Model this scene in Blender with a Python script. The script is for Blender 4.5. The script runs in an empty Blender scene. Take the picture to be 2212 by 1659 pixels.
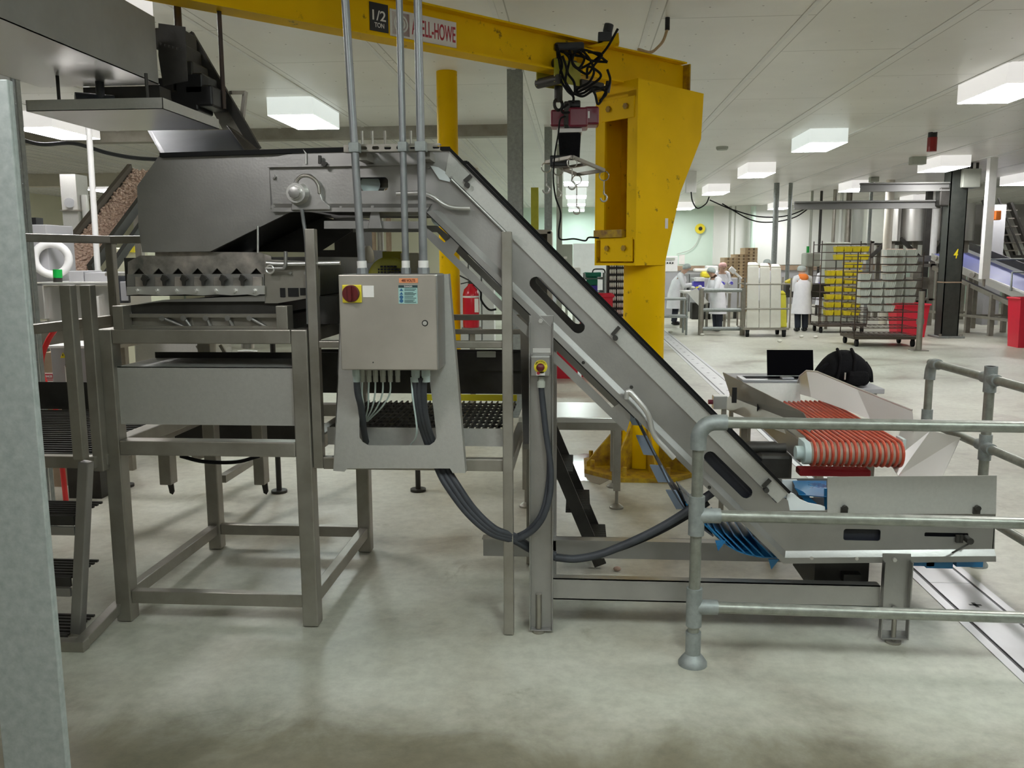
import bpy, bmesh, math, random
from mathutils import Vector, Matrix
random.seed(7)
C = bpy.context.scene.collection
PI = math.pi
# ---------------------------------------------------------------- camera
FPX = 1850.0
CAM = Vector((0, 0, 1.75))
_p, _y, _r = math.radians(8.263), math.radians(4.379), math.radians(-.296)
F = Vector((-math.sin(_y)*math.cos(_p), math.cos(_y)*math.cos(_p), -math.sin(_p)))
_rt = Vector((math.cos(_y), math.sin(_y), 0)); _up = _rt.cross(F)
RT = _rt*math.cos(_r) + _up*math.sin(_r); UP = RT.cross(F)
cam = bpy.data.cameras.new('camera'); camo = bpy.data.objects.new('camera', cam); C.objects.link(camo)
cam.sensor_width = 36; cam.lens = 36*FPX/2212; cam.clip_start = .05; cam.clip_end = 200
camo.matrix_world = Matrix(((RT.x, UP.x, -F.x, CAM.x), (RT.y, UP.y, -F.y, CAM.y), (RT.z, UP.z, -F.z, CAM.z), (0, 0, 0, 1)))
S = bpy.context.scene; S.camera = camo
S.view_settings.view_transform = 'Standard'; S.view_settings.look = 'None'; S.view_settings.gamma = 1
S.view_settings.use_curve_mapping = False
# surveying helpers: a sighted direction meets a plane of the room
def ray(px, py): return F*FPX + RT*(px-1106) + UP*(829.5-py)
def W(px, py, Y): d = ray(px, py); return CAM + d*(Y/d.y)
def G(px, py, z=0.0): d = ray(px, py); return CAM + d*((z-CAM.z)/d.z)
def XZ(px, py, Y): p = W(px, py, Y); return (p.x, p.z)
def XZs(pts, Y): return [XZ(a, b, Y) for a, b in pts]
# ---------------------------------------------------------------- materials
M = {}
def nt(name):
    m = bpy.data.materials.new(name); m.use_nodes = True
    t = m.node_tree; b = t.nodes['Principled BSDF']; M[name] = m
    return m, t, b
def N(t, typ, **kw):
    n = t.nodes.new(typ)
    for k, v in kw.items():
        if k.startswith('i_'):
            key = k[2:]; key = int(key) if key.isdigit() else key.replace('_', ' ')
            n.inputs[key].default_value = v
        else: setattr(n, k, v)
    return n
def L(t, a, ao, b, bi): t.links.new(a.outputs[ao], b.inputs[bi])
def ramp(t, stops):
    r = N(t, 'ShaderNodeValToRGB'); e = r.color_ramp.elements
    while len(e) < len(stops): e.new(.5)
    for el, (p, c) in zip(e, stops):
        el.position = p; el.color = (c[0], c[1], c[2], 1) if hasattr(c, '__len__') else (c, c, c, 1)
    return r
def mat(name, c, rough=.5, metal=0.0, c2=None, scale=6.0, bump=0.0, bscale=60.0, stretch=(1, 1, 1), rvar=.12, spec=.5, detail=5):
    m, t, b = nt(name)
    tc = N(t, 'ShaderNodeTexCoord'); mp = N(t, 'ShaderNodeMapping'); mp.inputs['Scale'].default_value = stretch
    L(t, tc, 'Object', mp, 'Vector')
    nz = N(t, 'ShaderNodeTexNoise', i_Scale=scale, i_Detail=float(detail), i_Roughness=.6); L(t, mp, 'Vector', nz, 'Vector')
    c2 = c2 or tuple(x*.82 for x in c)
    r = ramp(t, [(.3, c2), (.7, c)]); L(t, nz, 'Fac', r, 'Fac'); L(t, r, 'Color', b, 'Base Color')
    rr = ramp(t, [(.3, max(0, rough-rvar/2)), (.7, min(1, rough+rvar/2))]); L(t, nz, 'Fac', rr, 'Fac'); L(t, rr, 'Color', b, 'Roughness')
    b.inputs['Metallic'].default_value = metal; b.inputs['Specular IOR Level'].default_value = spec
    if bump:
        n2 = N(t, 'ShaderNodeTexNoise', i_Scale=bscale, i_Detail=4.0); L(t, mp, 'Vector', n2, 'Vector')
        bp = N(t, 'ShaderNodeBump', i_Strength=bump, i_Distance=.01); L(t, n2, 'Fac', bp, 'Height'); L(t, bp, 'Normal', b, 'Normal')
    return m
def flat(name, c, rough=.5, metal=0.0, spec=.5): return mat(name, c, rough, metal, tuple(x*.93 for x in c), 9, rvar=.05, spec=spec)
def emit(name, c, s):
    m, t, b = nt(name)
    b.inputs['Base Color'].default_value = (.9, .9, .9, 1); b.inputs['Emission Color'].default_value = (*c, 1); b.inputs['Emission Strength'].default_value = s
    return m
mat('steel', (.42, .41, .39), .38, .82, (.33, .325, .31), 3.0, .05, 90)
mat('steel_frame', (.39, .37, .325), .42, .7, (.28, .26, .22), 5.0, .05, 60)
mat('steel_bright', (.74, .73, .70), .33, .75, (.68, .67, .64), 2, rvar=.02, detail=1)
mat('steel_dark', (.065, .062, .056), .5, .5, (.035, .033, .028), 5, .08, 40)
mat('steel_mottled', (.50, .45, .40), .5, .6, (.17, .165, .15), 11, .1, 50)
mat('cabinet_steel', (.56, .52, .455), .36, .65, (.48, .445, .39), 5, .03, 200, (1, 1, 1))
mat('plate_steel', (.57, .565, .53), .5, .6, (.51, .505, .475), 60, .06, 220)
mat('galvanised', (.36, .385, .37), .55, .45, (.24, .265, .255), 26, .08, 40)
mat('galvanised_pipe', (.36, .37, .325), .38, .6, (.24, .25, .215), 22, .08, 60)
mat('galvanised_light', (.50, .545, .52), .55, .3, (.36, .405, .385), 34, .08, 40)
mat('conduit', (.30, .31, .31), .45, .5, (.22, .23, .235), 14, .03, 60)
mat('black_rubber', (.012, .012, .012), .7, 0, (.008, .008, .008), spec=.2)
mat('belt_dark', (.02, .022, .03), .45, 0, (.012, .013, .02))
mat('hose_grey', (.055, .06, .068), .5, 0, (.04, .043, .05), 20, spec=.35)
mat('black_plastic', (.012, .012, .013), .4, 0, (.008, .008, .008))
mat('fabric_black', (.011, .011, .012), .9, 0, (.005, .005, .006), 40, .4, 120, spec=.15)
mat('blue_belt', (.02, .20, .42), .3, 0, (.012, .12, .30), 6)
mat('cleat', (.30, .38, .50), .35, 0, (.22, .30, .42), 6)
mat('uhmw', (.80, .83, .84), .45, 0, (.75, .79, .80), 4)
mat('orange_belt', (.62, .10, .045), .35, 0, (.42, .05, .025), 12)
mat('roller', (.72, .62, .50), .4, 0, (.6, .45, .33), 10)
flat('pale_cap', (.55, .66, .64), .4)
flat('white_paint', (.80, .80, .78), .5); flat('cream', (.74, .70, .60), .5)
flat('red_plastic', (.72, .02, .05), .4); flat('red_ext', (.62, .012, .03), .25); flat('dark_red', (.11, .009, .009), .4)
flat('maroon', (.20, .018, .04), .3); flat('green_plastic', (.02, .25, .16), .4); flat('green_cap', (.0, .42, .06), .4)
flat('yellow_plastic', (.80, .66, .03), .45); flat('orange_cloth', (.95, .25, .04), .7); flat('orange_label', (.75, .28, .12), .5)
flat('teal_label', (.36, .58, .54), .5); flat('label_dark', (.02, .05, .055), .5); flat('label_blue', (.03, .12, .25), .5)
flat('black_paint', (.012, .012, .012), .45); flat('sign_red', (.45, .02, .035), .45); flat('white_sign', (.82, .80, .76), .45)
mat('motor_yellow', (.42, .40, .03), .45, 0, (.34, .32, .02), 10)
mat('coat', (.80, .80, .82), .8, 0, (.72, .72, .75), 10, .3, 20); mat('hairnet', (.50, .56, .54), .8, 0, (.35, .40, .38), 60)
mat('skin', (.52, .33, .24), .55, 0, (.46, .28, .20)); mat('trousers', (.02, .025, .04), .8); flat('glove', (.10, .08, .55), .4)
mat('pink_cap', (.75, .45, .42), .8); mat('wood', (.62, .46, .28), .7, 0, (.48, .34, .19), 8, .1, 30, (1, 1, 6))
mat('wood_dark', (.40, .30, .21), .75, 0, (.28, .20, .13), 5, .1, 30)
mat('wire', (.06, .05, .045), .6, .5, (.09, .06, .045)); mat('brown_wire', (.10, .08, .06), .6, .4)
mat('mats_white', (.78, .78, .70), .5, 0, (.70, .68, .60), 5); mat('mats_yellow', (.78, .72, .06), .5)
mat('punnet_white', (.72, .74, .68), .5); mat('punnet_yellow', (.78, .65, .02), .5)
mat('mushroom', (.66, .49, .39), .7, 0, (.45, .31, .24), 40); mat('dark_green_steel', (.06, .065, .055), .5, .3, (.035, .04, .035), 6)
mat('belt_blue_flat', (.16, .18, .48), .5, 0, (.12, .14, .40)); flat('grey_box', (.42, .44, .38), .5)
mat('grey_panel', (.40, .40, .41), .55, 0, (.35, .35, .36), 3); flat('red_lens', (.25, .01, .01), .3)
flat('yellow_strip', (.85, .72, .02), .5); flat('laptop', (.50, .51, .53), .35, .7); flat('screen_black', (.002, .002, .003), .6, 0, .03); flat('jib_grey', (.15, .15, .14), .5)
mat('zinc_hook', (.55, .54, .50), .3, .9); flat('hose_red', (.80, .03, .03), .35)
# yellow paint with chips and rust
m, t, b = nt('crane_yellow')
tc = N(t, 'ShaderNodeTexCoord'); n1 = N(t, 'ShaderNodeTexNoise', i_Scale=2.2, i_Detail=4.0); L(t, tc, 'Object', n1, 'Vector')
r1 = ramp(t, [(.3, (.80, .49, .0)), (.7, (.93, .575, .0))]); L(t, n1, 'Fac', r1, 'Fac')
n2 = N(t, 'ShaderNodeTexNoise', i_Scale=9.0, i_Detail=6.0, i_Roughness=.7); L(t, tc, 'Object', n2, 'Vector')
r2 = ramp(t, [(.63, 0.0), (.70, .9)]); L(t, n2, 'Fac', r2, 'Fac')
mx = N(t, 'ShaderNodeMix', data_type='RGBA'); L(t, r2, 'Color', mx, 0); L(t, r1, 'Color', mx, 6); mx.inputs[7].default_value = (.20, .11, .012, 1)
L(t, mx, 2, b, 'Base Color'); b.inputs['Roughness'].default_value = .5; b.inputs['Specular IOR Level'].default_value = .12
mat('drain_steel', (.62, .62, .62), .4, .5, (.52, .52, .52), 2)
mat('duct_steel', (.36, .365, .35), .45, .6, (.27, .275, .26), 3)
mat('chute_blue', (.13, .14, .16), .5, .4)
mat('crane_rust', (.55, .36, .0), .6, 0, (.20, .09, .02), 14)
# ceiling: white panels, thin joints, rows of fixings
m, t, b = nt('ceiling_panels')
tc = N(t, 'ShaderNodeTexCoord')
n1 = N(t, 'ShaderNodeTexNoise', i_Scale=.8, i_Detail=5.0); L(t, tc, 'Object', n1, 'Vector')
r1 = ramp(t, [(.3, (.74, .73, .69)), (.7, (.84, .83, .79))]); L(t, n1, 'Fac', r1, 'Fac')
sx = N(t, 'ShaderNodeMapping'); sx.inputs['Rotation'].default_value = (0, 0, PI/2); sx.inputs['Location'].default_value = (0, .59, 0); L(t, tc, 'Object', sx, 'Vector')
bk = N(t, 'ShaderNodeTexBrick', offset=.5, squash=1.0); L(t, sx, 'Vector', bk, 'Vector')
bk.inputs['Scale'].default_value = 1; bk.inputs['Brick Width'].default_value = 2.55; bk.inputs['Row Height'].default_value = 1.28; bk.inputs['Mortar Size'].default_value = .006; bk.inputs['Mortar Smooth'].default_value = .1
mx = N(t, 'ShaderNodeMix', data_type='RGBA'); L(t, bk, 'Fac', mx, 0); L(t, r1, 'Color', mx, 6); mx.inputs[7].default_value = (.42, .41, .37, 1)
vs = N(t, 'ShaderNodeVectorMath', operation='SCALE'); vs.inputs['Scale'].default_value = 1/.42; L(t, tc, 'Object', vs, 0)
vf = N(t, 'ShaderNodeVectorMath', operation='FRACTION'); L(t, vs, 0, vf, 0)
sp = N(t, 'ShaderNodeSeparateXYZ'); L(t, vf, 0, sp, 0)
cb = N(t, 'ShaderNodeCombineXYZ'); L(t, sp, 0, cb, 0); L(t, sp, 1, cb, 1)
dd = N(t, 'ShaderNodeVectorMath', operation='DISTANCE'); L(t, cb, 0, dd, 0); dd.inputs[1].default_value = (.5, .5, 0)
lt = N(t, 'ShaderNodeMath', operation='LESS_THAN'); L(t, dd, 'Value', lt, 0); lt.inputs[1].default_value = .022
mx2 = N(t, 'ShaderNodeMix', data_type='RGBA'); L(t, lt, 0, mx2, 0); L(t, mx, 2, mx2, 6); mx2.inputs[7].default_value = (.30, .28, .25, 1)
L(t, mx2, 2, b, 'Base Color'); b.inputs['Roughness'].default_value = .36
n3 = N(t, 'ShaderNodeTexNoise', i_Scale=3.0, i_Detail=3.0); L(t, tc, 'Object', n3, 'Vector')
bp = N(t, 'ShaderNodeBump', i_Strength=.12, i_Distance=.03); L(t, n3, 'Fac', bp, 'Height'); L(t, bp, 'Normal', b, 'Normal')
# floor: worn sealed concrete with soil
m, t, b = nt('floor_concrete')
tc = N(t, 'ShaderNodeTexCoord')
n1 = N(t, 'ShaderNodeTexNoise', i_Scale=.9, i_Detail=7.0, i_Roughness=.62, i_Distortion=.4); L(t, tc, 'Object', n1, 'Vector')
r1 = ramp(t, [(.34, (.33, .30, .24)), (.45, (.50, .49, .405)), (.60, (.60, .60, .51))]); L(t, n1, 'Fac', r1, 'Fac')
n2 = N(t, 'ShaderNodeTexNoise', i_Scale=14.0, i_Detail=6.0, i_Roughness=.7); L(t, tc, 'Object', n2, 'Vector')
r2 = ramp(t, [(.36, .80), (.6, 1.0)]); L(t, n2, 'Fac', r2, 'Fac')
mm = N(t, 'ShaderNodeMix', data_type='RGBA', blend_type='MULTIPLY'); mm.inputs[0].default_value = .8; L(t, r1, 'Color', mm, 6); L(t, r2, 'Color', mm, 7)
n4 = N(t, 'ShaderNodeTexNoise', i_Scale=2.1, i_Detail=5.0, i_Roughness=.7, i_Distortion=.8); L(t, tc, 'Object', n4, 'Vector')
r4 = ramp(t, [(.62, 0.0), (.72, .55)]); L(t, n4, 'Fac', r4, 'Fac')
m3 = N(t, 'ShaderNodeMix', data_type='RGBA'); L(t, r4, 'Color', m3, 0); L(t, mm, 2, m3, 6); m3.inputs[7].default_value = (.25, .23, .16, 1)
# walked-in dirt along the aisle in front of the machines
sxyz = N(t, 'ShaderNodeSeparateXYZ'); L(t, tc, 'Object', sxyz, 0)
ay = N(t, 'ShaderNodeMapRange', interpolation_type='SMOOTHSTEP'); ay.inputs[1].default_value = 3.35; ay.inputs[2].default_value = 2.75; ay.inputs[3].default_value = 0; ay.inputs[4].default_value = 1
n6 = N(t, 'ShaderNodeTexNoise', i_Scale=1.6, i_Detail=6.0, i_Roughness=.65, i_Distortion=.5); L(t, tc, 'Object', n6, 'Vector')
ad = N(t, 'ShaderNodeMath', operation='MULTIPLY_ADD'); L(t, n6, 'Fac', ad, 0); ad.inputs[1].default_value = 1.0; L(t, sxyz, 1, ad, 2)
sb = N(t, 'ShaderNodeMath', operation='SUBTRACT'); L(t, ad, 0, sb, 0); sb.inputs[1].default_value = .45; L(t, sb, 0, ay, 0)
m7 = N(t, 'ShaderNodeMix', data_type='RGBA', blend_type='MULTIPLY'); L(t, ay, 0, m7, 0); L(t, m3, 2, m7, 6); m7.inputs[7].default_value = (.34, .31, .25, 1)
L(t, m7, 2, b, 'Base Color')
rr = ramp(t, [(.3, .30), (.7, .52)]); L(t, n1, 'Fac', rr, 'Fac'); L(t, rr, 'Color', b, 'Roughness')
n5 = N(t, 'ShaderNodeTexNoise', i_Scale=120.0, i_Detail=4.0); L(t, tc, 'Object', n5, 'Vector')
bp = N(t, 'ShaderNodeBump', i_Strength=.10, i_Distance=.004); L(t, n5, 'Fac', bp, 'Height'); L(t, bp, 'Normal', b, 'Normal')
mat('wall_white', (.80, .82, .78), .5, 0, (.74, .77, .72), .5); mat('wall_mint', (.66, .80, .70), .5, 0, (.60, .75, .65), .5)
mat('wall_cream', (.78, .76, .60), .5, 0, (.70, .68, .52), .5)
emit('lamp_glow', (1.0, .985, 1.0), 25.0); emit('lamp_glow_cool', (.88, 1.0, .98), 25.0)
emit('lamp_box', (1.0, .97, .95), .42); emit('lamp_box_cool', (.90, 1.0, .97), .42)
m, t, b = nt('puddle'); b.inputs['Base Color'].default_value = (.25, .24, .20, 1); b.inputs['Roughness'].default_value = .06
m, t, b = nt('plastic_clear'); b.inputs['Base Color'].default_value = (.75, .78, .80, 1); b.inputs['Roughness'].default_value = .3; b.inputs['Transmission Weight'].default_value = .6
# ---------------------------------------------------------------- mesh building
class MB:
    def __init__(s): s.v = []; s.f = []
    def add(s, vs, fs):
        o = len(s.v); s.v += [Vector(a) for a in vs]; s.f += [tuple(o+i for i in f) for f in fs]; return s
    def box(s, x0, x1, y0, y1, z0, z1):
        return s.add([(x0, y0, z0), (x1, y0, z0), (x1, y1, z0), (x0, y1, z0), (x0, y0, z1), (x1, y0, z1), (x1, y1, z1), (x0, y1, z1)],
                     [(0, 3, 2, 1), (4, 5, 6, 7), (0, 1, 5, 4), (1, 2, 6, 5), (2, 3, 7, 6), (3, 0, 4, 7)])
    def pbox(s, a, b, c, d, Y0, Y1):      # sighted front face at depth Y0, reaching back to Y1
        x0, x1 = W(a, (b+d)/2, Y0).x, W(c, (b+d)/2, Y0).x
        z0, z1 = W((a+c)/2, d, Y0).z, W((a+c)/2, b, Y0).z
        return s.box(min(x0, x1), max(x0, x1), Y0, Y1, min(z0, z1), max(z0, z1))
    def beam(s, p0, p1, w, h, up=(0, 0, 1)):
        p0, p1 = Vector(p0), Vector(p1); d = (p1-p0).normalized(); u = Vector(up)
        if abs(d.dot(u)) > .98: u = Vector((0, 1, 0))
        r = d.cross(u).normalized(); u = r.cross(d)
        vs = [p+r*(a*w/2)+u*(b_*h/2) for p in (p0, p1) for a, b_ in ((-1, -1), (1, -1), (1, 1), (-1, 1))]
        return s.add(vs, [(0, 1, 2, 3), (7, 6, 5, 4), (0, 4, 5, 1), (1, 5, 6, 2), (2, 6, 7, 3), (3, 7, 4, 0)])
    def prism(s, poly, y0, y1):           # poly in (x, z)
        n = len(poly)
        vs = [(x, y0, z) for x, z in poly]+[(x, y1, z) for x, z in poly]
        return s.add(vs, [tuple(range(n)), tuple(range(2*n-1, n-1, -1))]+[(i, i+n, (i+1) % n+n, (i+1) % n) for i in range(n)])
    def prism_z(s, poly, z0, z1):
        n = len(poly)
        vs = [(x, y, z0) for x, y in poly]+[(x, y, z1) for x, y in poly]
        return s.add(vs, [tuple(range(n-1, -1, -1)), tuple(range(n, 2*n))]+[(i, (i+1) % n, (i+1) % n+n, i+n) for i in range(n)])
    def sheet(s, pts, th=.003):           # polygon in space with thickness
        pts = [Vector(p) for p in pts]; n = len(pts)
        nn = (pts[1]-pts[0]).cross(pts[2]-pts[0]).normalized()*th
        return s.add(pts+[p+nn for p in pts], [tuple(range(n-1, -1, -1)), tuple(range(n, 2*n))]+[(i, (i+1) % n, (i+1) % n+n, i+n) for i in range(n)])
    def cyl(s, p0, p1, r, r2=None, n=16):
        return s.tube([p0, p1], r, n, r2=r2)
    def tube(s, pts, r, n=10, r2=None, rs=None, closed=False):
        pts = [Vector(p) for p in pts]; k = len(pts)
        rs = rs or [r+(((r2 if r2 is not None else r)-r)*i/(k-1)) for i in range(k)]
        o = len(s.v); prev = None
        for i, p in enumerate(pts):
            if closed: d = (pts[(i+1) % k]-pts[i-1])
            elif i == 0: d = pts[1]-p
            elif i == k-1: d = p-pts[-2]
            else: d = (pts[i+1]-p).normalized()+(p-pts[i-1]).normalized()
            d = d.normalized() if d.length > 1e-9 else Vector((0, 0, 1))
            if prev is None:
                a = Vector((0, 0, 1)) if abs(d.z) < .9 else Vector((1, 0, 0)); u = d.cross(a).normalized()
            else:
                u = prev-d*prev.dot(d); u = u.normalized() if u.length > 1e-6 else d.orthogonal().normalized()
            prev = u; w = d.cross(u)
            for j in range(n):
                t_ = 2*PI*j/n; s.v.append(p+(u*math.cos(t_)+w*math.sin(t_))*rs[i])
        for i in range(k if closed else k-1):
            a = o+i*n; b_ = o+((i+1) % k)*n
            for j in range(n): s.f.append((a+j, a+(j+1) % n, b_+(j+1) % n, b_+j))
        if not closed:
            s.f.append(tuple(o+j for j in range(n-1, -1, -1))); s.f.append(tuple(o+(k-1)*n+j for j in range(n)))
        return s
    def ring(s, c, ax, R, r, n=20, m_=8, a0=0, a1=2*PI):
        c, ax = Vector(c), Vector(ax).normalized(); u = ax.orthogonal().normalized(); w = ax.cross(u)
        full = abs(a1-a0-2*PI) < 1e-6; k = n if full else n+1
        return s.tube([c+(u*math.cos(a0+(a1-a0)*i/n)+w*math.sin(a0+(a1-a0)*i/n))*R for i in range(k)], r, m_, closed=full)
    def lathe(s, prof, c, ax=(0, 0, 1), n=24):
        c, ax = Vector(c), Vector(ax).normalized(); u = ax.orthogonal().normalized(); w = ax.cross(u); o = len(s.v); k = len(prof)
        for r, h in prof:
            for j in range(n):
                t_ = 2*PI*j/n; s.v.append(c+ax*h+(u*math.cos(t_)+w*math.sin(t_))*max(r, 1e-4))
        for i in range(k-1):
            for j in range(n): s.f.append((o+i*n+j, o+i*n+(j+1) % n, o+(i+1)*n+(j+1) % n, o+(i+1)*n+j))
        s.f.append(tuple(o+j for j in range(n-1, -1, -1))); s.f.append(tuple(o+(k-1)*n+j for j in range(n)))
        return s
    def ball(s, c, rx, ry=None, rz=None, n=12, m_=8):
        ry = ry or rx; rz = rz or rx; c = Vector(c); o = len(s.v)
        s.v.append(c+Vector((0, 0, -rz)))
        for i in range(1, m_):
            p = -PI/2+PI*i/m_
            for j in range(n): s.v.append(c+Vector((rx*math.cos(p)*math.cos(2*PI*j/n), ry*math.cos(p)*math.sin(2*PI*j/n), rz*math.sin(p))))
        s.v.append(c+Vector((0, 0, rz))); e = len(s.v)-1
        for j in range(n): s.f.append((o, o+1+(j+1) % n, o+1+j)); s.f.append((e, e-n+j, e-n+(j+1) % n))
        for i in range(m_-2):
            for j in range(n): a = o+1+i*n; s.f.append((a+j, a+(j+1) % n, a+n+(j+1) % n, a+n+j))
        return s
    def mesh(s, me, mw=None):
        o = len(s.v); s.v += [(mw @ v.co if mw else v.co.copy()) for v in me.vertices]; s.f += [tuple(o+i for i in p.vertices) for p in me.polygons]; return s
    def plate(s, outer, holes, y0, y1):   # plate in the xz plane with cut-outs
        cu = bpy.data.curves.new('c', 'CURVE'); cu.dimensions = '2D'; cu.fill_mode = 'BOTH'; cu.extrude = abs(y1-y0)/2
        for poly in [outer]+list(holes):
            sp = cu.splines.new('POLY'); sp.points.add(len(poly)-1); sp.use_cyclic_u = True
            for q, (x, z) in zip(sp.points, poly): q.co = (x, z, 0, 1)
        me = curve_mesh(cu); o = len(s.v)
        s.v += [Vector((v.co.x, (y0+y1)/2-v.co.z, v.co.y)) for v in me.vertices]; s.f += [tuple(o+i for i in p.vertices) for p in me.polygons]
        bpy.data.meshes.remove(me); return s
    def text(s, txt, o3, xdir, zdir, h, th=.001, width=None, align='CENTER', shear=0):
        cu = bpy.data.curves.new('t', 'FONT'); cu.body = txt; cu.size = 1; cu.extrude = .0; cu.align_x = align; cu.align_y = 'CENTER'; cu.shear = shear
        cu.extrude = .01; cu.offset = .012
        me = curve_mesh(cu); xs = [v.co.x for v in me.vertices]; ys = [v.co.y for v in me.vertices]
        if not xs: return s
        sy = h/(max(ys)-min(ys)); sx_ = width/(max(xs)-min(xs)) if width else sy
        cx, cy = ((max(xs)+min(xs))/2 if align == 'CENTER' else 0), (max(ys)+min(ys))/2
        xd, zd = Vector(xdir).normalized(), Vector(zdir).normalized(); nd = xd.cross(zd); o = len(s.v)
        s.v += [Vector(o3)+xd*((v.co.x-cx)*sx_)+zd*((v.co.y-cy)*sy)+nd*(v.co.z*th/.01) for v in me.vertices]
        s.f += [tuple(o+i for i in p.vertices) for p in me.polygons]; bpy.data.meshes.remove(me); return s
    def build(s, name, m, parent=None, smooth=None, bev=0, loc=None):
        return link(name, s, m, parent, smooth, bev, loc)
def curve_mesh(cu):
    o = bpy.data.objects.new('tmp', cu); C.objects.link(o); dg = bpy.context.evaluated_depsgraph_get()
    me = bpy.data.meshes.new_from_object(o.evaluated_get(dg)); bpy.data.objects.remove(o); bpy.data.curves.remove(cu); return me
ORG = {}
def org(o): return ORG.get(o.name, Vector((0, 0, 0)))
def link(name, mb, m, parent=None, smooth=None, bev=0, loc=None):
    me = bpy.data.meshes.new(name)
    if parent is not None: L0 = org(parent)
    elif loc is not None: L0 = Vector(loc)
    else:
        L0 = Vector(((min(v.x for v in mb.v)+max(v.x for v in mb.v))/2, (min(v.y for v in mb.v)+max(v.y for v in mb.v))/2, min(v.z for v in mb.v)))
    me.from_pydata([v-L0 for v in mb.v], [], mb.f)
    bm = bmesh.new(); bm.from_mesh(me); bmesh.ops.recalc_face_normals(bm, faces=bm.faces); bm.to_mesh(me); bm.free()
    me.materials.append(M[m] if isinstance(m, str) else m)
    if smooth is not None:
        me.polygons.foreach_set('use_smooth', [True]*len(me.polygons)); me.set_sharp_from_angle(angle=math.radians(smooth))
    o = bpy.data.objects.new(name, me); C.objects.link(o)
    ORG[o.name] = L0
    if parent is not None: o.parent = parent
    else: o.location = L0
    if bev:
        bv = o.modifiers.new('bevel', 'BEVEL'); bv.width = bev; bv.segments = 2; bv.limit_method = 'ANGLE'; bv.angle_limit = math.radians(40)
    return o
def tag(o, label, cat, group=None, kind=None):
    o['label'] = label; o['category'] = cat
    if group: o['group'] = group
    if kind: o['kind'] = kind
    return o
def thing(name, label, cat, loc, group=None):
    o = bpy.data.objects.new(name, None); C.objects.link(o); o.location = loc; o.empty_display_size = .1
    ORG[o.name] = Vector(loc); return tag(o, label, cat, group)
def struct(name, mb, m, loc=(0, 0, 0), smooth=None):
    o = mb.build(name, m, None, smooth, loc=loc); o['kind'] = 'structure'; return o
def lab(o, s): o['label'] = s; return o
def dup(root, loc, label=None, group=None, rotz=None):
    def cp(o, par):
        c = o.copy(); C.objects.link(c)
        if par is not None: c.parent = par
        for ch in o.children: cp(ch, c)
        return c
    r = cp(root, None); r.location = loc; ORG[r.name] = Vector(loc)
    if rotz is not None: r.rotation_euler = (0, 0, rotz)
    if label: r['label'] = label
    if group: r['group'] = group
    return r
def spline(pts, n=8):
    pts = [Vector(p) for p in pts]; q = [pts[0]*2-pts[1]]+pts+[pts[-1]*2-pts[-2]]; out = []
    for i in range(1, len(q)-2):
        for k in range(n):
            t_ = k/n; a, b_, c, d = q[i-1], q[i], q[i+1], q[i+2]
            out.append(.5*((2*b_)+(c-a)*t_+(2*a-5*b_+4*c-d)*t_*t_+(3*b_-a-3*c+d)*t_**3))
    return out+[pts[-1]]
def fillet(pts, r, n=6):
    pts = [Vector(p) for p in pts]; out = [pts[0]]
    for i in range(1, len(pts)-1):
        a, b_, c = pts[i-1], pts[i], pts[i+1]; u, w = (a-b_), (c-b_); k = min(r, u.length*.49, w.length*.49)
        p0, p1 = b_+u.normalized()*k, b_+w.normalized()*k
        for j in range(n+1): t_ = j/n; out.append(p0*(1-t_)**2+b_*2*t_*(1-t_)+p1*t_*t_)
    return out+[pts[-1]]
def rrect(x0, x1, z0, z1, r, n=5):
    out = []
    for cx, cz, a in ((x1-r, z1-r, 0), (x0+r, z1-r, PI/2), (x0+r, z0+r, PI), (x1-r, z0+r, 1.5*PI)):
        for i in range(n+1): out.append((cx+r*math.cos(a+PI/2*i/n), cz+r*math.sin(a+PI/2*i/n)))
    return out
def stadium(p0, p1, r, n=8):
    a = math.atan2(p1[1]-p0[1], p1[0]-p0[0]); out = []
    for c, s0 in ((p1, a-PI/2), (p0, a+PI/2)):
        for i in range(n+1): out.append((c[0]+r*math.cos(s0+PI*i/n), c[1]+r*math.sin(s0+PI*i/n)))
    return out
def circ(x, z, r, n=16): return [(x+r*math.cos(2*PI*i/n), z+r*math.sin(2*PI*i/n)) for i in range(n)]
# ---------------------------------------------------------------- the room
CZ = 3.75
struct('floor', MB().box(-16, 18, -6, 34, -.1, 0), 'floor_concrete')
struct('ceiling', MB().box(-16, 18, -6, 34, CZ, CZ+.1), 'ceiling_panels')
struct('wall_back', MB().box(-16, 18, 34, 34.1, 0, CZ), 'wall_mint')
struct('wall_left', MB().box(-16.1, -16, -6, 34, 0, CZ), 'wall_cream')
struct('wall_right', MB().box(18, 18.1, -6, 34, 0, CZ), 'wall_white')
struct('wall_front', MB().box(-16, 18, -6.1, -6, 0, CZ), 'wall_white')
b = MB()
for i in range(-12, 14):
    x = .59+1.28*i
    b.box(x-.022, x+.022, -5.9, 33.9, CZ-.008, CZ+.001)
struct('trim_1', b, 'white_paint')
struct('trim_2', MB().box(-15.9, -.98, 13.15, 13.35, CZ-.17, CZ), 'steel_frame')
struct('trim_3', MB().box(-15.9, -2.2, 19.2, 19.5, CZ-.28, CZ), 'cream')
struct('trim_4', MB().box(-1.5, 12, 33.8, 34, 1.30, 1.48), 'wood_dark')
struct('trim_5', MB().box(-1.5, 12, 33.86, 34, 0, 1.30), 'grey_panel')
struct('trim_6', MB().box(5.2, 17.9, 33.9, 34, 1.5, CZ), 'wall_white')
b = MB()
for i in range(46): b.box(-15.6+.32*i, -15.57+.32*i, 13.4, 33.8, CZ-.012, CZ+.001)
struct('trim_8', b, 'white_paint')
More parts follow.
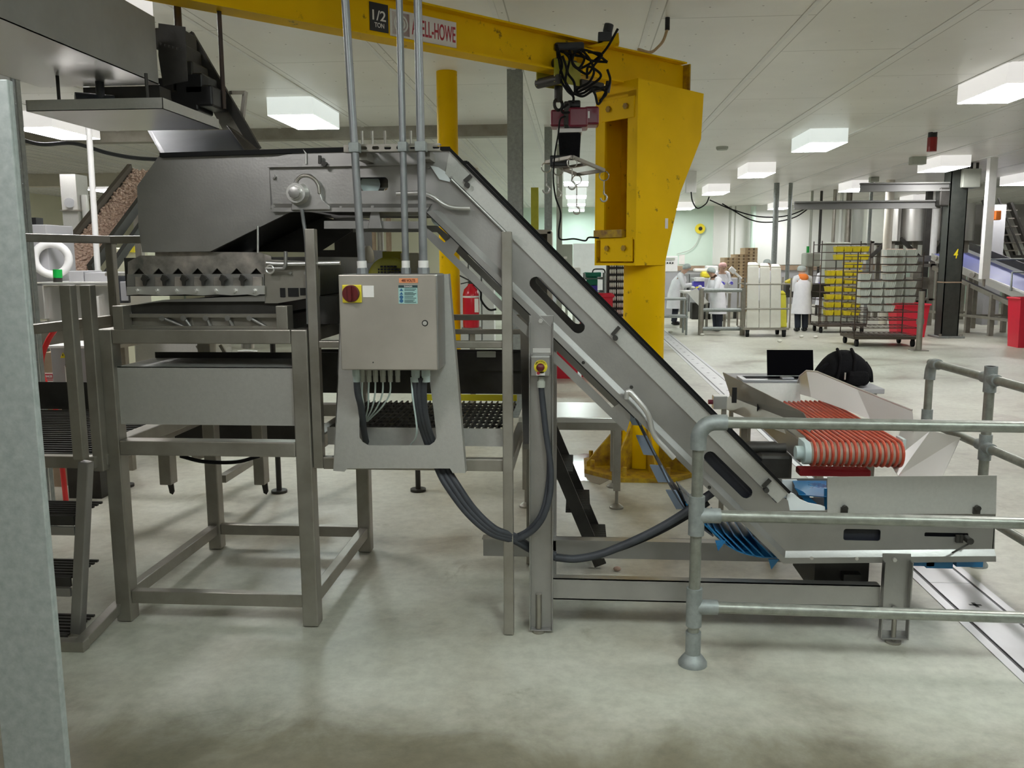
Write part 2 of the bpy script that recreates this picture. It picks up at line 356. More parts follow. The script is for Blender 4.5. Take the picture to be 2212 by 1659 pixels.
struct('trim_7', MB().box(-15.9, -4, 33.9, 34, 0, CZ), 'wall_cream')
# ---------------------------------------------------------------- ceiling lights
def make_light():
    o = thing('ceiling_light', 'x', 'ceiling light', (0, 0, CZ), 'ceiling light boxes')
    b = MB(); w, d, h = .29, .59, .22
    b.add([(-w, -d, -h+.004), (w, -d, -h+.004), (w, d, -h+.004), (-w, d, -h+.004), (-w, -d, 0), (w, -d, 0), (w, d, 0), (-w, d, 0)],
          [(4, 5, 6, 7), (0, 1, 5, 4), (1, 2, 6, 5), (2, 3, 7, 6), (3, 0, 4, 7)])
    k = link('housing', b, 'lamp_box', None, loc=(0, 0, 0)); k.parent = o
    k2 = link('diffuser', MB().box(-w+.006, w-.006, -d+.006, d-.006, -h, -h+.006), 'lamp_glow', None, loc=(0, 0, 0)); k2.parent = o
    return o
LIGHTS = [(4.72, 10.2, 'largest ceiling light box at the upper right, above the red strobe'), (3.9, 14.7, 'white ceiling light box right of the yellow crane head, nearest of its row'),
 (3.85, 19.4, 'second ceiling light box in the row right of the yellow crane'), (3.8, 24.6, 'third ceiling light box in the row right of the yellow crane, above hanging cables'),
 (3.85, 32.0, 'small far ceiling light box just right of the yellow crane edge'), (-3.55, 11.3, 'ceiling light box above the discharge hood, left of the three conduits'),
 (-7.3, 11.9, 'ceiling light box under the drip tray at the upper left'), (-.05, 21.0, 'ceiling light box behind the hanging hooks, nearest of the centre row'),
 (-.05, 25.4, 'second ceiling light box of the centre row behind the hoist'), (-.05, 29.0, 'third ceiling light box of the centre row behind the hoist'),
 (-.05, 32.4, 'farthest ceiling light box of the centre row behind the hoist'), (7.45, 18.6, 'ceiling light box left of the dark post with a 4'),
 (7.4, 24.0, 'ceiling light box above the yellow punnet rack'), (10.9, 22.4, 'ceiling light box at the right edge above the blue belt conveyor'),
 (7.3, 32.4, 'low far ceiling light box above the pallets'), (-12.0, 21.5, 'small far ceiling light box beside the grey column at left'),
 (-3.6, 6.2, 'ceiling light box hidden behind the overhead conveyor'), (.6, .9, 'ceiling light box over the aisle in front of the machines'),
 (3.5, 4.6, 'unseen ceiling light box over the drain, set closer to brighten the crane'), (-2.3, 1.1, 'unseen ceiling light box added over the left aisle for more front light'),  # unseen lamps, placed to brighten the crane and the machine fronts
 (.9, -3.8, 'ceiling light box behind the camera at centre'), (3.0, .8, 'unseen ceiling light box added over the right aisle for more front light'),  # right aisle lamp is unseen, added for more light on the fronts
 (-8.5, 5.5, 'ceiling light box far left outside the frame'), (9.5, 8.0, 'ceiling light box far right outside the frame'), (-6.5, 26.5, 'far ceiling light box behind the left machines'), (11.0, 29.5, 'far ceiling light box behind the tank')]
COOL = (1, 5, 7, 8, 9, 10, 17, 21); CD = {}
l0 = make_light()
for i, (x, y, s) in enumerate(LIGHTS):
    o = l0 if i == 0 else dup(l0, (0, 0, 0))
    o.location = (x, y, CZ); o['label'] = s
    if i in COOL:
        for ch in o.children:
            k = ch.data.copy() if i == COOL[0] else None
            if k:
                k.materials.clear(); k.materials.append(M['lamp_box_cool' if 'housing' in ch.name else 'lamp_glow_cool']); CD['housing' if 'housing' in ch.name else 'diffuser'] = k
            ch.data = CD['housing' if 'housing' in ch.name else 'diffuser']
w = bpy.data.worlds.new('world'); S.world = w; w.use_nodes = True
w.node_tree.nodes['Background'].inputs[0].default_value = (1, .98, .95, 1); w.node_tree.nodes['Background'].inputs[1].default_value = .05
S.view_settings.exposure = 0.42
# ================================================================ galvanised column, strut post (left foreground)
x1 = W(95, 1100, 2.3).x
t = thing('galvanised_column', 'spangled galvanised steel column filling the left edge of the foreground', 'column', (x1-.1, 2.36, 0))
MB().box(x1-.2, x1, 2.3, 2.312, 0, 2.24).build('flange', 'galvanised_light', t, bev=.003)
MB().box(x1-.2, x1-.188, 2.312, 2.40, 0, 2.24).build('web', 'galvanised_light', t)
MB().box(x1-.014, x1-.001, 2.312, 2.327, 0, 2.24).build('flange', 'galvanised_light', t, bev=.003)
t = thing('strut_post', 'slim pale upright with a slotted strut behind the galvanised column', 'post', (W(26, 350, 5.2).x, 5.2, 0))
xa = W(24, 350, 5.2).x; xb = W(42, 350, 5.2).x
MB().box(xa-.05, xa+.03, 5.2, 5.28, 0, CZ).build('tube', 'white_paint', t, bev=.006)
MB().plate([(xb-.016, 0), (xb+.022, 0), (xb+.022, CZ), (xb-.016, CZ)], [rrect(xb-.002, xb+.01, .1+.06*i, .135+.06*i, .005, 2) for i in range(60)], 5.2, 5.204).build('slotted_strut', 'galvanised', t)
MB().box(xb-.016, xb-.012, 5.204, 5.24, 0, CZ).box(xb+.018, xb+.022, 5.204, 5.24, 0, CZ).build('strut_side', 'galvanised', t)

# ================================================================ feed table stand
YF, YB = 3.83, 4.89
xl, xr = W(240, 1050, YF).x-.012, W(686, 1050, YF).x
lx0, lx1 = W(227, 1000, YF).x, W(262, 1000, YF).x
rx0, rx1 = W(641, 1050, YF).x, W(678, 1050, YF).x
ztop = XZ(450, 712, YF)[1]
t = thing('feed_table_stand', 'heavy square-tube stand with a wide blank front panel under the vibrating feeder', 'stand', ((lx0+rx1)/2, 4.3, 0))
LW = .077
for (x, y) in ((lx0, YF), (rx0, YF), (lx0, YB), (rx0, YB)):
    MB().box(x, x+LW, y, y+LW, 0.004, ztop).build('leg', 'steel_frame', t, bev=.006)
zt = [XZ(450, q, YF+.01)[1] for q in (1281, 1308)]
def rail(z0, z1, y, nm='stretcher'): MB().box(lx0+LW, rx0, y, y+.05, z0, z1).build(nm, 'steel_frame', t, bev=.004)
rail(zt[1], zt[0], YF+.012); rail(zt[1], zt[0], YB+.012)
for x in (lx0+.012, rx0+.012): MB().box(x, x+.05, YF+LW, YB, zt[1], zt[0]).build('stretcher', 'steel_frame', t, bev=.004)
z1, z0 = XZ(450, 712, YF)[1], XZ(450, 743, YF)[1]
for y in (YF, YB): MB().box(lx0+LW, rx0, y, y+LW, z0, z1).build('top_rail', 'steel_frame', t, bev=.005)
for x in (lx0, rx0): MB().box(x, x+LW, YF+LW, YB, z0, z1).build('top_rail', 'steel_frame', t, bev=.005)
z1, z0 = XZ(450, 954, YF)[1], XZ(450, 986, YF)[1]
for y in (YF, YB): MB().box(lx0+LW, rx0, y, y+LW, z0, z1).build('mid_rail', 'steel_frame', t, bev=.005)
for x in (lx0, rx0): MB().box(x, x+LW, YF+LW, YB, z0, z1).build('mid_rail', 'steel_frame', t, bev=.005)
z1, z0 = XZ(450, 793, YF+.03)[1], XZ(450, 918, YF+.03)[1]
b = MB().box(lx0+LW-.002, rx0+.002, YF+.03, YF+.034, z0, z1)
b.box(lx0+LW-.002, rx0+.002, YF+.03, YF+.4, z1-.004, z1)
b.build('front_panel', 'plate_steel', t)
lab(MB().box(lx0+LW, rx0, YF+.4, YF+.404, z1-.02, z1+.03).build('inner_lip', 'steel_dark', t), 'dark inner lip')

# ================================================================ vibrating feeder on the stand
YV = 3.90
t = thing('vibrating_feeder', 'vibrating feeder deck with a bolted clamp bar under the discharge hood', 'feeder', ((lx0+rx1)/2, 4.3, ztop))
for (a, c) in ((243, 266), (596, 621)): MB().pbox(a, 661, c, 712, YF+.01, YF+.09).build('mount_post', 'steel_frame', t, bev=.003)
for x in (W(254, 680, YF).x, W(608, 680, YF).x): MB().box(x-.025, x+.02, YB-.06, YB+.02, ztop, ztop+.12).build('mount_post', 'steel_frame', t, bev=.003)
b = MB().pbox(268, 678, 600, 686, YV, YV+.05).pbox(268, 686, 600, 708, YV+.03, YV+.035).pbox(268, 704, 600, 710, YV, YV+.05)
b.build('cross_channel', 'steel_frame', t)
for i, (a, q) in enumerate(((352, 398), (398, 412), (446, 455), (493, 503), (540, 575))):
    p0 = W(a, 687, YV+.01); p1 = W(q, 706, YV+.02)
    MB().cyl(p0, p1, .0085).cyl(p0, p0+Vector((0, -.012, 0)), .013).build('spring_rod', 'steel', t, smooth=40)
x0, zz0 = XZ(275, 672, YV); x1, zz1 = XZ(598, 640, YV)
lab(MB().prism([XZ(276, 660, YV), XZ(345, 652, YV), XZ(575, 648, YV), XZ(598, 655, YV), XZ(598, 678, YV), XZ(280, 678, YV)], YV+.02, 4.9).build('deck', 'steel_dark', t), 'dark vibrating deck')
MB().prism([XZ(296, 657, YV), XZ(352, 648, YV), XZ(573, 638, YV), XZ(573, 651, YV), XZ(352, 652, YV)], YV-.005, YV+.02).build('deck_lip', 'steel', t)
# toothed clamp bar
ov = [XZ(274, 626, YV)]; top = []
for i in range(7):
    xa = 276+42.3*i; top += [(xa, 626), (xa, 617 if i else 592), (xa+2, 594), (xa+26, 594), (xa+33, 594), (xa+33, 617)]
top = [(275, 618), (275, 594)]
for i in range(7):
    xs = 275+42.3*i; top += [(xs+28, 594), (xs+28, 618), (xs+42.3, 618), (xs+42.3, 594)] if i < 6 else [(571, 594)]
top += [(571, 638), (275, 638)]
MB().prism(XZs([(275, 592), (571, 592), (571, 618), (275, 618)], YV), YV-.004, YV+.004).build('back_bar', 'steel', t)
MB().prism(XZs([(274, 619), (571, 617), (571, 636), (560, 636), (552, 639), (535, 636), (500, 638), (470, 636), (440, 638), (400, 636), (350, 638), (300, 636), (274, 638)], YV-.02), YV-.022, YV-.008).build('clamp_bar', 'steel_bright', t)
for i in range(7):
    xs = 296+42.2*i; p = W(xs, 628.5, YV-.022)
    MB().cyl(p, p+Vector((0, -.012, 0)), .0115, n=6).cyl(p+Vector((0, -.012, 0)), p+Vector((0, -.018, 0)), .007).build('bolt', 'steel_bright', t, smooth=30)
    MB().prism(XZs([(xs-4, 598), (xs+16, 598), (xs+16, 619), (xs-4, 619)], YV-.02), YV-.02, YV-.005).build('clamp_finger', 'steel_mottled', t, bev=.002)
    if i < 6: lab(MB().prism(XZs([(xs+14, 593), (xs+21, 597), (xs+26, 603), (xs+20, 608), (xs+19, 617), (xs+15, 617), (xs+14, 608), (xs+10, 603)], YV-.03), YV-.04, YV-.02).build('toggle', 'steel_dark', t), 'dark toggle clamp')
pl = [(272, 566), (302, 566), (302, 545), (345, 545), (345, 541), (560, 541), (566, 552), (586, 552), (586, 566), (560, 592)]
teeth = [(275, 592)]
pts = [(276, 592), (276, 566), (302, 552), (335, 552), (335, 543), (560, 545), (585, 553), (587, 592)]
for i in range(6, -1, -1): xs = 296+42.2*i+4; pts += [(xs+12, 592), (xs, 579), (xs-12, 592)]
MB().prism(XZs(pts, YV+.02), YV+.02, YV+.03).build('scalloped_plate', 'steel_mottled', t)
b = MB().prism(XZs([(572, 560), (690, 566), (690, 640), (600, 655), (572, 655)], YV+.0), YV-.0, YV+.01)
b.build('side_plate', 'steel_frame', t)
lab(MB().pbox(605, 622, 616, 642, YV-.004, YV+.002).pbox(622, 622, 645, 641, YV-.004, YV+.002).pbox(648, 622, 666, 638, YV-.004, YV+.002).build('slot', 'black_plastic', t), 'dark slot')
for q in ((628, 590), (660, 590)):
    p = W(*q, YV-.004); MB().cyl(p, p+Vector((0, -.01, 0)), .007, n=6).build('bolt', 'steel', t)
MB().tube(spline([W(575, 568, YV-.03), W(610, 570, YV-.03), W(690, 569, YV-.03), W(735, 568, YV-.03)], 6), .010, 8).build('push_rod', 'steel_bright', t, smooth=50)
MB().tube(fillet([W(574, 580, YV-.04), W(612, 580, YV-.04), W(617, 574, YV-.04), W(617, 543, YV-.04)], .02), .009, 8).build('latch_handle', 'steel', t, smooth=50)
MB().ring(W(583, 582, YV-.045), (0, 1, 0), .018, .004, 14, 6).build('latch_ring', 'steel_bright', t, smooth=50)
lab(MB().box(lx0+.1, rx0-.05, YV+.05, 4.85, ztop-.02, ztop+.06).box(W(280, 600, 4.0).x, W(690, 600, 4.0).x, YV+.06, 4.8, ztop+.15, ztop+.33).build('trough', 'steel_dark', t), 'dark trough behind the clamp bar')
lab(MB().pbox(672, 640, 728, 700, YV+.1, YV+.6).build('drive_box', 'steel_dark', t), 'dark drive box')

# ================================================================ incline conveyor
YN, YR = 3.88, 4.46
t = thing('incline_conveyor', 'stainless gooseneck incline conveyor rising left from the blue pocket belt to the hood', 'conveyor', (0.3, 4.1, 0))
IC = t
main = [(582, 362), (915, 356), (968, 378), (1094, 503), (1431, 840), (1677, 1087), (1690, 1074), (1702, 1081), (1706, 1103), (2150, 1103), (2148, 1211), (1690, 1215), (1665, 1190), (1330, 860), (922, 458), (590, 458)]
HL = [rrect(*[XZ(766, 383, YN)[0], XZ(838, 383, YN)[0], XZ(800, 412, YN)[1], XZ(800, 383, YN)[1]], .018), stadium(XZ(1158, 612, YN), XZ(1249, 706, YN), .030), stadium(XZ(1534, 988, YN), XZ(1612, 1064, YN), .028),
      rrect(XZ(1822, 1155, YN)[0], XZ(1902, 1155, YN)[0], XZ(1860, 1168, YN)[1], XZ(1860, 1143, YN)[1], .012), rrect(XZ(1997, 1155, YN)[0], XZ(2092, 1155, YN)[0], XZ(2050, 1160, YN)[1], XZ(2050, 1151, YN)[1], .006)]
O = XZs(main, YN)
MB().plate(O, HL, YN, YN+.005).build('side_plate', 'steel', t)
MB().plate(O, HL, YR, YR+.005).build('side_plate', 'steel', t)
lab(MB().prism(XZs([(1800, 1130), (2110, 1130), (2110, 1176), (1800, 1176)], YN), YN+.03, YN+.034).build('slot_shade', 'belt_dark', t), 'black sheet added for the dark inside the tail slots')  # black sheet added behind the tail cut-outs, stands in for shade inside
lab(MB().prism(XZs([(1515, 985), (1545, 960), (1640, 1060), (1610, 1090)], YN), YN+.045, YN+.05).build('slot_shade', 'belt_dark', t), 'black sheet added for the dark inside the incline slot')  # same added sheet, keeps the incline slot as dark as a shaded interior
# bent stiffening lips along the lower edges
def lip(path, inn, k, nm='edge_lip', m_='steel'):
    b = MB(); P = [Vector((p[0], 0, p[1])) for p in path]; Q = [Vector((p[0], 0, p[1])) for p in inn]
    for i in range(len(P)-1):
        a0, a1, c0, c1 = Q[i], Q[i+1], P[i], P[i+1]
        m0, m1 = a0.lerp(c0, .5), a1.lerp(c1, .5)
        o = len(b.v)
        f = lambda v, y: Vector((v.x, y, v.z))
        b.add([f(a0, YN), f(a1, YN), f(m0, YN-.016), f(m1, YN-.016), f(c0, YN-.016), f(c1, YN-.016), f(c0, YN), f(c1, YN)], [(0, 1, 3, 2), (2, 3, 5, 4), (4, 5, 7, 6)])
    return b.build(nm, m_, t)
lip(XZs([(922, 458), (1330, 860), (1668, 1193), (1690, 1215), (2148, 1211)], YN), XZs([(948, 452), (1352, 848), (1672, 1165), (1697, 1190), (2148, 1186)], YN), 1)
lip(XZs([(590, 458), (922, 458)], YN), XZs([(590, 440), (934, 440)], YN), 1)
# guards
G1 = [(972, 321), (1705, 1062), (1680, 1087), (1431, 840), (1094, 503), (962, 375)]
MB().prism(XZs(G1, YN-.012), YN-.014, YN-.010).build('side_guard', 'plate_steel', t)
MB().prism(XZs(G1, YN-.012), YR+.008, YR+.012).build('side_guard', 'plate_steel', t)
MB().prism(XZs([(660, 326), (972, 321), (962, 375), (918, 358), (586, 362), (586, 340)], YN-.008), YN-.006, YN-.002).build('top_guard', 'steel', t)
MB().prism(XZs([(660, 326), (972, 321), (962, 375), (918, 358), (586, 362), (586, 340)], YN-.008), YR+.006, YR+.01).build('top_guard', 'steel', t)
HD = [(345, 336), (664, 326), (664, 360), (582, 362), (586, 452), (640, 452), (455, 543), (308, 545), (300, 492), (297, 402)]
MB().prism(XZs(HD, YN+.012), YN+.008, YN+.012).build('discharge_hood', 'steel', t)
MB().prism(XZs(HD, YN+.012), YR+.0, YR+.004).build('discharge_hood', 'steel', t)
hp = [W(a, c, YN+.012) for a, c in ((345, 336), (297, 402), (300, 492), (308, 545))]
for a, c in zip(hp, hp[1:]): MB().sheet([a, c, c+Vector((0, YR-YN-.012, 0)), a+Vector((0, YR-YN-.012, 0))], .003).build('hood_end', 'steel', t)
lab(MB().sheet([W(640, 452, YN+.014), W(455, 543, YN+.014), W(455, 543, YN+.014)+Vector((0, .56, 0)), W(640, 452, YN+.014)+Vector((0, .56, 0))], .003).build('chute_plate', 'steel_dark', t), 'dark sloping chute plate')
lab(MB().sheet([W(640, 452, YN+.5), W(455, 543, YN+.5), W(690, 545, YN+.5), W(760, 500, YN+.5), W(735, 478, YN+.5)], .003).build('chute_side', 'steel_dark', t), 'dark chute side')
# rubber edging
def edging(path, w_, y): 
    b = MB(); P = XZs(path, YN-.012)
    for a, c in zip(P, P[1:]): b.beam((a[0], y, a[1]), (c[0], y, c[1]), .02, w_, (0, 0, 1))
    return lab(b.build('edge_strip', 'black_rubber', t), 'black rubber edging')
edging([(345, 335), (664, 325), (742, 323)], .02, YN-.004); edging([(742, 323), (972, 321)], .016, YN-.01); edging([(970, 321), (1705, 1063)], .013, YN-.016)
edging([(345, 331), (972, 318), (1705, 1061)], .015, YR+.012)
lab(MB().beam((*XZ(580, 361, YN)[:1], YN-.006, XZ(580, 361, YN)[1]), (XZ(915, 356, YN)[0], YN-.006, XZ(915, 356, YN)[1]), .03, .006).build('plate_lip', 'steel', t), 'folded top lip')
# belt loop inside
def offs(path, y0, y1, nm, m_):
    b = MB(); P = XZs(path, YN)
    for a, c in zip(P, P[1:]): b.sheet([(a[0], y0, a[1]), (c[0], y0, c[1]), (c[0], y1, c[1]), (a[0], y1, a[1])], .006)
    return lab(b.build(nm, m_, t), 'dark blue cleated belt')
offs([(650, 385), (920, 382), (960, 400), (1660, 1110), (1720, 1150), (2120, 1146)], YN+.03, YR-.03, 'belt', 'belt_dark')
offs([(660, 452), (915, 455), (1000, 540), (1370, 905)], YN+.02, YR-.03, 'belt_return', 'belt_dark')
b = MB(); sag = [W(*q, YN+.05) for q in ((1372, 905), (1392, 945), (1420, 1000), (1446, 1050), (1478, 1100), (1512, 1138), (1540, 1160))]
sag = spline(sag, 4)
for a, c in zip(sag, sag[1:]): b.sheet([a, c, c+Vector((0, .48, 0)), a+Vector((0, .48, 0))], .006)
lab(b.build('sagging_belt', 'hose_grey', t), 'slack return belt edge')
for (q0, q1, q2, q3) in (((1375, 947), (1395, 942), (1416, 985), (1392, 990)), ((1405, 1012), (1428, 1006), (1446, 1043), (1424, 1051)), ((1440, 1067), (1458, 1060), (1479, 1100), (1464, 1110)), ((1352, 897), (1372, 892), (1384, 920), (1368, 925))):
    d = Vector((0, -.02, 0)); P = [W(*q, YN+.05) for q in (q0, q1, q2, q3)]
    lab(MB().sheet([P[0]+Vector((0, .07, 0)), P[1]+d*0, P[2]+d*0, P[3]+Vector((0, .07, 0))], .008).build('belt_cleat', 'cleat', t, bev=.003), 'pale blue belt cleat')
b = MB(); sg = spline([W(*q, YN+.06) for q in ((1516, 1120), (1545, 1158), (1590, 1190), (1640, 1204), (1690, 1206))], 5)
for a, c in zip(sg, sg[1:]): b.sheet([a, c, c+Vector((0, .42, 0)), a+Vector((0, .42, 0))], .005)
lab(b.build('pocket_belt', 'blue_belt', t), 'translucent blue pocket belt')
for i in range(9):
    p = sg[2+i*2] if 2+i*2 < len(sg) else sg[-1]
    lab(MB().sheet([p, p+Vector((0, .42, 0)), p+Vector((-.10, .42, .10)), p+Vector((-.10, 0, .10))], .006).build('pocket_cleat', 'blue_belt', t), 'blue pocket cleat')
for q in ((1545, 1168), (1660, 1208)):
    p = W(*q, YN+.05); lab(MB().sheet([p, p+Vector((.05, 0, 0)), p+Vector((.015, 0, -.05))], .008).build('belt_tooth', 'blue_belt', t), 'blue belt tooth')
for q in ((1990, 1214), (2030, 1219), (2095, 1216)):
    p = W(*q, YN+.12); lab(MB().box(p.x-.06, p.x+.06, p.y, p.y+.35, p.z-.02, p.z+.02).build('pocket_cleat', 'blue_belt', t), 'blue pocket cleat under the tail')
# tail section
GP = [(1787, 1030), (2153, 1027), (2151, 1110), (1787, 1110)]
MB().prism(XZs(GP, YN-.012), YN-.014, YN-.010).build('tail_guard', 'plate_steel', t)
MB().prism(XZs([(1720, 1112), (2153, 1110), (2151, 1130), (1720, 1130)], YN-.012), YR+.006, YR+.01).build('tail_guard', 'plate_steel', t)
for q in ((1824, 1096), (2110, 1096)):
    p = W(*q, YN-.02); MB().cyl(p, p+Vector((0, -.02, 0)), .012, n=8).box(p.x-.015, p.x+.015, p.y-.005, p.y+.005, p.z-.03, p.z).build('thumb_screw', 'steel_dark', t, smooth=40)
UW = [(1672, 1105), (1700, 1082), (1702, 1064), (1716, 1068), (1730, 1080), (1748, 1088), (1775, 1093), (1783, 1096), (1783, 1108)]
lab(MB().prism(XZs(UW, YN), YN+.006, YN+.018).build('wear_plate', 'uhmw', t), 'white plastic wear plate')
lab(MB().prism(XZs([(1690, 1037), (1722, 1037), (1722, 1082), (1740, 1100), (1690, 1100)], YN+.55), YR-.03, YR-.015).build('wear_plate', 'uhmw', t), 'white plastic wear plate at the far side')
lab(MB().sheet([W(1725, 1070, YN+.1), W(1785, 1075, YN+.1), W(1785, 1040, YN+.55), W(1712, 1040, YN+.55)], .004).sheet([W(1715, 1052, YN+.12), W(1735, 1062, YN+.12), W(1765, 1088, YN+.12), W(1750, 1098, YN+.12)], .01).sheet([W(1781, 1055, YN+.12), W(1787, 1055, YN+.12), W(1787, 1100, YN+.12), W(1781, 1100, YN+.12)], .01).build('pocket_cleat', 'blue_belt', t), 'blue cleats of the loading pocket')
xt = XZ(2148, 1150, YN)[0]; MB().box(xt-.004, xt, YN, YR, XZ(2148, 1211, YN)[1], XZ(2148, 1100, YN)[1]).build('end_plate', 'plate_steel', t)
p = W(2086, 1162, YN-.004); MB().cyl(p, p+Vector((0, -.05, 0)), .015).cyl(p+Vector((.02, -.03, -.005)), W(2057, 1194, YN-.05), .004).box(p.x-.045, p.x-.03, p.y-.012, p.y, p.z-.02, p.z+.015).box(p.x-.028, p.x-.015, p.y-.012, p.y, p.z-.02, p.z+.015).build('tensioner', 'steel_dark', t, smooth=40)
# pulley shafts, bearing, drive mount
p = W(648, 419, YN-.01)
MB().lathe([(.047, .02), (.05, 0), (.05, -.03), (.043, -.05), (.043, -.062), (.032, -.062), (.030, -.075), (.0, -.075)], p, (0, 1, 0), 28).build('bearing_housing', 'steel_bright', t, smooth=35)
MB().lathe([(.026, 0), (.026, -.012), (.018, -.014), (.0, -.014)], p+Vector((0, -.074, 0)), (0, 1, 0), 8).build('shaft_nut', 'steel', t, smooth=30)
mt = [(632, 455), (636, 400), (640, 386), (655, 377), (672, 376), (690, 392), (694, 412), (700, 432), (716, 446), (716, 454)]
MB().prism(XZs(mt, YN-.006), YN-.03, YN-.001).build('motor_mount', 'steel', t, bev=.004)
arc = [W(640+0, 392, YN-.03), W(650, 381, YN-.03), W(666, 380, YN-.03), W(680, 388, YN-.03), W(688, 402, YN-.03), W(690, 418, YN-.03)]
MB().tube(spline(arc, 5), .008, 8).build('mount_flange', 'steel_frame', t, smooth=50)
for q in ((592, 382), (592, 447), (710, 449), (738, 450), (806, 449), (925, 360), (976, 384)):
    p = W(*q, YN-.001); MB().cyl(p, p+Vector((0, -.012, 0)), .011, n=6).cyl(p+Vector((0, -.012, 0)), p+Vector((0, -.016, 0)), .006).build('bolt', 'steel', t, smooth=30)
for q in ((1753, 1205), (1850, 1206), (1580, 1110), (1532, 1052), (1260, 783), (1364, 836), (1100, 520)):
    p = W(*q, YN-.014); MB().cyl(p, p+Vector((0, -.008, 0)), .008, n=8).build('bolt', 'steel_bright' if q[1] > 1200 else 'steel_dark', t)
def latch(a, c):  # spring latch: lever plus pivot
    p, q = W(*a, YN-.03), W(*c, YN-.03); n_ = (q-p).cross(Vector((0, 1, 0))).normalized()
    lab(MB().beam(p, q, .012, .016).cyl(p-n_*.02+Vector((0, .02, 0)), p-n_*.02+Vector((0, -.012, 0)), .012, n=10).build('guard_latch', 'steel_dark', t), 'dark guard latch')
latch((1003, 392), (1018, 379)); latch((1322, 724), (1338, 706)); latch((1648, 1052), (1664, 1036)); latch((691, 354), (691, 336))
# rods bent over the side plate
MB().tube(fillet([W(*q, YN-.035) for q in ((856, 418), (926, 416), (965, 449), (1016, 450))], .06), .010, 10).build('grab_rod', 'steel_bright', t, smooth=60)
MB().tube(fillet([W(*q, YN-.045) for q in ((1352, 862), (1356, 841), (1402, 893), (1410, 940), (1456, 990))], .045), .0125, 10).build('grab_rod', 'steel_bright', t, smooth=60)
p, q = W(975, 388, YN-.018), W(1092, 503, YN-.018); MB().cyl(p, q, .009).build('hinge_rod', 'steel', t, smooth=60)
lab(MB().prism(XZs([(930, 358), (948, 362), (975, 379), (985, 392), (975, 394), (950, 388)], YN), YN-.013, YN-.006).build('wear_insert', 'uhmw', t), 'white wear insert')
lab(MB().cyl(W(800, 398, YN+.07), W(800, 398, YR-.05), .045).cyl(W(950, 470, YN+.07), W(950, 470, YR-.05), .04).build('idler_roller', 'pale_cap', t, smooth=50), 'pale idler roller')
lab(MB().tube(spline([W(652, 452, YN-.03), W(656, 480, YN-.02), W(661, 520, YN-.02), W(664, 600, YN-.02), W(666, 700, YN-.02)], 6), .009, 8).build('drive_cable', 'conduit', t, smooth=60), 'grey drive cable hanging from the bearing')
MB().cyl(W(557, 488, YN), W(557, 546, YN), .005, n=8).build('stay_rod', 'steel_bright', t)
lab(MB().tube([W(655, 322, YN-.01), W(661, 332, YN-.012), W(661, 354, YN-.012)], .004, 6).build('tie', 'white_sign', t), 'white cable tie')
# lower frame beam with hangers
FB = [(700, 477), (905, 478), (960, 524), (975, 512), (1000, 512), (990, 535), (980, 550), (1300, 858), (1322, 881), (1341, 870), (1359, 875), (1362, 904), (1353, 934), (1088, 678), (926, 517), (905, 494), (700, 494)]
MB().plate(XZs(FB, YN+.03), [], YN+.03, YN+.036).plate(XZs(FB, YN+.03), [], YR-.04, YR-.034).build('lower_frame', 'steel', t)
MB().prism(XZs([(795, 494), (803, 452), (810, 444), (818, 452), (826, 494)], YN+.02), YN+.01, YN+.02).build('hanger', 'steel', t, bev=.002)
# supports
def channel(x0, x1, y, z0, z1, dep, nm, m_='steel', th=.005):
    return MB().box(x0, x1, y, y+th, z0, z1).box(x0, x0+th, y+th-.001, y+dep, z0, z1).box(x1-th, x1, y+th-.001, y+dep, z0, z1).build(nm, m_, t, bev=.002)
ax0, ax1 = W(1143, 1000, 3.845).x, W(1195, 1000, 3.845).x; az = XZ(1170, 682, 3.845)[1]
b = MB().box(ax0, ax1, 3.865, 3.870, .012, az).box(ax0, ax0+.006, 3.835, 3.866, .012, az-.03).box(ax1-.006, ax1, 3.835, 3.866, .012, az-.03).box(ax0+.006, ax1-.006, 3.835, 3.866, .012, .018)
b.build('leg', 'steel', t, bev=.002)
b = MB().cyl((.5*(ax0+ax1)-.012, 3.852, .02), (.5*(ax0+ax1)-.012, 3.852, .19), .014).cyl((.5*(ax0+ax1)-.012, 3.852, 0), (.5*(ax0+ax1)-.012, 3.852, .014), .03)
b.build('levelling_foot', 'steel_frame', t, smooth=40)
p = W(1168, 693, 3.865); MB().cyl(p, p+Vector((0, -.014, 0)), .010, n=6).build('bolt', 'steel_bright', t)
p = W(1170, 757, 3.864); lab(MB().box(p.x-.04, p.x+.04, p.y-.004, p.y, p.z-.01, p.z+.01).build('bracket', 'steel_bright', t), 'small bracket')
MB().box(ax0, ax1, YR+.03, YR+.036, .012, az).box(ax0, ax0+.006, YR+.036, YR+.07, .012, az).box(ax1-.006, ax1, YR+.036, YR+.07, .012, az).build('leg', 'steel', t, bev=.002)
bx0, bx1 = W(1902, 1290, 3.86).x, W(1963, 1290, 3.86).x; bz = XZ(1932, 1196, 3.86)[1]
for y in (3.862, YR+.03):
    MB().box(bx0, bx1, y, y+.005, .10, bz).box(bx0, bx0+.006, y-.035, y+.001, .02, bz-.03).box(bx1-.006, bx1, y-.035, y+.001, .02, bz-.03).box(bx0+.006, bx1-.006, y-.035, y+.001, .02, .028).box(bx0, bx1, y, y+.005, .02, .05).build('leg', 'steel', t, bev=.002)
    MB().cyl((.5*(bx0+bx1), y-.016, .0), (.5*(bx0+bx1), y-.016, .012), .035).cyl((.5*(bx0+bx1), y-.016, .012), (.5*(bx0+bx1), y-.016, .17), .011).build('levelling_foot', 'steel_frame', t, smooth=40)
p = W(1931, 1208, 3.86); MB().cyl(p, p+Vector((0, -.014, 0)), .010, n=6).build('bolt', 'steel_bright', t)
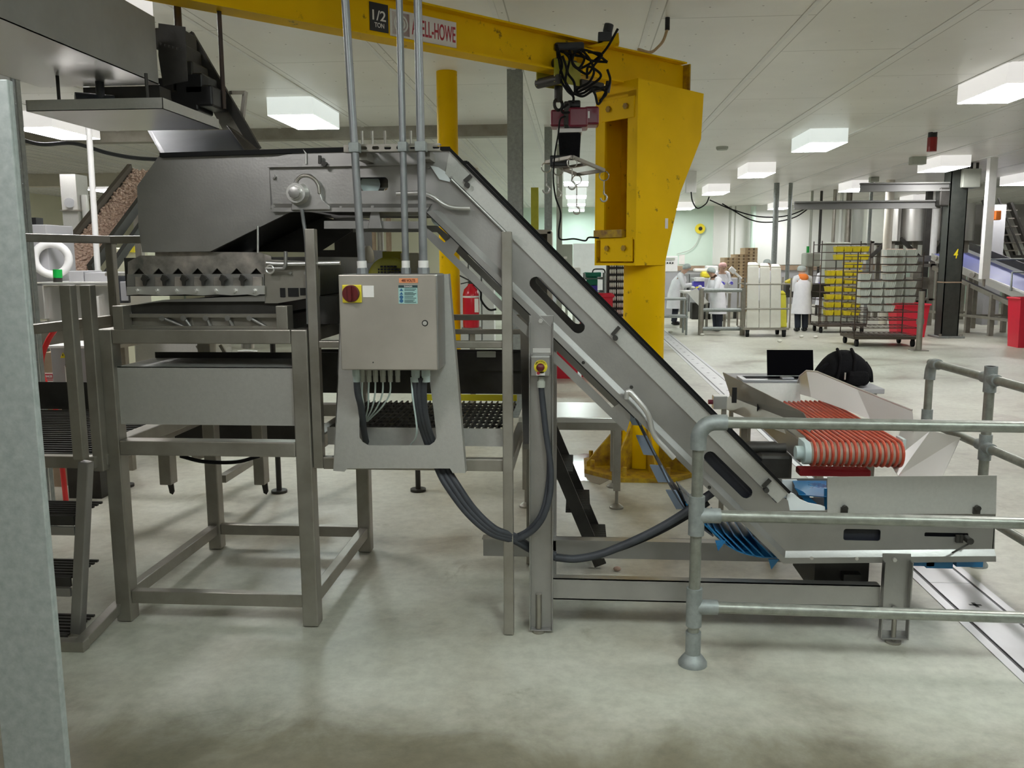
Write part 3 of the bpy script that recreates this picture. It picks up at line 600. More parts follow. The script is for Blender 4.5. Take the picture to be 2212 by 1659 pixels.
z1, z0 = XZ(1550, 1257, 3.87)[1], XZ(1550, 1303, 3.87)[1]
MB().box(ax1, bx0, 3.868, 3.873, z0, z1).box(ax1, bx0, 3.868, 3.92, z1-.005, z1).box(ax1, bx0, 3.868, 3.92, z0, z0+.006).build('base_rail', 'steel', t)
z1, z0 = XZ(1550, 1168, 4.47)[1], XZ(1550, 1214, 4.47)[1]
MB().box(ax1-.4, bx0, 4.49, 4.495, z0, z1).box(ax1-.4, bx0, 4.43, 4.495, z1-.005, z1).build('base_rail', 'steel', t)
lab(MB().box(bx0-.26, bx0-.01, 4.0, 4.4, .16, .40).build('drive_box', 'steel_dark', t), 'dark drive box under the tail')
MB().box(bx0-.14, bx0-.06, 3.95, 4.5, z1-.02, z1+.02).build('cross_member', 'steel_dark', t)

# ================================================================ control cabinet, plinth, conduits
YC = 3.56
cx0, cx1 = W(735, 700, YC).x, W(946, 700, YC).x; cz0, cz1 = XZ(840, 801, YC)[1], XZ(840, 592, YC)[1]
t = thing('control_cabinet', 'stainless electrical cabinet with a red and yellow rotary switch', 'control cabinet', ((cx0+cx1)/2, YC+.1, cz0))
MB().box(cx0, cx1, YC+.012, YC+.2, cz0, cz1).build('enclosure', 'steel', t, bev=.008)
MB().box(cx0-.002, cx1-.006, YC, YC+.012, cz0+.004, cz1-.002).build('door', 'cabinet_steel', t, bev=.004)
def front(px, py, d=.002): return W(px, py, YC-d)
sw = MB(); a = XZ(741, 654, YC); c = XZ(781, 615, YC)
k = lab(MB().box(a[0], c[0], YC-.008, YC, a[1], c[1]).build('switch_plate', 'motor_yellow' if 0 else 'yellow_plastic', t, bev=.003), 'yellow switch plate')
p = W(759, 634, YC-.008); h = lab(MB().lathe([(.036, 0), (.036, -.014), (.033, -.02), (.0, -.02)], p, (0, 1, 0), 32).beam(p+Vector((0, -.026, -.03)), p+Vector((0, -.026, .03)), .014, .014, (1, 0, 0)).build('rotary_handle', 'dark_red', k, smooth=40), 'dark red rotary handle')
lab(MB().box(XZ(784, 642, YC)[0], XZ(808, 642, YC)[0], YC-.002, YC, XZ(795, 642, YC)[1], XZ(795, 617, YC)[1]).build('sticker', 'white_sign', t), 'white sticker')
k = lab(MB().box(XZ(862, 606, YC)[0], XZ(903, 606, YC)[0], YC-.002, YC, XZ(880, 611, YC)[1], XZ(880, 601, YC)[1]).build('voltage_label', 'orange_label', t), 'orange voltage label')
MB().text('480 VOLTS', front(882, 606, .0025), (1, 0, 0), (0, 0, 1), .011, .0006, .058).build('lettering', 'dark_red', k)
k = lab(MB().box(XZ(861, 640, YC)[0], XZ(902, 640, YC)[0], YC-.002, YC, XZ(880, 656, YC)[1], XZ(880, 616, YC)[1]).build('warning_label', 'teal_label', t), 'pale teal warning label')
MB().box(XZ(861, 618, YC)[0], XZ(902, 618, YC)[0], YC-.003, YC-.002, XZ(880, 621.5, YC)[1], XZ(880, 616, YC)[1]).build('label_header', 'label_dark', k)
MB().text('DANGER', front(882, 618.8, .0035), (1, 0, 0), (0, 0, 1), .006, .0005, .035).build('lettering', 'white_sign', k)
b = MB()
for i, y in enumerate((626, 634)):
    b.prism(XZs([(863, y+2.5), (871, y+2.5), (867, y-3.5)], YC-.003), YC-.0035, YC-.002)
for y in (642, 650): q = W(867, y, YC-.003); b.cyl(q, q+Vector((0, .001, 0)), .008)
b.build('pictogram', 'label_blue', k)
b = MB()
for i, y in enumerate((624.5, 627.5, 632, 634.5, 637, 641, 644, 648, 650.5, 653)): b.pbox(873.5, y-.6, 899-(i % 3)*3, y+.6, YC-.003, YC-.002)
b.build('fine_print', 'label_dark', k)
p = W(918, 698, YC-.001); lab(MB().ring(p, (0, 1, 0), .0105, .003, 20, 6).build('lock_ring', 'black_rubber', t, smooth=50), 'black lock ring')
MB().cyl(p, p+Vector((0, -.004, 0)), .009).beam(p+Vector((-.006, -.005, 0)), p+Vector((.006, -.005, 0)), .003, .003).build('lock_barrel', 'steel_bright', t)
lab(MB().cyl(W(806, 783, YC-.001), W(806, 783, YC-.004), .003).build('screw', 'black_plastic', t), 'tiny dark screw')
GL = [(770, .016), (783, .010), (797, .011), (811, .011), (827, .012), (843, .010), (859, .010), (898, .018), (920, .018)]
for px, r in GL:
    p = W(px, 803, YC+.1); g = MB().cyl(p+Vector((0, 0, .012)), p+Vector((0, 0, -.018)), r*1.15, n=6).cyl(p+Vector((0, 0, -.018)), p+Vector((0, 0, -.045)), r, n=14)
    lab(g.build('cable_gland', 'pale_cap' if r > .015 else 'grey_box', t, smooth=30), 'grey cable gland')
tp = thing('cabinet_plinth', 'tapered plate plinth with a rounded cut-out below the control cabinet', 'plinth', ((cx0+cx1)/2, 3.8, XZ(850, 1018, 3.77)[1]))
YP = 3.77
ou = [(738, 592), (966, 592), (1003, 1022), (978, 1022), (972, 1012), (750, 1012), (744, 1019), (720, 1017)]
ho = [(782, 800), (925, 800), (936, 880), (943, 945), (938, 955), (928, 962), (795, 962), (783, 955), (776, 945), (776, 880)]
MB().plate(XZs(ou, YP), [XZs(ho, YP)], YP, YP+.006).build('plate', 'plate_steel', tp)
for a, c in ((W(966, 592, YP), W(1003, 1022, YP)), (W(738, 592, YP), W(720, 1017, YP))): MB().sheet([a, c, c+Vector((0, .06, 0)), a+Vector((0, .06, 0))], .005).build('side_flange', 'plate_steel', tp)

tc_ = thing('cable_bundle', 'bundle of grey flexible cables hanging from the cabinet and looping right to the post', 'cables', W(920, 900, 3.7))
def cab(pts, r, m_='hose_grey', par=tc_, nm='cable'): return MB().tube(spline(pts, 7), r, 8).build(nm, m_, par, smooth=60)
for (o_, q_) in ((0, 0), (9, 4), (18, 8)):
    cab([W(897+o_, 815, YC+.1), W(897+o_, 860, YC+.12), W(906+o_*.8, 905, 3.72), W(920+o_*.8, 950, 3.80), W(944+o_*1.2, 1010, 3.83), W(965+o_*1.2, 1050-o_*.3, 3.80), W(1010+o_*.8, 1110-o_*.6, 3.79), W(1060+o_*.5, 1152-o_*.6, 3.79), W(1110, 1168-o_*.6, 3.82), W(1150, 1190-o_*.5, 3.90), W(1200, 1205-o_*.4, 3.92)], .0155)
lab(cab([W(1200, 1204, 3.92), W(1245, 1207, 3.92), W(1300, 1196, 3.92), W(1360, 1172, 3.92), W(1420, 1143, 3.92), W(1475, 1110, 3.92), W(1530, 1070, 3.93), W(1560, 1052, 3.95)], .020), 'thick grey cable sweeping to the tail')
lab(cab([W(1300, 1197, 3.93), W(1360, 1176, 3.93), W(1420, 1150, 3.93), W(1475, 1120, 3.93), W(1530, 1085, 3.94)], .016, 'black_rubber'), 'black cable beneath')
cab([W(770, 815, YC+.1), W(773, 850, YC+.13), W(780, 880, 3.74), W(786, 930, 3.86), W(792, 960, 3.95)], .0155)
for px, ex in ((783, 786), (797, 788), (811, 790), (827, 792), (843, 794)):
    lab(cab([W(px, 815, YC+.1), W(px-1, 850, YC+.14), W(ex+(px-783)*.5, 880, 3.76), W(ex, 910, 3.9)], .004, 'pale_cap', nm='thin_cable'), 'thin pale cable')
lab(cab([W(888, 815, YC+.1), W(892, 860, YC+.1), W(900, 920, 3.7), W(898, 945, 3.76), W(886, 962, 3.85)], .004, 'pale_cap', nm='thin_cable'), 'thin pale cable')
# e-stop on the leg
YE = 3.83
t = thing('emergency_stop_box', 'small steel box with yellow ring and dark mushroom button on the conveyor leg', 'emergency stop', W(1167, 812, YE))
MB().pbox(1147, 770, 1188, 812, YE-.045, YE+.035).build('box', 'steel', t, bev=.003)
p = W(1168, 792, YE-.046); k = lab(MB().lathe([(.030, 0), (.030, -.004), (.0, -.004)], p, (0, 1, 0), 32).build('ring_plate', 'yellow_plastic', t, smooth=40), 'yellow ring')
for i, ch in enumerate('EMERGENCY'):
    a = PI/2+(4-i)*.27; o_ = p+Vector((math.cos(a)*.0245, -.0045, math.sin(a)*.0245))
    MB().text(ch, o_, (math.sin(a), 0, -math.cos(a)), (math.cos(a), 0, math.sin(a)), .007, .0005).build('lettering', 'black_paint', k)
lab(MB().lathe([(.010, 0), (.010, -.015), (.0185, -.02), (.018, -.03), (.012, -.036), (.0, -.038)], p+Vector((0, -.004, 0)), (0, 1, 0), 24).build('mushroom_button', 'dark_red', t, smooth=50), 'dark red mushroom button')
k = lab(MB().pbox(1158, 803, 1177, 811, YE-.05, YE-.045).build('tag', 'white_sign', t), 'white tag')
lab(MB().cyl(W(1163, 806, YE-.05), W(1163, 806, YE-.053), .007).build('red_dot', 'sign_red', k), 'red dot')
p = W(1169, 813, YE-.005); lab(MB().cyl(p, p+Vector((0, 0, -.02)), .016, n=8).cyl(p+Vector((0, 0, -.02)), p+Vector((0, 0, -.05)), .019, n=16).build('cable_gland', 'grey_box', t, smooth=30), 'grey cable gland')
lab(MB().tube(spline([p+Vector((0, 0, -.04)), W(1172, 870, YE), W(1180, 940, YE-.01), W(1190, 1010, YE-.02), W(1188, 1070, YE-.03), W(1172, 1120, YE-.04), W(1146, 1150, YE-.02), W(1112, 1166, YE), W(1085, 1158, YE+.02)], 8), .0135, 10).build('flexible_conduit', 'hose_grey', t, smooth=60), 'grey flexible conduit')
lab(MB().tube(spline([p+Vector((0, .02, -.04)), W(1177, 900, YE+.02), W(1186, 1000, YE+.02), W(1180, 1070, YE), W(1166, 1115, YE-.02), W(1140, 1145, YE), W(1112, 1160, YE+.02)], 8), .011, 10).build('flexible_conduit', 'hose_grey', t, smooth=60), 'second grey flexible conduit')
# three conduits rising from the cabinet
YK = 3.66
for (a, c, r, s) in (((742, -60), (783, 590), .0165, 'leftmost of the three grey conduits rising from the control cabinet'), ((861, -60), (877, 590), .0145, 'middle grey conduit rising from the control cabinet'), ((901, -60), (915, 590), .0175, 'rightmost and thickest grey conduit rising from the control cabinet')):
    p0, p1 = W(*c, YK), W(*a, YK); p0.z = cz1; d = (p1-p0); p1 = p0+d*((CZ-.002-p0.z)/d.z)
    t = thing('conduit', s, 'conduit', p0, 'conduits above the cabinet')
    MB().cyl(p0+d.normalized()*.03, p1, r, n=14).build('pipe', 'conduit', t, smooth=60)
    MB().cyl(p0, p0+d.normalized()*.025, r*1.5, n=8).build('hub', 'conduit', t, smooth=30)
    lab(MB().cyl(p0+d.normalized()*.025, p0+d.normalized()*.055, r*1.25, n=14).build('bushing', 'white_sign', t, smooth=30), 'white bushing')
    q = p0+d*((XZ(840, 318, YK)[1]-p0.z)/d.z)
    MB().box(q.x-r*1.3, q.x+r*1.3, q.y-r-.004, q.y+r+.012, q.z-.02, q.z+.02).build('pipe_clamp', 'galvanised', t, bev=.002)
sx0, sx1 = W(742, 318, YK+.04).x, W(950, 318, YK+.04).x; sz0, sz1 = XZ(840, 327, YK+.04)[1], XZ(840, 311, YK+.04)[1]
t = thing('strut_rail', 'slotted strut rail holding the three conduits above the conveyor top', 'strut', ((sx0+sx1)/2, YK+.06, sz0))
mid = (sz0+sz1)/2
MB().plate([(sx0, sz0), (sx1, sz0), (sx1, sz1), (sx0, sz1)], [rrect(sx0+.02+.052*i, sx0+.05+.052*i, mid-.007, mid+.007, .006, 3) for i in range(8)], YK+.04, YK+.044).build('slotted_face', 'steel_frame', t)
MB().box(sx0, sx1, YK+.042, YK+.085, sz1-.004, sz1).box(sx0, sx1, YK+.042, YK+.085, sz0, sz0+.004).box(sx0+.05, sx0+.09, YK+.08, YN+.02, sz0-.03, sz0+.005).box(sx1-.09, sx1-.05, YK+.08, YN+.02, sz0-.03, sz0+.005).build('channel_side', 'steel_frame', t)
for px in (783, 805, 832, 888):
    p = W(px, 312, YN+.1); MB().cyl(p, p+Vector((0, 0, .06)), .006, n=8).box(p.x-.02, p.x+.02, YK+.08, p.y+.01, sz1-.004, sz1+.004).build('stud', 'steel_frame', t)

# ================================================================ work platform behind the cabinet
t = thing('work_platform', 'grated steel work platform between the feed table and the conveyor leg', 'platform', (-.7, 4.3, 0))
lx, rx = W(669, 800, 3.84).x, W(1087, 900, 3.84).x; pw = .046
MB().box(lx, lx+pw, 3.84, 3.886, XZ(680, 1012, 3.84)[1], XZ(680, 494, 3.84)[1]).build('post', 'steel_frame', t, bev=.004)
MB().box(rx, rx+pw, 3.80, 3.846, .004, XZ(1095, 500, 3.8)[1]).build('post', 'steel_frame', t, bev=.004)
MB().box(rx+.05, rx+.05+pw, 4.75, 4.8, .004, XZ(1095, 640, 3.8)[1]).build('post', 'steel_frame', t, bev=.004)
z1, z0 = XZ(880, 990, 3.84)[1], XZ(880, 1016, 3.84)[1]
MB().box(lx+pw, rx, 3.84, 3.886, z0, z1).build('base_rail', 'steel_frame', t, bev=.004)
MB().box(rx, rx+pw, 3.846, 4.75, z0, z1).build('base_rail', 'steel_frame', t, bev=.004)
z1, z0 = XZ(880, 737, 3.84)[1], XZ(880, 752, 3.84)[1]
MB().box(lx+pw, rx, 3.84, 3.886, z0, z1).build('guard_rail', 'steel_frame', t, bev=.004)
for (ya, q0, q1) in ((4.75, 680, 692), (4.75, 712, 722)):
    MB().box(lx, rx+.1, ya, ya+.045, XZ(1030, q1, ya)[1], XZ(1030, q0, ya)[1]).build('guard_rail', 'steel_frame', t, bev=.004)
gz = .965
b = MB(); n_ = 26
for i in range(n_+1): x = lx+pw+.01+(rx-lx-pw-.02)*i/n_; b.box(x-.004, x+.004, 3.95, 4.72, gz-.03, gz)
for j in range(9): y = 3.97+.09*j; b.box(lx+pw, rx, y-.004, y+.004, gz-.018, gz-.008)
lab(b.build('grating', 'steel_dark', t), 'dark bar grating')
z1, z0 = gz, gz-.085
MB().box(lx+pw, rx, 3.93, 3.937, z0, z1).build('kick_plate', 'plate_steel', t)
lab(MB().box(lx+.3, rx, 4.725, 4.735, gz, gz+.035).build('toe_strip', 'yellow_strip', t), 'yellow toe strip')
b = MB()
for i in range(12): x = rx-.32+.028*i; b.box(x, x+.014, 3.9, 3.93, z0-.09, z0-.06)
lab(b.build('lower_grating', 'steel_dark', t), 'dark lower grating edge')
MB().beam((rx+.1, 4.0, gz-.1), (rx+.04, 4.7, gz+.5), .04, .04).build('brace', 'steel', t)

# rear feed conveyor: dark panels seen through the stands
t = thing('rear_feed_conveyor', 'dark transfer conveyor running behind the feed table and work platform', 'conveyor', (-1.0, 5.4, 0))
lab(MB().pbox(690, 755, 1150, 850, 5.05, 5.06).pbox(690, 762, 1150, 800, 5.02, 5.05).build('side_panel', 'steel_dark', t), 'dark side panel')
MB().pbox(1030, 760, 1070, 772, 5.0, 5.02).build('label_plate', 'grey_box', t)
MB().pbox(678, 540, 790, 720, 5.1, 5.7).build('hopper_box', 'steel_dark', t)
MB().pbox(722, 470, 770, 560, 5.2, 5.6).build('hopper_side', 'steel_dark', t)
MB().pbox(240, 915, 700, 948, 5.3, 5.36).pbox(240, 915, 700, 948, 6.0, 6.06).build('side_rail', 'steel_dark', t)
for (a, c, y, z_) in ((340, 374, 5.0, 1048), (545, 577, 5.05, 1048), (447, 470, 5.6, 1080)):
    b = MB().pbox(a, 900, c-9, z_, y, y+.09); b.build('hanging_leg', 'steel_frame', t, bev=.004)
    p = W(c-6, z_, y+.05); MB().prism([(p.x-.02, p.z+.03), (p.x+.02, p.z+.03), (p.x+.024, p.z-.04), (p.x+.012, p.z-.06), (p.x-.006, p.z-.05)], p.y-.004, p.y+.004).cyl((p.x+.008, p.y-.01, p.z-.035), (p.x+.008, p.y+.01, p.z-.035), .012).build('leg_bracket', 'steel_dark', t)
for (a, y) in ((262, 6.3), (596, 6.2), (900, 6.3)):
    p = G(a, 1042) if 0 else W(a, 900, y); MB().cyl((p.x, y, .02), (p.x, y, 1.2), .02).cyl((p.x, y, 0), (p.x, y, .02), .06).build('support_leg', 'steel_dark', t, smooth=40)
MB().beam(W(250, 945, 5.2), W(500, 870, 6.5), .06, .09).beam(W(420, 985, 5.2), W(700, 890, 6.5), .05, .05).beam(W(480, 1035, 5.4), W(560, 985, 6.2), .05, .05).build('diagonal_rail', 'steel_frame', t)
MB().cyl(W(535, 752, 5.2), W(535, 720, 5.2), .04).cyl(W(535, 764, 5.2), W(535, 758, 5.2), .06).build('air_cylinder', 'steel_bright', t, smooth=40)
MB().beam(W(428, 745, 5.2), W(448, 778, 5.2), .02, .03).beam(W(476, 745, 5.2), W(495, 778, 5.2), .015, .02).beam(W(455, 712, 5.3), W(455, 800, 5.3), .05, .05).build('strut', 'steel_frame', t)
lab(MB().tube(spline([W(390, 985, 4.5), W(440, 997, 4.6), W(510, 998, 4.7), W(560, 985, 4.8)], 6), .011, 8).build('hose', 'black_rubber', t, smooth=60), 'black sagging hose')

# gear motor behind the cabinet
p = W(850, 590, 4.35)
t = thing('gear_motor', 'olive yellow gear motor with a slotted fan cowl behind the control cabinet', 'motor', p)
MB().lathe([(.09, 0), (.105, .01), (.105, .10), (.095, .12), (0, .12)], W(840, 600, 4.3), (-.15, 1, 0), 28).build('fan_cowl', 'motor_yellow', t, smooth=40)
b = MB()
for i in range(-4, 5):
    for j in range(-3, 5):
        if (i*.017)**2+(j*.014)**2 < .0055: q = W(840, 600, 4.3)+Vector((i*.017, -.004, j*.014)); b.box(q.x-.0065, q.x+.0065, q.y-.004, q.y+.008, q.z-.005, q.z+.005)
lab(b.build('cowl_slots', 'black_plastic', t), 'dark cowl slots')
q = W(855, 570, 4.5); MB().cyl((q.x-.03, 4.42, q.z-.05), (q.x-.08, 4.75, q.z-.05), .085, n=24).box(q.x-.07, q.x+.03, 4.5, 4.62, q.z+.0, q.z+.065).build('motor_body', 'motor_yellow', t, smooth=40)
q = W(890, 575, 4.5); lab(MB().box(q.x-.05, q.x+.05, 4.45, 4.6, q.z-.06, q.z+.07).build('terminal_box', 'cream', t, bev=.006), 'cream terminal box')
lab(MB().lathe([(.03, 0), (.034, .02), (.03, .06), (.014, .09), (0, .09)], W(795, 568, 4.5), (0, 0, 1), 16).build('cone_cap', 'cream', t, smooth=40), 'cream ribbed cap')
lab(MB().box(W(800, 590, 4.4).x-.1, W(890, 590, 4.4).x+.05, 4.4, 4.8, 1.3, XZ(850, 590, 4.4)[1]-.02).build('motor_base', 'steel_dark', t), 'dark motor base')

# ================================================================ access platform at the far left
t = thing('access_platform', 'left access platform with grating, handrails and a short stair by the galvanised column', 'platform', (-2.3, 4.0, 0))
for (a, c) in (((135, 616), (168, 985)), ((178, 616), (203, 1010))):
    y = 3.62 if a[0] < 150 else 3.78
    p0, p1 = W(a[0]+14, a[1], y), W(c[0]+12, c[1], y); x = p0.x-.022
    MB().box(x-.026, x+.026, y, y+.05, p1.z-.02, p0.z).build('stair_post', 'steel_frame', t, bev=.005)
p0, p1 = W(179, 1000, 3.62), W(163, 1385, 3.62)
MB().beam(p0+Vector((0, .025, 0)), (p1.x, 3.645, .03), .05, .052, (0, 1, 0)).build('stair_stringer', 'steel', t, bev=.005)
MB().beam((p0.x-.75, 3.645, p0.z), (p1.x-.75, 3.645, .03), .05, .052, (0, 1, 0)).build('stair_stringer', 'steel', t, bev=.005)
for (q0, q1, a) in ((1096, 1135, 168), (1228, 1262, 160), (1352, 1380, 152)):
    z1 = XZ(a, q0, 3.66)[1]; x1 = XZ(a, q0, 3.66)[0]; b = MB()
    for i in range(7): b.box(x1-.7, x1, 3.64+.035*i, 3.655+.035*i, z1-.04, z1-.03)
    b.box(x1-.7, x1, 3.62, 3.635, z1-.075, z1-.03)
    lab(b.build('tread', 'steel_dark', t), 'dark grated tread')
    MB().box(x1-.7, x1, 3.615, 3.63, z1-.12, z1-.08).build('tread_rail', 'steel', t)
q = G(185, 1396); MB().box(q.x-.8, q.x+.03, 3.5, 3.55, .0, .05).build('base_bar', 'steel_frame', t, bev=.004)
MB().beam((q.x+.0, 3.52, .025), (lx0+.0, 3.86, .075), .05, .05).build('base_bar', 'steel_frame', t, bev=.004)
gz2 = XZ(140, 988, 3.75)[1]
xr_ = W(212, 950, 3.8).x
b = MB()
for i in range(24): y = 3.84+.05*i; b.box(-3.6, xr_, y-.006, y+.006, gz2-.03, gz2)
for i in range(12): x = xr_-.1*i; b.box(x-.006, x, 3.8, 5.0, gz2-.02, gz2-.01)
lab(b.build('grating', 'steel_dark', t), 'dark bar grating')
MB().box(-3.6, xr_, 3.76, 3.81, gz2-.055, gz2+.002).build('edge_rail', 'steel_frame', t, bev=.004)
MB().box(xr_-.01, xr_+.03, 3.81, 5.05, gz2-.055, gz2+.0).build('edge_rail', 'steel_frame', t, bev=.004)
lab(MB().box(-3.6, xr_, 5.02, 5.03, gz2, gz2+.17).build('toe_board', 'steel_dark', t), 'dark toe board')
hp = W(237, 518, 4.6); xh = hp.x
MB().box(xh-.022, xh+.022, 4.58, 4.625, XZ(245, 706, 4.6)[1]-.1, hp.z-.02).build('handrail_post', 'steel_frame', t, bev=.005)
a = W(30, 512, 3.7); MB().beam((xh, 4.6, hp.z), (xh-.62, 3.62, hp.z+.01), .042, .042).build('top_handrail', 'steel_frame', t, bev=.005)
MB().beam((xh-.02, 4.6, hp.z), (xh+.36, 4.62, hp.z), .042, .042).build('top_handrail', 'steel_frame', t, bev=.005)
MB().beam(W(244, 690, 4.6), W(40, 715, 4.0), .04, .05).build('mid_handrail', 'steel_frame', t, bev=.005)

# ================================================================ guard rails
t = thing('guard_rail', 'galvanised three-rail pipe guard rail across the right foreground', 'guard rail', (.51, 3.57, 0))
YG = 3.57; R0 = .0245
px_ = .5*(W(1497, 1430, YG).x+W(1508, 950, YG).x); zs = [1.073, XZ(1545, 1114, YG)[1], XZ(1545, 1312, YG)[1]]
MB().cyl((px_, YG, .02), (px_, YG, zs[0]-.06), R0).build('post', 'galvanised_pipe', t, smooth=50)
for i, z in enumerate(zs):
    MB().cyl((px_+.1, YG, z), (3.2, YG-.03, z-.01), R0).build('rail', 'galvanised_pipe', t, smooth=50)
MB().tube([(px_, YG, zs[0]-.115)]+[(px_+.07-.07*math.cos(a*PI/16), YG, zs[0]-.07+.07*math.sin(a*PI/16)) for a in range(9)]+[(px_+.115, YG, zs[0])], .034, 16).build('elbow', 'galvanised', t, smooth=60)
for z in zs[1:]:
    MB().cyl((px_, YG, z-.085), (px_, YG, z+.085), .034).cyl((px_, YG, z), (px_+.10, YG, z), .032).build('tee', 'galvanised', t, smooth=50)
MB().cyl((px_, YG, .02), (px_, YG, .15), .033).build('base_collar', 'galvanised', t, smooth=50)
MB().lathe([(.062, 0), (.062, .012), (.05, .03), (.034, .05), (.0, .05)], (px_, YG, 0), (0, 0, 1), 24).build('base_flange', 'galvanised', t, smooth=40)
t = thing('guard_rail', 'pipe guard rail running away along the drain at the right edge', 'guard rail', (2.35, 5.0, 0))
YS = 5.66; e = W(2010, 783, YS); xs_ = e.x
zz = [e.z, XZ(2062, 945, 5.15)[1], XZ(2152, 1147, 4.6)[1]]
def side(y): return xs_+.03*(5.66-y)
MB().cyl((xs_, YS, .02), (xs_, YS, e.z-.05), R0).build('post', 'galvanised_pipe', t, smooth=50)
MB().cyl((side(4.9), 4.9, .02), (side(4.9), 4.9, e.z+.07), R0*1.1).build('post', 'galvanised_pipe', t, smooth=50)
for z in zz: MB().cyl((xs_, YS, z), (side(2.9), 2.9, z), R0).build('rail', 'galvanised_pipe', t, smooth=50)
MB().tube([(xs_, YS, e.z-.11)]+[(xs_+.002, YS-.07+.07*math.cos(a*PI/16), e.z-.07+.07*math.sin(a*PI/16)) for a in range(9)]+[(xs_+.003, YS-.115, e.z)], .034, 14).build('elbow', 'galvanised', t, smooth=60)
MB().cyl((xs_, YS, zz[1]-.08), (xs_, YS, zz[1]+.08), .034).build('tee', 'galvanised', t, smooth=50)
for z in zz: MB().cyl((side(4.9), 4.9, z-.075), (side(4.9), 4.9, z+.07), .034).cyl((side(4.9), 4.82, z), (side(4.9), 4.98, z), .032).build('tee', 'galvanised', t, smooth=50)
for y in (YS, 4.9): MB().lathe([(.06, 0), (.06, .012), (.034, .05), (0, .05)], (side(y), y, 0), (0, 0, 1), 20).build('base_flange', 'galvanised', t, smooth=40)

# ================================================================ o-ring belt conveyor with hopper guards
YO = 4.72
t = thing('o_ring_conveyor', 'transfer conveyor with orange round belts and shiny hopper guards, behind the rail', 'conveyor', (1.5, 5.3, 0))
rc0, rc1 = W(1748, 978, YO), W(1948, 976, YO); rr_ = .062
b = MB(); n_ = 16; prof = []
for i in range(n_*4+1):
    h_ = (rc1.x-rc0.x)*i/(n_*4); prof.append((rr_-.008*(1 if i % 4 == 0 else 0)-.003*(i % 2), h_))
ko = lab(MB().lathe(prof, rc0, (1, 0, 0), 28).build('end_roller', 'roller', t, smooth=60), 'grooved tan roller')
ztb = rc0.z+rr_+.004; L_ = 1.35
for i in range(16):
    x = rc0.x+.016+(rc1.x-rc0.x-.03)*i/15; pts = [(x, YO+L_, ztb)]+[(x, YO-math.sin(a*PI/12)*(rr_+.006), rc0.z+math.cos(a*PI/12)*(rr_+.006)) for a in range(0, 13)]+[(x, YO+L_, rc0.z-rr_-.006)]
    lab(MB().tube(pts, .0085, 8).build('round_belt', 'orange_belt', t, smooth=60), 'orange round belt')
lab(MB().cyl(rc0+Vector((-.002, 0, 0)), rc0+Vector((-.035, 0, 0)), .064, n=24).cyl(rc0+Vector((-.035, 0, 0)), rc0+Vector((-.075, 0, 0)), .038, n=20).box(rc0.x-.036, rc0.x-.004, YO, YO+.1, rc0.z+.02, rc0.z+.064).build('bearing_cap', 'pale_cap', t, smooth=40), 'pale bearing cap')
lab(MB().box(rc1.x+.002, rc1.x+.02, YO, YO+.1, rc0.z+.03, rc0.z+.08).build('bearing_cap', 'pale_cap', t), 'pale bearing cap at the far end')
for x in (rc0.x-.03, rc1.x+.02): MB().box(x-.004, x+.004, YO+.06, YO+L_, rc0.z-.07, rc0.z+.05).build('side_frame', 'steel', t)
MB().box(rc0.x-.25, rc0.x-.06, YO+.1, YO+.5, rc0.z-.2, rc0.z-.04).build('drive_motor', 'steel_dark', t, bev=.02)
MB().cyl((rc0.x-.32, YO+.2, rc0.z-.02), (rc0.x-.08, YO+.2, rc0.z-.02), .03).build('motor_shaft', 'steel_dark', t, smooth=40)
lab(MB().box(rc0.x-.02, rc1.x-.12, YO+.1, YO+.2, rc0.z-.16, rc0.z-.12).build('return_roller', 'sign_red', t, bev=.01), 'dark red return roller')
for (x, y) in ((rc0.x-.1, YO+.3), (rc1.x-.06, YO+.3), (rc0.x-.1, YO+1.3), (rc1.x-.06, YO+1.3)): MB().box(x-.025, x+.025, y, y+.05, 0.0, rc0.z-.06).build('leg', 'steel_frame', t, bev=.004)
# left guard (dark inside), back plate, scoop, right chute
a0, a1 = W(1561, 805, YO+1.15), W(1735, 892, YO+.25)
MB().sheet([a0, a1, a1+Vector((.06, 0, -.1)), a0+Vector((.06, 0, -.17))], .004).build('left_guard', 'steel', t)
MB().sheet([a0+Vector((.055, .02, -.16)), a1+Vector((.055, 0, -.09)), a1+Vector((.0, -.02, -.16)), a0+Vector((0, 0, -.24))], .004).build('left_guard', 'steel_frame', t)
for q in ((1586, 850), (1640, 880)): p = W(*q, YO+.8); lab(MB().box(p.x-.015, p.x+.015, p.y-.01, p.y, p.z-.06, p.z+.04).build('guard_bracket', 'black_plastic', t), 'black guard bracket')
MB().sheet([W(1600, 828, YO+1.35), W(1727, 828, YO+1.35), W(1730, 882, YO+1.3), W(1650, 882, YO+1.3)], .004).build('back_guard', 'plate_steel', t)
p0, p1, p2 = W(1722, 842, YO+1.35), W(1738, 803, YO+1.2), W(1972, 888, YO+.3)
b = MB(); up_ = [W(*q, y) for q, y in (((1722, 830), YO+1.4), ((1728, 812), YO+1.35), ((1742, 801), YO+1.25), ((1765, 803), YO+1.15), ((1850, 838), YO+.8), ((1970, 886), YO+.35))]
lo_ = [W(*q, y) for q, y in (((1726, 850), YO+1.35), ((1730, 852), YO+1.25), ((1752, 858), YO+1.1), ((1790, 872), YO+.95), ((1880, 905), YO+.6), ((1975, 940), YO+.3))]
b = MB()
for i in range(5): b.sheet([up_[i], up_[i+1], lo_[i+1], lo_[i]], .003)
b.build('scoop_guard', 'steel_bright', t, smooth=60)
MB().tube(up_, .006, 8).build('scoop_rim', 'steel_bright', t, smooth=60)
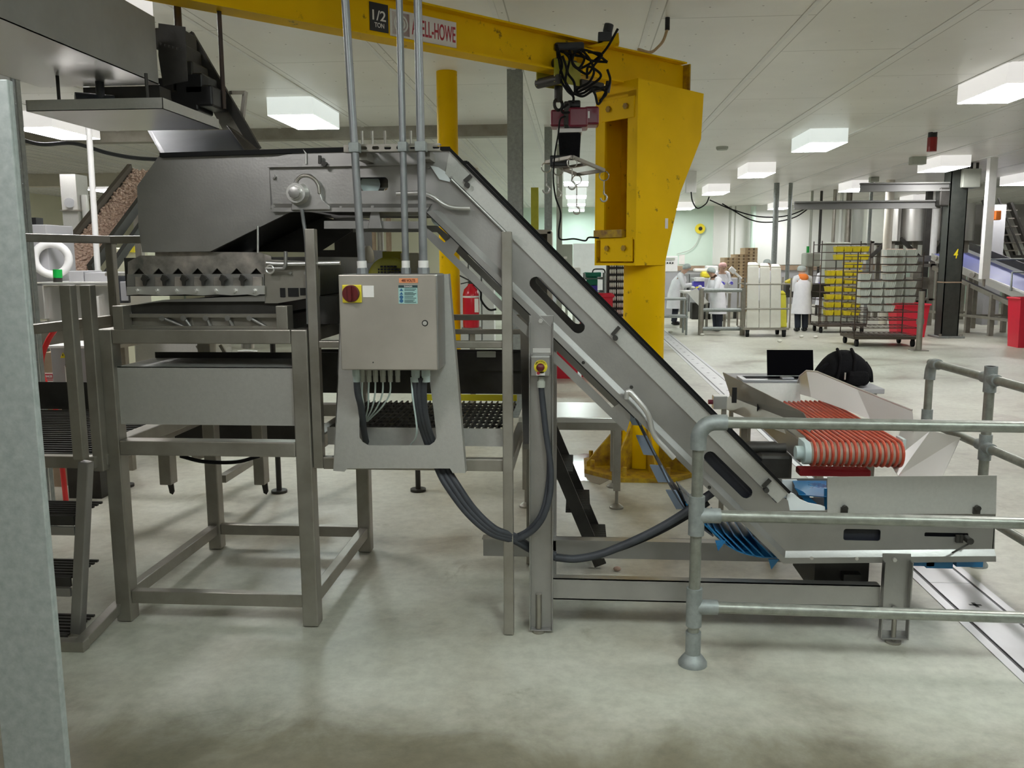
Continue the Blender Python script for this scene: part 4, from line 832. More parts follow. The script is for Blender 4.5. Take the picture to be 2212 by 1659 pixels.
cp = [W(*q, y) for q, y in (((1945, 930), YO+.35), ((2010, 930), YO+.3), ((2075, 945), YO+.15), ((2035, 1030), YO-.1), ((1940, 1028), YO-.05), ((1922, 1000), YO))]
b = MB().sheet([cp[0], cp[1], cp[4], cp[5]], .004).sheet([cp[1], cp[2], cp[3], cp[4]], .004)
b.build('end_chute', 'steel_bright', t, smooth=30)
p = W(1556, 870, YO+1.0); k = MB().box(p.x-.045, p.x+.045, p.y, p.y+.07, p.z-.045, p.z+.045).build('button_box', 'steel_bright', t, bev=.004)
lab(MB().cyl(p+Vector((-.045, .03, 0)), p+Vector((-.075, .03, 0)), .016).build('stop_button', 'maroon', k, smooth=40), 'red stop button')
MB().beam(p+Vector((.03, .03, -.03)), (p.x+.03, p.y+.03, 0), .03, .03).build('button_post', 'steel_frame', t)

# ================================================================ table with laptop and backpack
YT = 6.58
tz = XZ(1670, 824, YT-.1)[1]-.004
t = thing('side_table', 'low grey table carrying the laptop and backpack behind the orange belts', 'table', (1.65, YT+.2, 0))
tx0, tx1 = W(1585, 820, YT).x, W(1868, 838, YT).x
MB().box(tx0, tx1, YT-.42, YT+.4, tz-.035, tz).build('table_top', 'grey_panel', t, bev=.004)
for x in (tx0+.05, tx1-.05):
    for y in (YT-.36, YT+.34): MB().cyl((x, y, 0), (x, y, tz-.03), .018, n=10).build('leg', 'steel_frame', t, smooth=40)
t = thing('laptop', 'open silver laptop with a black screen on the side table', 'laptop', (W(1690, 815, YT).x, YT, tz))
lx0_, lx1_ = W(1600, 815, YT-.1).x, W(1745, 815, YT-.1).x
MB().box(lx0_+.01, lx1_+.02, YT-.12, YT+.12, tz, tz+.018).build('base', 'laptop', t, bev=.004)
lab(MB().box(lx0_+.05, lx1_-.02, YT-.05, YT+.09, tz+.0181, tz+.0195).build('keyboard', 'screen_black', t), 'black keyboard')
sx_0, sx_1 = W(1658, 790, YT+.12).x, W(1758, 790, YT+.12).x; s1 = XZ(1700, 757, YT+.14)[1]
lab(MB().sheet([(sx_0, YT+.12, tz+.02), (sx_1, YT+.12, tz+.02), (sx_1, YT+.17, s1), (sx_0, YT+.17, s1)], .008).build('screen', 'screen_black', t), 'black screen')
t = tag(MB().box(W(1690, 815, YT-.1).x, W(1716, 815, YT-.1).x, YT-.1, YT-.02, tz+.02, tz+.034).build('phone', 'laptop', bev=.004), 'small grey device lying on the laptop palm rest', 'device')
yb = YT-.2; bx = W(1815, 800, yb).x
t = thing('backpack', 'black padded backpack lying on the side table beside the laptop', 'backpack', (bx, yb, tz))
hb = .25; b = MB(); secs = []
for k_ in range(11):
    u = k_/10; x = bx-.18+.36*u; h_ = hb*(.30, .55, .74, .88, .97, 1.0, 1.0, .97, .90, .80, .62)[k_]; d = .16*(.6, .8, .92, 1, 1, 1, 1, 1, .97, .92, .8)[k_]
    secs.append([(x, yb+d*math.cos(a*PI/6), tz+.004+h_*.5+h_*.5*math.sin(a*PI/6)) for a in range(12)])
for s_ in secs: b.v += [Vector(p) for p in s_]
for i in range(10):
    for j in range(12): b.f.append((i*12+j, i*12+(j+1) % 12, (i+1)*12+(j+1) % 12, (i+1)*12+j))
b.f += [tuple(range(11, -1, -1)), tuple(120+j for j in range(12))]
b.build('body', 'fabric_black', t, smooth=60)
for dx in (-.07, .03): MB().tube(spline([(bx+dx, yb-.16, tz+.05), (bx+dx+.015, yb-.165, tz+.13), (bx+dx+.03, yb-.13, tz+.21), (bx+dx+.035, yb-.02, tz+.262)], 6), .011, 8).build('strap', 'fabric_black', t, smooth=60)
MB().box(bx+.0, bx+.15, yb-.20, yb-.13, tz+.015, tz+.12).build('front_pocket', 'fabric_black', t, bev=.03)
MB().tube(spline([(bx-.12, yb-.12, tz+.17), (bx-.17, yb-.13, tz+.13), (bx-.2, yb-.12, tz+.06), (bx-.19, yb-.1, tz+.01)], 6), .014, 8).build('shoulder_strap', 'fabric_black', t, smooth=60)
MB().tube(spline([(bx+.16, yb-.05, tz+.17), (bx+.19, yb-.08, tz+.11), (bx+.195, yb-.1, tz+.03)], 6), .012, 8).build('shoulder_strap', 'fabric_black', t, smooth=60)
lab(MB().cyl((bx-.02, yb-.185, tz+.11), (bx-.02, yb-.185, tz+.06), .006, n=8).build('zip_pull', 'steel_bright', t), 'metal zip pull')

# ================================================================ floor drain
def LX(a, c, z=.0):  # straight edge through two sighted floor points
    p, q = G(*a), G(*c); return lambda y: p.x+(q.x-p.x)*(y-p.y)/(q.y-p.y)
lf, rf = LX((1460, 757), (1967, 1225)), LX((1474, 747), (2054, 1223))
xc = lambda y: .5*(lf(y)+rf(y))
yd0, yd1 = 2.2, 30.0; xA, xB = .5*(lf(4)+lf(18)), .5*(rf(4)+rf(18)); wd = (xB-xA)
t = thing('trench_drain', 'long stainless trench drain cover set in the floor, running away to the back', 'drain', (xA, 8, 0))
MB().box(xA-.05, xA-.006, yd0, yd1, -.01, .004).box(xB+.006, xB+.05, yd0, yd1, -.01, .004).build('frame', 'drain_steel', t)
lab(MB().box(xA-.006, xB+.006, yd0, yd1, -.01, .001).build('gap', 'black_plastic', t), 'dark gap beside the covers')
y = yd0
while y < yd1:
    e_ = min(y+1.2, yd1); MB().box(xA+.012, xB-.012, y+.002, e_-.002, -.004, .006).build('cover', 'drain_steel', t)
    if y < 24:
        b = MB(); c_ = (xA+xB)/2
        for q in (.3, .9): b.box(c_-.03, c_+.03, y+q-.009, y+q+.009, .0055, .0065).box(c_-.009, c_+.009, y+q-.03, y+q+.03, .0055, .0065)
        lab(b.build('lifting_hole', 'black_plastic', t), 'dark cross-shaped lifting hole')
    y += 1.2
# small floor things
p = G(1333, 1233); tag(MB().ball(p+Vector((0, 0, .012)), .022, .016, .014).build('mushroom_piece', 'mushroom', smooth=60), 'small brown mushroom scrap on the floor between the conveyor base rails', 'scrap')
for i, q in enumerate(((1448, 719), (1517, 725), (1684, 739), (1731, 729), (1762, 730))):
    p = G(*q); tag(MB().ball(p+Vector((0, 0, .026)), .05, .045, .03).build('mushroom_piece', 'mats_white', smooth=60), 'pale mushroom scrap on the floor near the packing tables', 'scrap', 'pale mushroom scraps on the floor')
q = G(1262, 1010); b = MB(); o_ = len(b.v)
pp = [(q.x+.42*math.cos(a*PI/12)*(1+.2*math.sin(3*a)), q.y+.5*math.sin(a*PI/12)*(1+.15*math.cos(2.3*a))) for a in range(24)]
tag(b.prism_z(pp, -.002, .0015).build('puddle', 'puddle'), 'shallow puddle of water beside the yellow crane base', 'puddle')
# steel work table behind the conveyor
t = thing('work_table', 'stainless work table with a shiny top and adjustable feet beneath the incline', 'table', (.1, 6.3, 0))
wz = XZ(1270, 908, 5.9)[1]
wx0, wx1 = W(1120, 910, 5.9).x, W(1347, 910, 5.9).x
MB().box(wx0, wx1, 5.9, 6.55, wz-.02, wz+.02).build('table_top', 'steel_bright', t, bev=.006)
MB().box(wx0, wx1, 5.9, 5.94, wz-.07, wz-.02).build('apron', 'steel_frame', t)
for (x, y) in ((wx0+.05, 5.93), (wx1-.04, 5.93), (wx0+.05, 6.5), (wx1-.04, 6.5)):
    k = MB().box(x-.025, x+.025, y-.025, y+.025, .13, wz-.02).build('leg', 'steel_frame', t, bev=.004)
    MB().cyl((x, y, .03), (x, y, .14), .012).lathe([(.05, 0), (.05, .012), (.02, .035), (0, .035)], (x, y, 0), (0, 0, 1), 16).build('levelling_foot', 'steel_frame', k, smooth=40)
# steps behind the leg
t = thing('step_ladder', 'dark steel steps with serrated treads behind the conveyor leg', 'steps', (-.05, 4.9, 0))
for y in (4.72, 5.2):
    MB().beam((-.26, y, .98), (.14, y, .02), .07, .02, (0, 1, 0)).build('stringer', 'steel_dark', t)
for i in range(4):
    x, z = -.20+.1*i, .78-.22*i; b = MB().box(x-.06, x+.08, 4.74, 5.18, z-.02, z-.008)
    for j in range(24): b.box(x-.06, x+.08, 4.75+.018*j, 4.756+.018*j, z-.008, z)
    lab(b.build('tread', 'steel_dark', t), 'dark serrated tread')

# ================================================================ overhead infeed at the top left
YE_ = 4.25
t = thing('overhead_conveyor', 'boxed stainless overhead conveyor crossing the upper left corner', 'conveyor', (-2.35, 3.0, 2.6))
ox0, ox1 = W(88, 186, YE_).x, W(345, 185, YE_).x; oz0 = XZ(220, 186, YE_)[1]; oz1 = XZ(340, 38, YE_)[1]
MB().box(ox0, ox1, 1.2, YE_, oz0, oz0+.004).build('bottom_cover', 'steel_bright', t)
MB().box(ox1-.004, ox1, 1.2, YE_-.01, oz0, oz1).build('side_cover', 'duct_steel', t)
MB().box(ox0, ox0+.004, 1.2, YE_-.01, oz0, oz1).build('side_cover', 'plate_steel', t)
lab(MB().box(ox0+.01, ox1-.01, 1.3, YE_-.1, oz0+.02, oz1-.02).build('belt_bed', 'steel_dark', t), 'dark belt bed')
p = W(60, 40, 2.9); b = MB().box(ox1, ox1+.03, 2.62, 2.92, oz0+.1, oz1+.1).cyl((ox1+.02, 2.95, oz0+.16), (ox1+.1, 2.98, oz0+.16), .05)
lab(b.build('shaft_bearing', 'steel_dark', t, smooth=40), 'dark shaft bearing')
t2 = thing('drip_tray', 'shallow stainless drip tray hanging under the overhead conveyor', 'tray', (-2.2, 4.2, 2.43))
dz = XZ(200, 238, 3.9)[1]; dx0, dx1 = W(57, 238, 3.9).x, W(352, 232, 3.9).x; dy1 = 4.52
MB().box(dx0, dx1, 3.9, dy1, dz, dz+.003).build('pan', 'steel_bright', t2)
MB().box(dx0, dx1, 3.9, 3.903, dz, dz+.05).box(dx1-.003, dx1, 3.9, dy1, dz, dz+.05).box(dx0, dx0+.003, 3.9, dy1, dz, dz+.05).box(dx0, dx1, dy1-.003, dy1, dz, dz+.05).build('rim', 'plate_steel', t2)
for x in (dx0+.1, dx1-.12): MB().cyl((x, 4.0, dz+.003), (x, 4.0, oz0+.002), .008, n=8).build('hanger_rod', 'steel_dark', t2)
lab(MB().cyl((dx0+.12, 4.1, oz0-.1), (dx0+.26, 4.2, oz0-.1), .045).cyl((dx0+.22, 4.15, oz0-.1), (dx0+.22, 4.15, oz0+.01), .02).build('tray_motor', 'hose_grey', t2, smooth=40), 'grey motor on the tray')
# inclined chute feeding the hood
t = thing('inclined_chute', 'steep dark chute dropping from the overhead conveyor into the hood', 'chute', (-1.95, 4.7, 2.3))
YA, YB_ = 4.30, 4.86
pa, pb = XZ(412, 76, YB_), XZ(558, 325, YB_)
sl = Vector((pb[0]-pa[0], 0, pb[1]-pa[1])).normalized()
hz = 2.20
def chs(y, nm): 
    return lab(MB().prism([pa, pb, (pb[0]-.02, hz+.02), (pb[0]-.12, hz+.02), (pa[0]-.18, pa[1]-.02)], y, y+.006).build(nm, 'steel_dark', t), 'dark side plate')
MB().prism([pa, pb, (pb[0]-.14, pb[1]), (pa[0]-.08, pa[1]-.06)], YB_, YB_+.006).build('side_plate', 'steel_frame', t)
lab(MB().beam((pa[0], YB_-.02, pa[1]), (pb[0], YB_-.02, pb[1]), .05, .03, (0, 1, 0)).build('side_flange', 'steel_dark', t), 'dark flange')
cc0, cc1 = W(322, 283, 4.5), W(352, 330, 4.5)
lab(MB().sheet([W(322, 281, 4.75), W(500, 281, 4.75), W(542, 330, 4.3), W(355, 332, 4.3)], .004).build('chute_floor', 'chute_blue', t), 'blue-grey chute floor')
MB().sheet([W(318, 281, 4.75), W(326, 281, 4.75), W(360, 335, 4.25), W(350, 337, 4.25)], .004).sheet([W(490, 270, 4.7), W(515, 285, 4.7), W(560, 325, 4.3), W(530, 325, 4.3)], .004).build('chute_edge', 'steel_dark', t)
for k_ in range(7):
    q = [(395, 95), (405, 130), (420, 165), (440, 190), (460, 215), (380, 200), (430, 225)][k_]; p = W(*q, YB_-.1)
    lab(MB().box(p.x-.09, p.x+.06, p.y-.15, p.y+.05, p.z-.06, p.z+.05).build('drive_part', 'black_plastic' if k_ > 2 else 'steel_dark', t, bev=.01), 'dark drive part')
b = MB()
for px in (350, 362): pass
lab(MB().plate(XZs([(342, 50), (400, 58), (405, 175), (352, 185), (342, 120)], 4.4), [XZs([(345+9*i, 92+2.5*i), (349+9*i, 93+2.5*i), (349+9*i, 98+2.5*i), (345+9*i, 97+2.5*i)], 4.4) for i in range(6)], 4.4, 4.405).build('drive_guard', 'steel_dark', t), 'dark perforated drive guard')
lab(MB().pbox(180, 187, 345, 212, 4.30, 4.42).build('motor_plate', 'steel_dark', t), 'dark motor plate above the tray')
MB().beam(W(498, 200, 4.8), W(528, 200, 4.9), .02, .02).beam(W(530, 198, 4.9), W(522, 265, 4.9), .02, .03).build('bracket', 'steel_frame', t)
for (a, r, s) in ((390, .02, 'thick dark hanger rod beside the overhead conveyor end'), (481, .012, 'thin dark hanger rod above the inclined chute')):
    y = 4.75; p0 = W(a+3, 190 if a < 400 else 235, y); tag(MB().cyl((p0.x, y, p0.z), (p0.x, y, CZ), r, n=10).build('hanger_rod', 'wire', smooth=40), s, 'rod')
# ================================================================ yellow jib crane
PX_, PY_ = .545, 7.12
ed = Vector((.71, .704, 0)).normalized(); nd = Vector((.704, -.71, 0)).normalized()
t = thing('jib_crane', 'yellow half-ton jib crane with a round pillar, boxed head and long boom', 'crane', (PX_, PY_, 0))
MB().cyl((PX_, PY_, .03), (PX_, PY_, 1.75), .168, n=40).build('pillar', 'crane_yellow', t, smooth=50)
b = MB().prism_z([(PX_+.52*math.cos(a), PY_+.52*math.sin(a)) for a in [PI/8+PI/4*i for i in range(8)]], 0, .035)
lab(b.build('base_plate', 'crane_rust', t), 'rust-speckled base plate')
for i in range(8):
    a = i*PI/4+.2; d = Vector((math.cos(a), math.sin(a), 0)); s_ = Vector((-d.y, d.x, 0))*.008; c = Vector((PX_, PY_, 0))
    P = [c+d*.16+Vector((0, 0, .035)), c+d*.47+Vector((0, 0, .035)), c+d*.47+Vector((0, 0, .07)), c+d*.165+Vector((0, 0, .42))]
    lab(MB().add([p-s_ for p in P]+[p+s_ for p in P], [(0, 1, 2, 3), (7, 6, 5, 4), (0, 4, 5, 1), (1, 5, 6, 2), (2, 6, 7, 3), (3, 7, 4, 0)]).build('gusset', 'crane_rust', t), 'rust-speckled gusset')
    p = c+d*.44+s_*12; lab(MB().cyl(p+Vector((0, 0, .035)), p+Vector((0, 0, .11)), .018, n=8).build('anchor_bolt', 'crane_rust', t), 'anchor bolt')
HC = Vector((PX_, PY_, 0))-nd*.045
def hp_(u, n_, z): return HC+ed*u+nd*n_+Vector((0, 0, z))
def hbox(b, u0, u1, n0, n1, z0, z1):
    return b.add([hp_(u0, n0, z0), hp_(u1, n0, z0), hp_(u1, n1, z0), hp_(u0, n1, z0), hp_(u0, n0, z1), hp_(u1, n0, z1), hp_(u1, n1, z1), hp_(u0, n1, z1)],
                 [(0, 3, 2, 1), (4, 5, 6, 7), (0, 1, 5, 4), (1, 2, 6, 5), (2, 3, 7, 6), (3, 0, 4, 7)])
ZB, ZT = 1.70, 3.10
def hplate(n0, n1):
    P = [(-.31, ZB), (.04, ZB), (.22, 2.28), (.47, 2.72), (.49, ZT-.02), (-.31, ZT)]
    k = len(P); b = MB().add([hp_(u, n0, z) for u, z in P]+[hp_(u, n1, z) for u, z in P], [tuple(range(k)), tuple(range(2*k-1, k-1, -1))]+[(i, i+k, (i+1) % k+k, (i+1) % k) for i in range(k)])
    return b.build('head_side_plate', 'crane_yellow', t)
hplate(.205, .22); hplate(-.22, -.205)
hbox(MB(), -.31, .46, -.205, .205, ZT-.1, ZT-.08).build('head_top_plate', 'crane_yellow', t)
hbox(MB(), -.31, .06, -.205, .205, ZB, ZB+.02).build('head_bottom_plate', 'crane_yellow', t)
hbox(hbox(MB(), -.31, -.29, .12, .205, ZB+.2, ZT-.1), -.31, -.29, -.205, -.12, ZB+.2, ZT-.1).build('head_stile', 'crane_yellow', t)
hbox(MB(), -.31, -.295, -.205, .205, ZT-.13, ZT).build('head_front_plate', 'crane_yellow', t)
hbox(MB(), -.02, .0, -.205, .205, ZB, ZT-.1).build('head_back_plate', 'crane_yellow', t)
for z0, z1 in ((ZB+.03, ZB+.22), (ZT-.28, ZT-.12)):
    k = hbox(MB(), -.318, -.30, -.15, .19, z0, z1).build('roller_block', 'crane_yellow', t, bev=.004)
    for n_ in (-.07, .11): lab(MB().cyl(hp_(-.318, n_, (z0+z1)/2+.01), hp_(-.335, n_, (z0+z1)/2+.01), .024, n=6).build('bolt', 'crane_rust', k), 'rusty bolt')
hbox(MB(), -.34, -.29, -.205, .1, ZB+.22, ZB+.28).build('ledge', 'crane_rust', t)
lab(MB().add([hp_(.035, .2215, 1.99), hp_(.072, .2215, 1.99), hp_(.072, .2215, 2.07), hp_(.035, .2215, 2.07)], [(0, 1, 2, 3)]).build('sticker', 'white_sign', t), 'small white sticker')
# boom: I-section along -ed
UB0, UB1 = .50, -4.35; zb0, zb1 = 3.09, 3.345
hbox(MB(), UB1, UB0, -.005, .006, zb0+.012, zb1-.012).build('boom_web', 'crane_yellow', t)
hbox(MB(), UB1, UB0, -.075, .075, zb0, zb0+.013).build('boom_flange', 'crane_yellow', t)
hbox(MB(), UB1, UB0-.05, -.075, .075, zb1-.013, zb1).build('boom_flange', 'crane_yellow', t)
hbox(MB(), UB0-.015, UB0, -.075, .075, zb0, zb1-.01).build('boom_end_plate', 'crane_rust', t)
hbox(MB(), -.75, -.63, -.075, .07, zb0-.002, zb1-.06).build('end_stop', 'crane_yellow', t)
# plates with lettering on the boom web
def on_web(px, py):
    d = ray(px, py); P0 = HC+nd*.0065; k = (P0-CAM).dot(nd)/d.dot(nd); q = CAM+d*k; return (q-HC).dot(ed), q.z
def wsign(u0, u1, z0, z1, m_, nm, lb):
    return lab(MB().add([hp_(u0, .007, z0), hp_(u1, .007, z0), hp_(u1, .007, z1), hp_(u0, .007, z1), hp_(u0, .011, z0), hp_(u1, .011, z0), hp_(u1, .011, z1), hp_(u0, .011, z1)], [(0, 3, 2, 1), (4, 5, 6, 7), (0, 1, 5, 4), (1, 2, 6, 5), (2, 3, 7, 6), (3, 0, 4, 7)]).build(nm, m_, t), lb)
ua, za = on_web(798, 36); ub, zb_ = on_web(838, 40); k = wsign(ua, ub, zb0+.045, zb1-.045, 'black_paint', 'capacity_plate', 'black capacity plate')
uc = (ua+ub)/2; hgt = zb1-zb0-.09; wid = ub-ua
MB().text('1/2', hp_(uc, .0115, zb0+.045+hgt*.56), ed, (0, 0, 1), hgt*.36, .0008, wid*.72).text('TON', hp_(uc, .0115, zb0+.045+hgt*.22), ed, (0, 0, 1), hgt*.17, .0008, wid*.52).build('lettering', 'white_sign', k)
MB().text('CAPACITY', hp_(uc, .0115, zb0+.045+hgt*.87), ed, (0, 0, 1), hgt*.08, .0008, wid*.7).build('lettering', 'grey_box', k) if 0 else None
ud, _ = on_web(842, 60); ue, _ = on_web(985, 80); k = wsign(ud, ue, zb0+.035, zb1-.06, 'white_sign', 'maker_plate', 'white maker plate with red lettering')
hg = zb1-zb0-.095; wd_ = ue-ud; zc = zb0+.035+hg/2
lg = wsign(ud+.015, ud+.015+hg*.8, zc-hg*.42, zc+hg*.42, 'sign_red', 'logo', 'red logo block'); lg.parent = k
c0 = hp_(ud+.015+hg*.4, .012, zc)
MB().ring(c0, nd, hg*.30, hg*.035, 20, 6).ring(c0, nd, hg*.17, hg*.035, 16, 6, .6, 5.2).build('logo_rings', 'white_sign', k)
MB().text('ABELL-HOWE', hp_((ud+hg*.95+ue)/2, .0115, zc), ed, (0, 0, 1), hg*.62, .0008, wd_-hg*1.05).build('lettering', 'sign_red', k)
# electrics on top of the boom
yj = 6.5
lab(MB().pbox(1198, 90, 1262, 108, yj-.06, yj+.06).build('festoon_box', 'hose_grey', t, bev=.015), 'grey festoon box')
lab(MB().prism(XZs([(1268, 100), (1300, 92), (1336, 70), (1338, 92), (1300, 100)], yj+.1), yj+.1, yj+.2).build('feed_bracket', 'crane_yellow', t), 'yellow feed bracket')
lab(MB().pbox(1292, 68, 1322, 88, yj+.08, yj+.2).cyl(W(1312, 70, yj+.14), W(1316, 52, yj+.14), .035).build('junction_box', 'hose_grey', t, bev=.006), 'grey junction box')
# ================================================================ chain hoist
HU = -.93
hx = HC+ed*HU
t = thing('chain_hoist', 'maroon electric chain hoist with tangled black cables on the crane boom', 'hoist', (hx.x, hx.y, 2.6))
def hh(u, n_, z): return hx+ed*u+nd*n_+Vector((0, 0, z))
def bb(b, u0, u1, n0, n1, z0, z1):
    return b.add([hh(u0, n0, z0), hh(u1, n0, z0), hh(u1, n1, z0), hh(u0, n1, z0), hh(u0, n0, z1), hh(u1, n0, z1), hh(u1, n1, z1), hh(u0, n1, z1)],
                 [(0, 3, 2, 1), (4, 5, 6, 7), (0, 1, 5, 4), (1, 2, 6, 5), (2, 3, 7, 6), (3, 0, 4, 7)])
lab(bb(bb(MB(), -.13, .13, .09, .10, zb0-.09, zb0+.07), -.13, .13, -.10, -.09, zb0-.09, zb0+.07).build('trolley_plate', 'motor_yellow', t), 'olive trolley plate')
b = MB()
for u in (-.08, .08):
    for n_ in (.05, -.09): b.cyl(hh(u, n_, zb0+.045), hh(u, n_+.04, zb0+.045), .04)
b.build('trolley_wheel', 'steel_dark', t, smooth=40)
lab(bb(MB(), .12, .36, .03, .12, zb0-.10, zb0-.04).build('trolley_motor', 'steel_dark', t, bev=.01), 'dark trolley motor')
lab(MB().cyl(hh(-.1, .11, zb0-.07), hh(-.1, -.11, zb0-.07), .035).cyl(hh(0, 0, zb0-.09), hh(0, 0, zb0-.2), .03).ring(hh(0, 0, zb0-.22), nd, .04, .012, 16, 8).build('top_hook', 'steel_dark', t, smooth=50), 'dark suspension hook')
zh = W(1240, 250, hx.y).z
def scrbox(a, q0, c, q1, y0, y1, m_, nm, bev=.015):
    b = MB().pbox(a, q0, c, q1, hx.y+y0, hx.y+y1); return b.build(nm, m_, t, bev=bev)
scrbox(1189, 236, 1228, 273, .0, .18, 'maroon', 'gear_cover'); scrbox(1228, 231, 1270, 274, -.06, .16, 'maroon', 'motor_cover'); scrbox(1262, 229, 1294, 269, .02, .2, 'maroon', 'end_cover')
lab(MB().pbox(1270, 240, 1274, 255, hx.y-.062, hx.y-.058).build('badge', 'white_sign', t), 'white badge')
scrbox(1218, 218, 1232, 272, -.04, .1, 'steel_dark', 'body', .01); scrbox(1226, 216, 1254, 232, -.03, .12, 'black_plastic', 'top_block', .01)
lab(MB().pbox(1203, 277, 1257, 286, hx.y-.03, hx.y+.14).build('bag_rim', 'white_sign', t, bev=.003), 'white bag rim')
a, c = XZs([(1205, 285), (1255, 285)], hx.y), XZs([(1209, 343), (1252, 343)], hx.y)
lab(MB().add([(a[0][0], hx.y-.028, a[0][1]), (a[1][0], hx.y-.028, a[1][1]), (a[1][0], hx.y+.13, a[1][1]), (a[0][0], hx.y+.13, a[0][1]), (c[0][0], hx.y-.01, c[0][1]), (c[1][0], hx.y-.01, c[1][1]), (c[1][0], hx.y+.11, c[1][1]), (c[0][0], hx.y+.11, c[0][1])], [(0, 1, 2, 3), (7, 6, 5, 4), (0, 4, 5, 1), (1, 5, 6, 2), (2, 6, 7, 3), (3, 7, 4, 0)]).build('chain_bag', 'fabric_black', t, bev=.02), 'black chain bag')
# tangled cables
cbl = [[(1203, 100), (1206, 130), (1218, 170), (1236, 200)], [(1210, 110), (1235, 118), (1262, 125), (1250, 148), (1236, 135), (1246, 112), (1275, 130), (1312, 134)], [(1256, 106), (1275, 130), (1283, 155), (1272, 178), (1250, 190), (1240, 205)],
       [(1335, 62), (1310, 105), (1285, 130), (1255, 147), (1238, 142)], [(1312, 150), (1318, 175), (1305, 205), (1292, 225), (1286, 205), (1278, 190)], [(1268, 170), (1270, 145), (1286, 150), (1298, 165), (1275, 185), (1240, 203)],
       [(1215, 120), (1224, 150), (1222, 180), (1240, 206)], [(1245, 205), (1262, 200), (1285, 188), (1310, 200), (1296, 218)], [(1312, 134), (1290, 118), (1262, 108), (1238, 112)], [(1228, 225), (1214, 235), (1216, 243), (1230, 243)], [(1202, 96), (1214, 140), (1208, 165), (1225, 195), (1238, 208), (1238, 222)], [(1230, 108), (1240, 140), (1268, 160), (1284, 140), (1300, 118), (1270, 112)], [(1236, 200), (1258, 208), (1280, 196), (1300, 190), (1316, 185)], [(1218, 112), (1230, 128), (1226, 156), (1240, 178), (1242, 205)]]
for i, c in enumerate(cbl):
    lab(MB().tube(spline([W(a, q, hx.y-.16+.035*math.sin(1.9*i+.8*j)) for j, (a, q) in enumerate(c)], 7), .009, 7).build('cable', 'black_rubber', t, smooth=60), 'black cable')
lab(MB().cyl(W(1315, 176, hx.y-.1), W(1311, 200, hx.y-.1), .02).build('plug', 'black_plastic', t, smooth=40), 'black plug')
lab(MB().tube(spline([W(a, q, hx.y-.12) for a, q in ((1222, 251), (1210, 258), (1206, 290), (1199, 330), (1195, 380), (1200, 425), (1211, 460), (1207, 500), (1211, 517), (1240, 516), (1264, 520), (1272, 513), (1294, 514))], 7), .006, 7).build('control_cable', 'black_rubber', t, smooth=60), 'long black control cable')
# lifting frame with hooks hangs from the hoist
yl = hx.y
cor = [Vector(W(1178, 349, yl-.1)), Vector(W(1237, 337, yl-.42)), Vector(W(1309, 367, yl+.05)), Vector(W(1246, 375, yl+.30))]
zf = W(1240, 355, yl).z
def fl(a, q): d = ray(a, q); return CAM+d*((zf-CAM.z)/d.z)
cor = [fl(1178, 352), fl(1234, 338), fl(1309, 372), fl(1246, 378)]
cen = W(1240, 356, yl); hu, hv = ed*.24, nd*.155
cor = [cen-hu-hv*0-nd*.13, cen-hu*0-ed*.19+nd*.16, cen+ed*.22+nd*.13, cen+ed*.17-nd*.16]
c_ = Vector((hx.x, hx.y, zf)); 
cor = [c_-ed*.25-nd*.10, c_-ed*.12+nd*.22, c_+ed*.27+nd*.12, c_+ed*.14-nd*.20]
cor = [c_+Vector((-.215, 0.0, .0)), c_+Vector((-.02, -.30, 0)), c_+Vector((.255, .02, 0)), c_+Vector((.04, .30, 0))]
t = thing('lifting_frame', 'square steel lifting frame with hanging hooks below the chain hoist', 'lifting frame', c_)
cor = [W(1180, 350, yl), W(1236, 339, yl-.2), W(1305, 368, yl+.05), W(1246, 377, yl+.22)]
for i in range(4): MB().beam(cor[i], cor[(i+1) % 4], .025, .025).build('frame_bar', 'steel_frame', t, bev=.003)
lab(MB().prism_z([(c_.x-.06, c_.y-.07), (c_.x+.08, c_.y-.07), (c_.x+.08, c_.y+.07), (c_.x-.06, c_.y+.07)], zf-.02, zf+.06).build('swivel_block', 'black_plastic', t, bev=.01), 'black swivel block')
MB().beam(cor[0].lerp(cor[3], .5), cor[1].lerp(cor[2], .5), .03, .02).build('frame_bar', 'steel_frame', t)
hk = cor+[c_+Vector((.0, .05, 0))]
for i, p in enumerate(hk[:4]+[hk[4]]):
    L1 = (.05, .05, .05, .12, .06)[i]; q = p+Vector((0, 0, -.03))
    b = MB().ring(q+Vector((0, 0, -.01)), (0, 1, 0), .035, .005, 16, 6, 0, 2*PI).tube([q+Vector((0, 0, -.045)), q+Vector((0, 0, -.05-L1))], .005, 6).ring(q+Vector((0, 0, -.06-L1)), (1, 0, 0), .012, .004, 10, 6)
    s_ = q+Vector((0, 0, -.07-L1))
    b.tube([s_, s_+Vector((0, 0, -.02))]+[s_+Vector((.024*math.sin(a), 0, -.05+.026*math.cos(a))) for a in [x*PI/8 for x in range(1, 13)]], .007, 8, rs=None)
    lab(b.build('hook', 'zinc_hook', t, smooth=60), 'shiny snap hook')

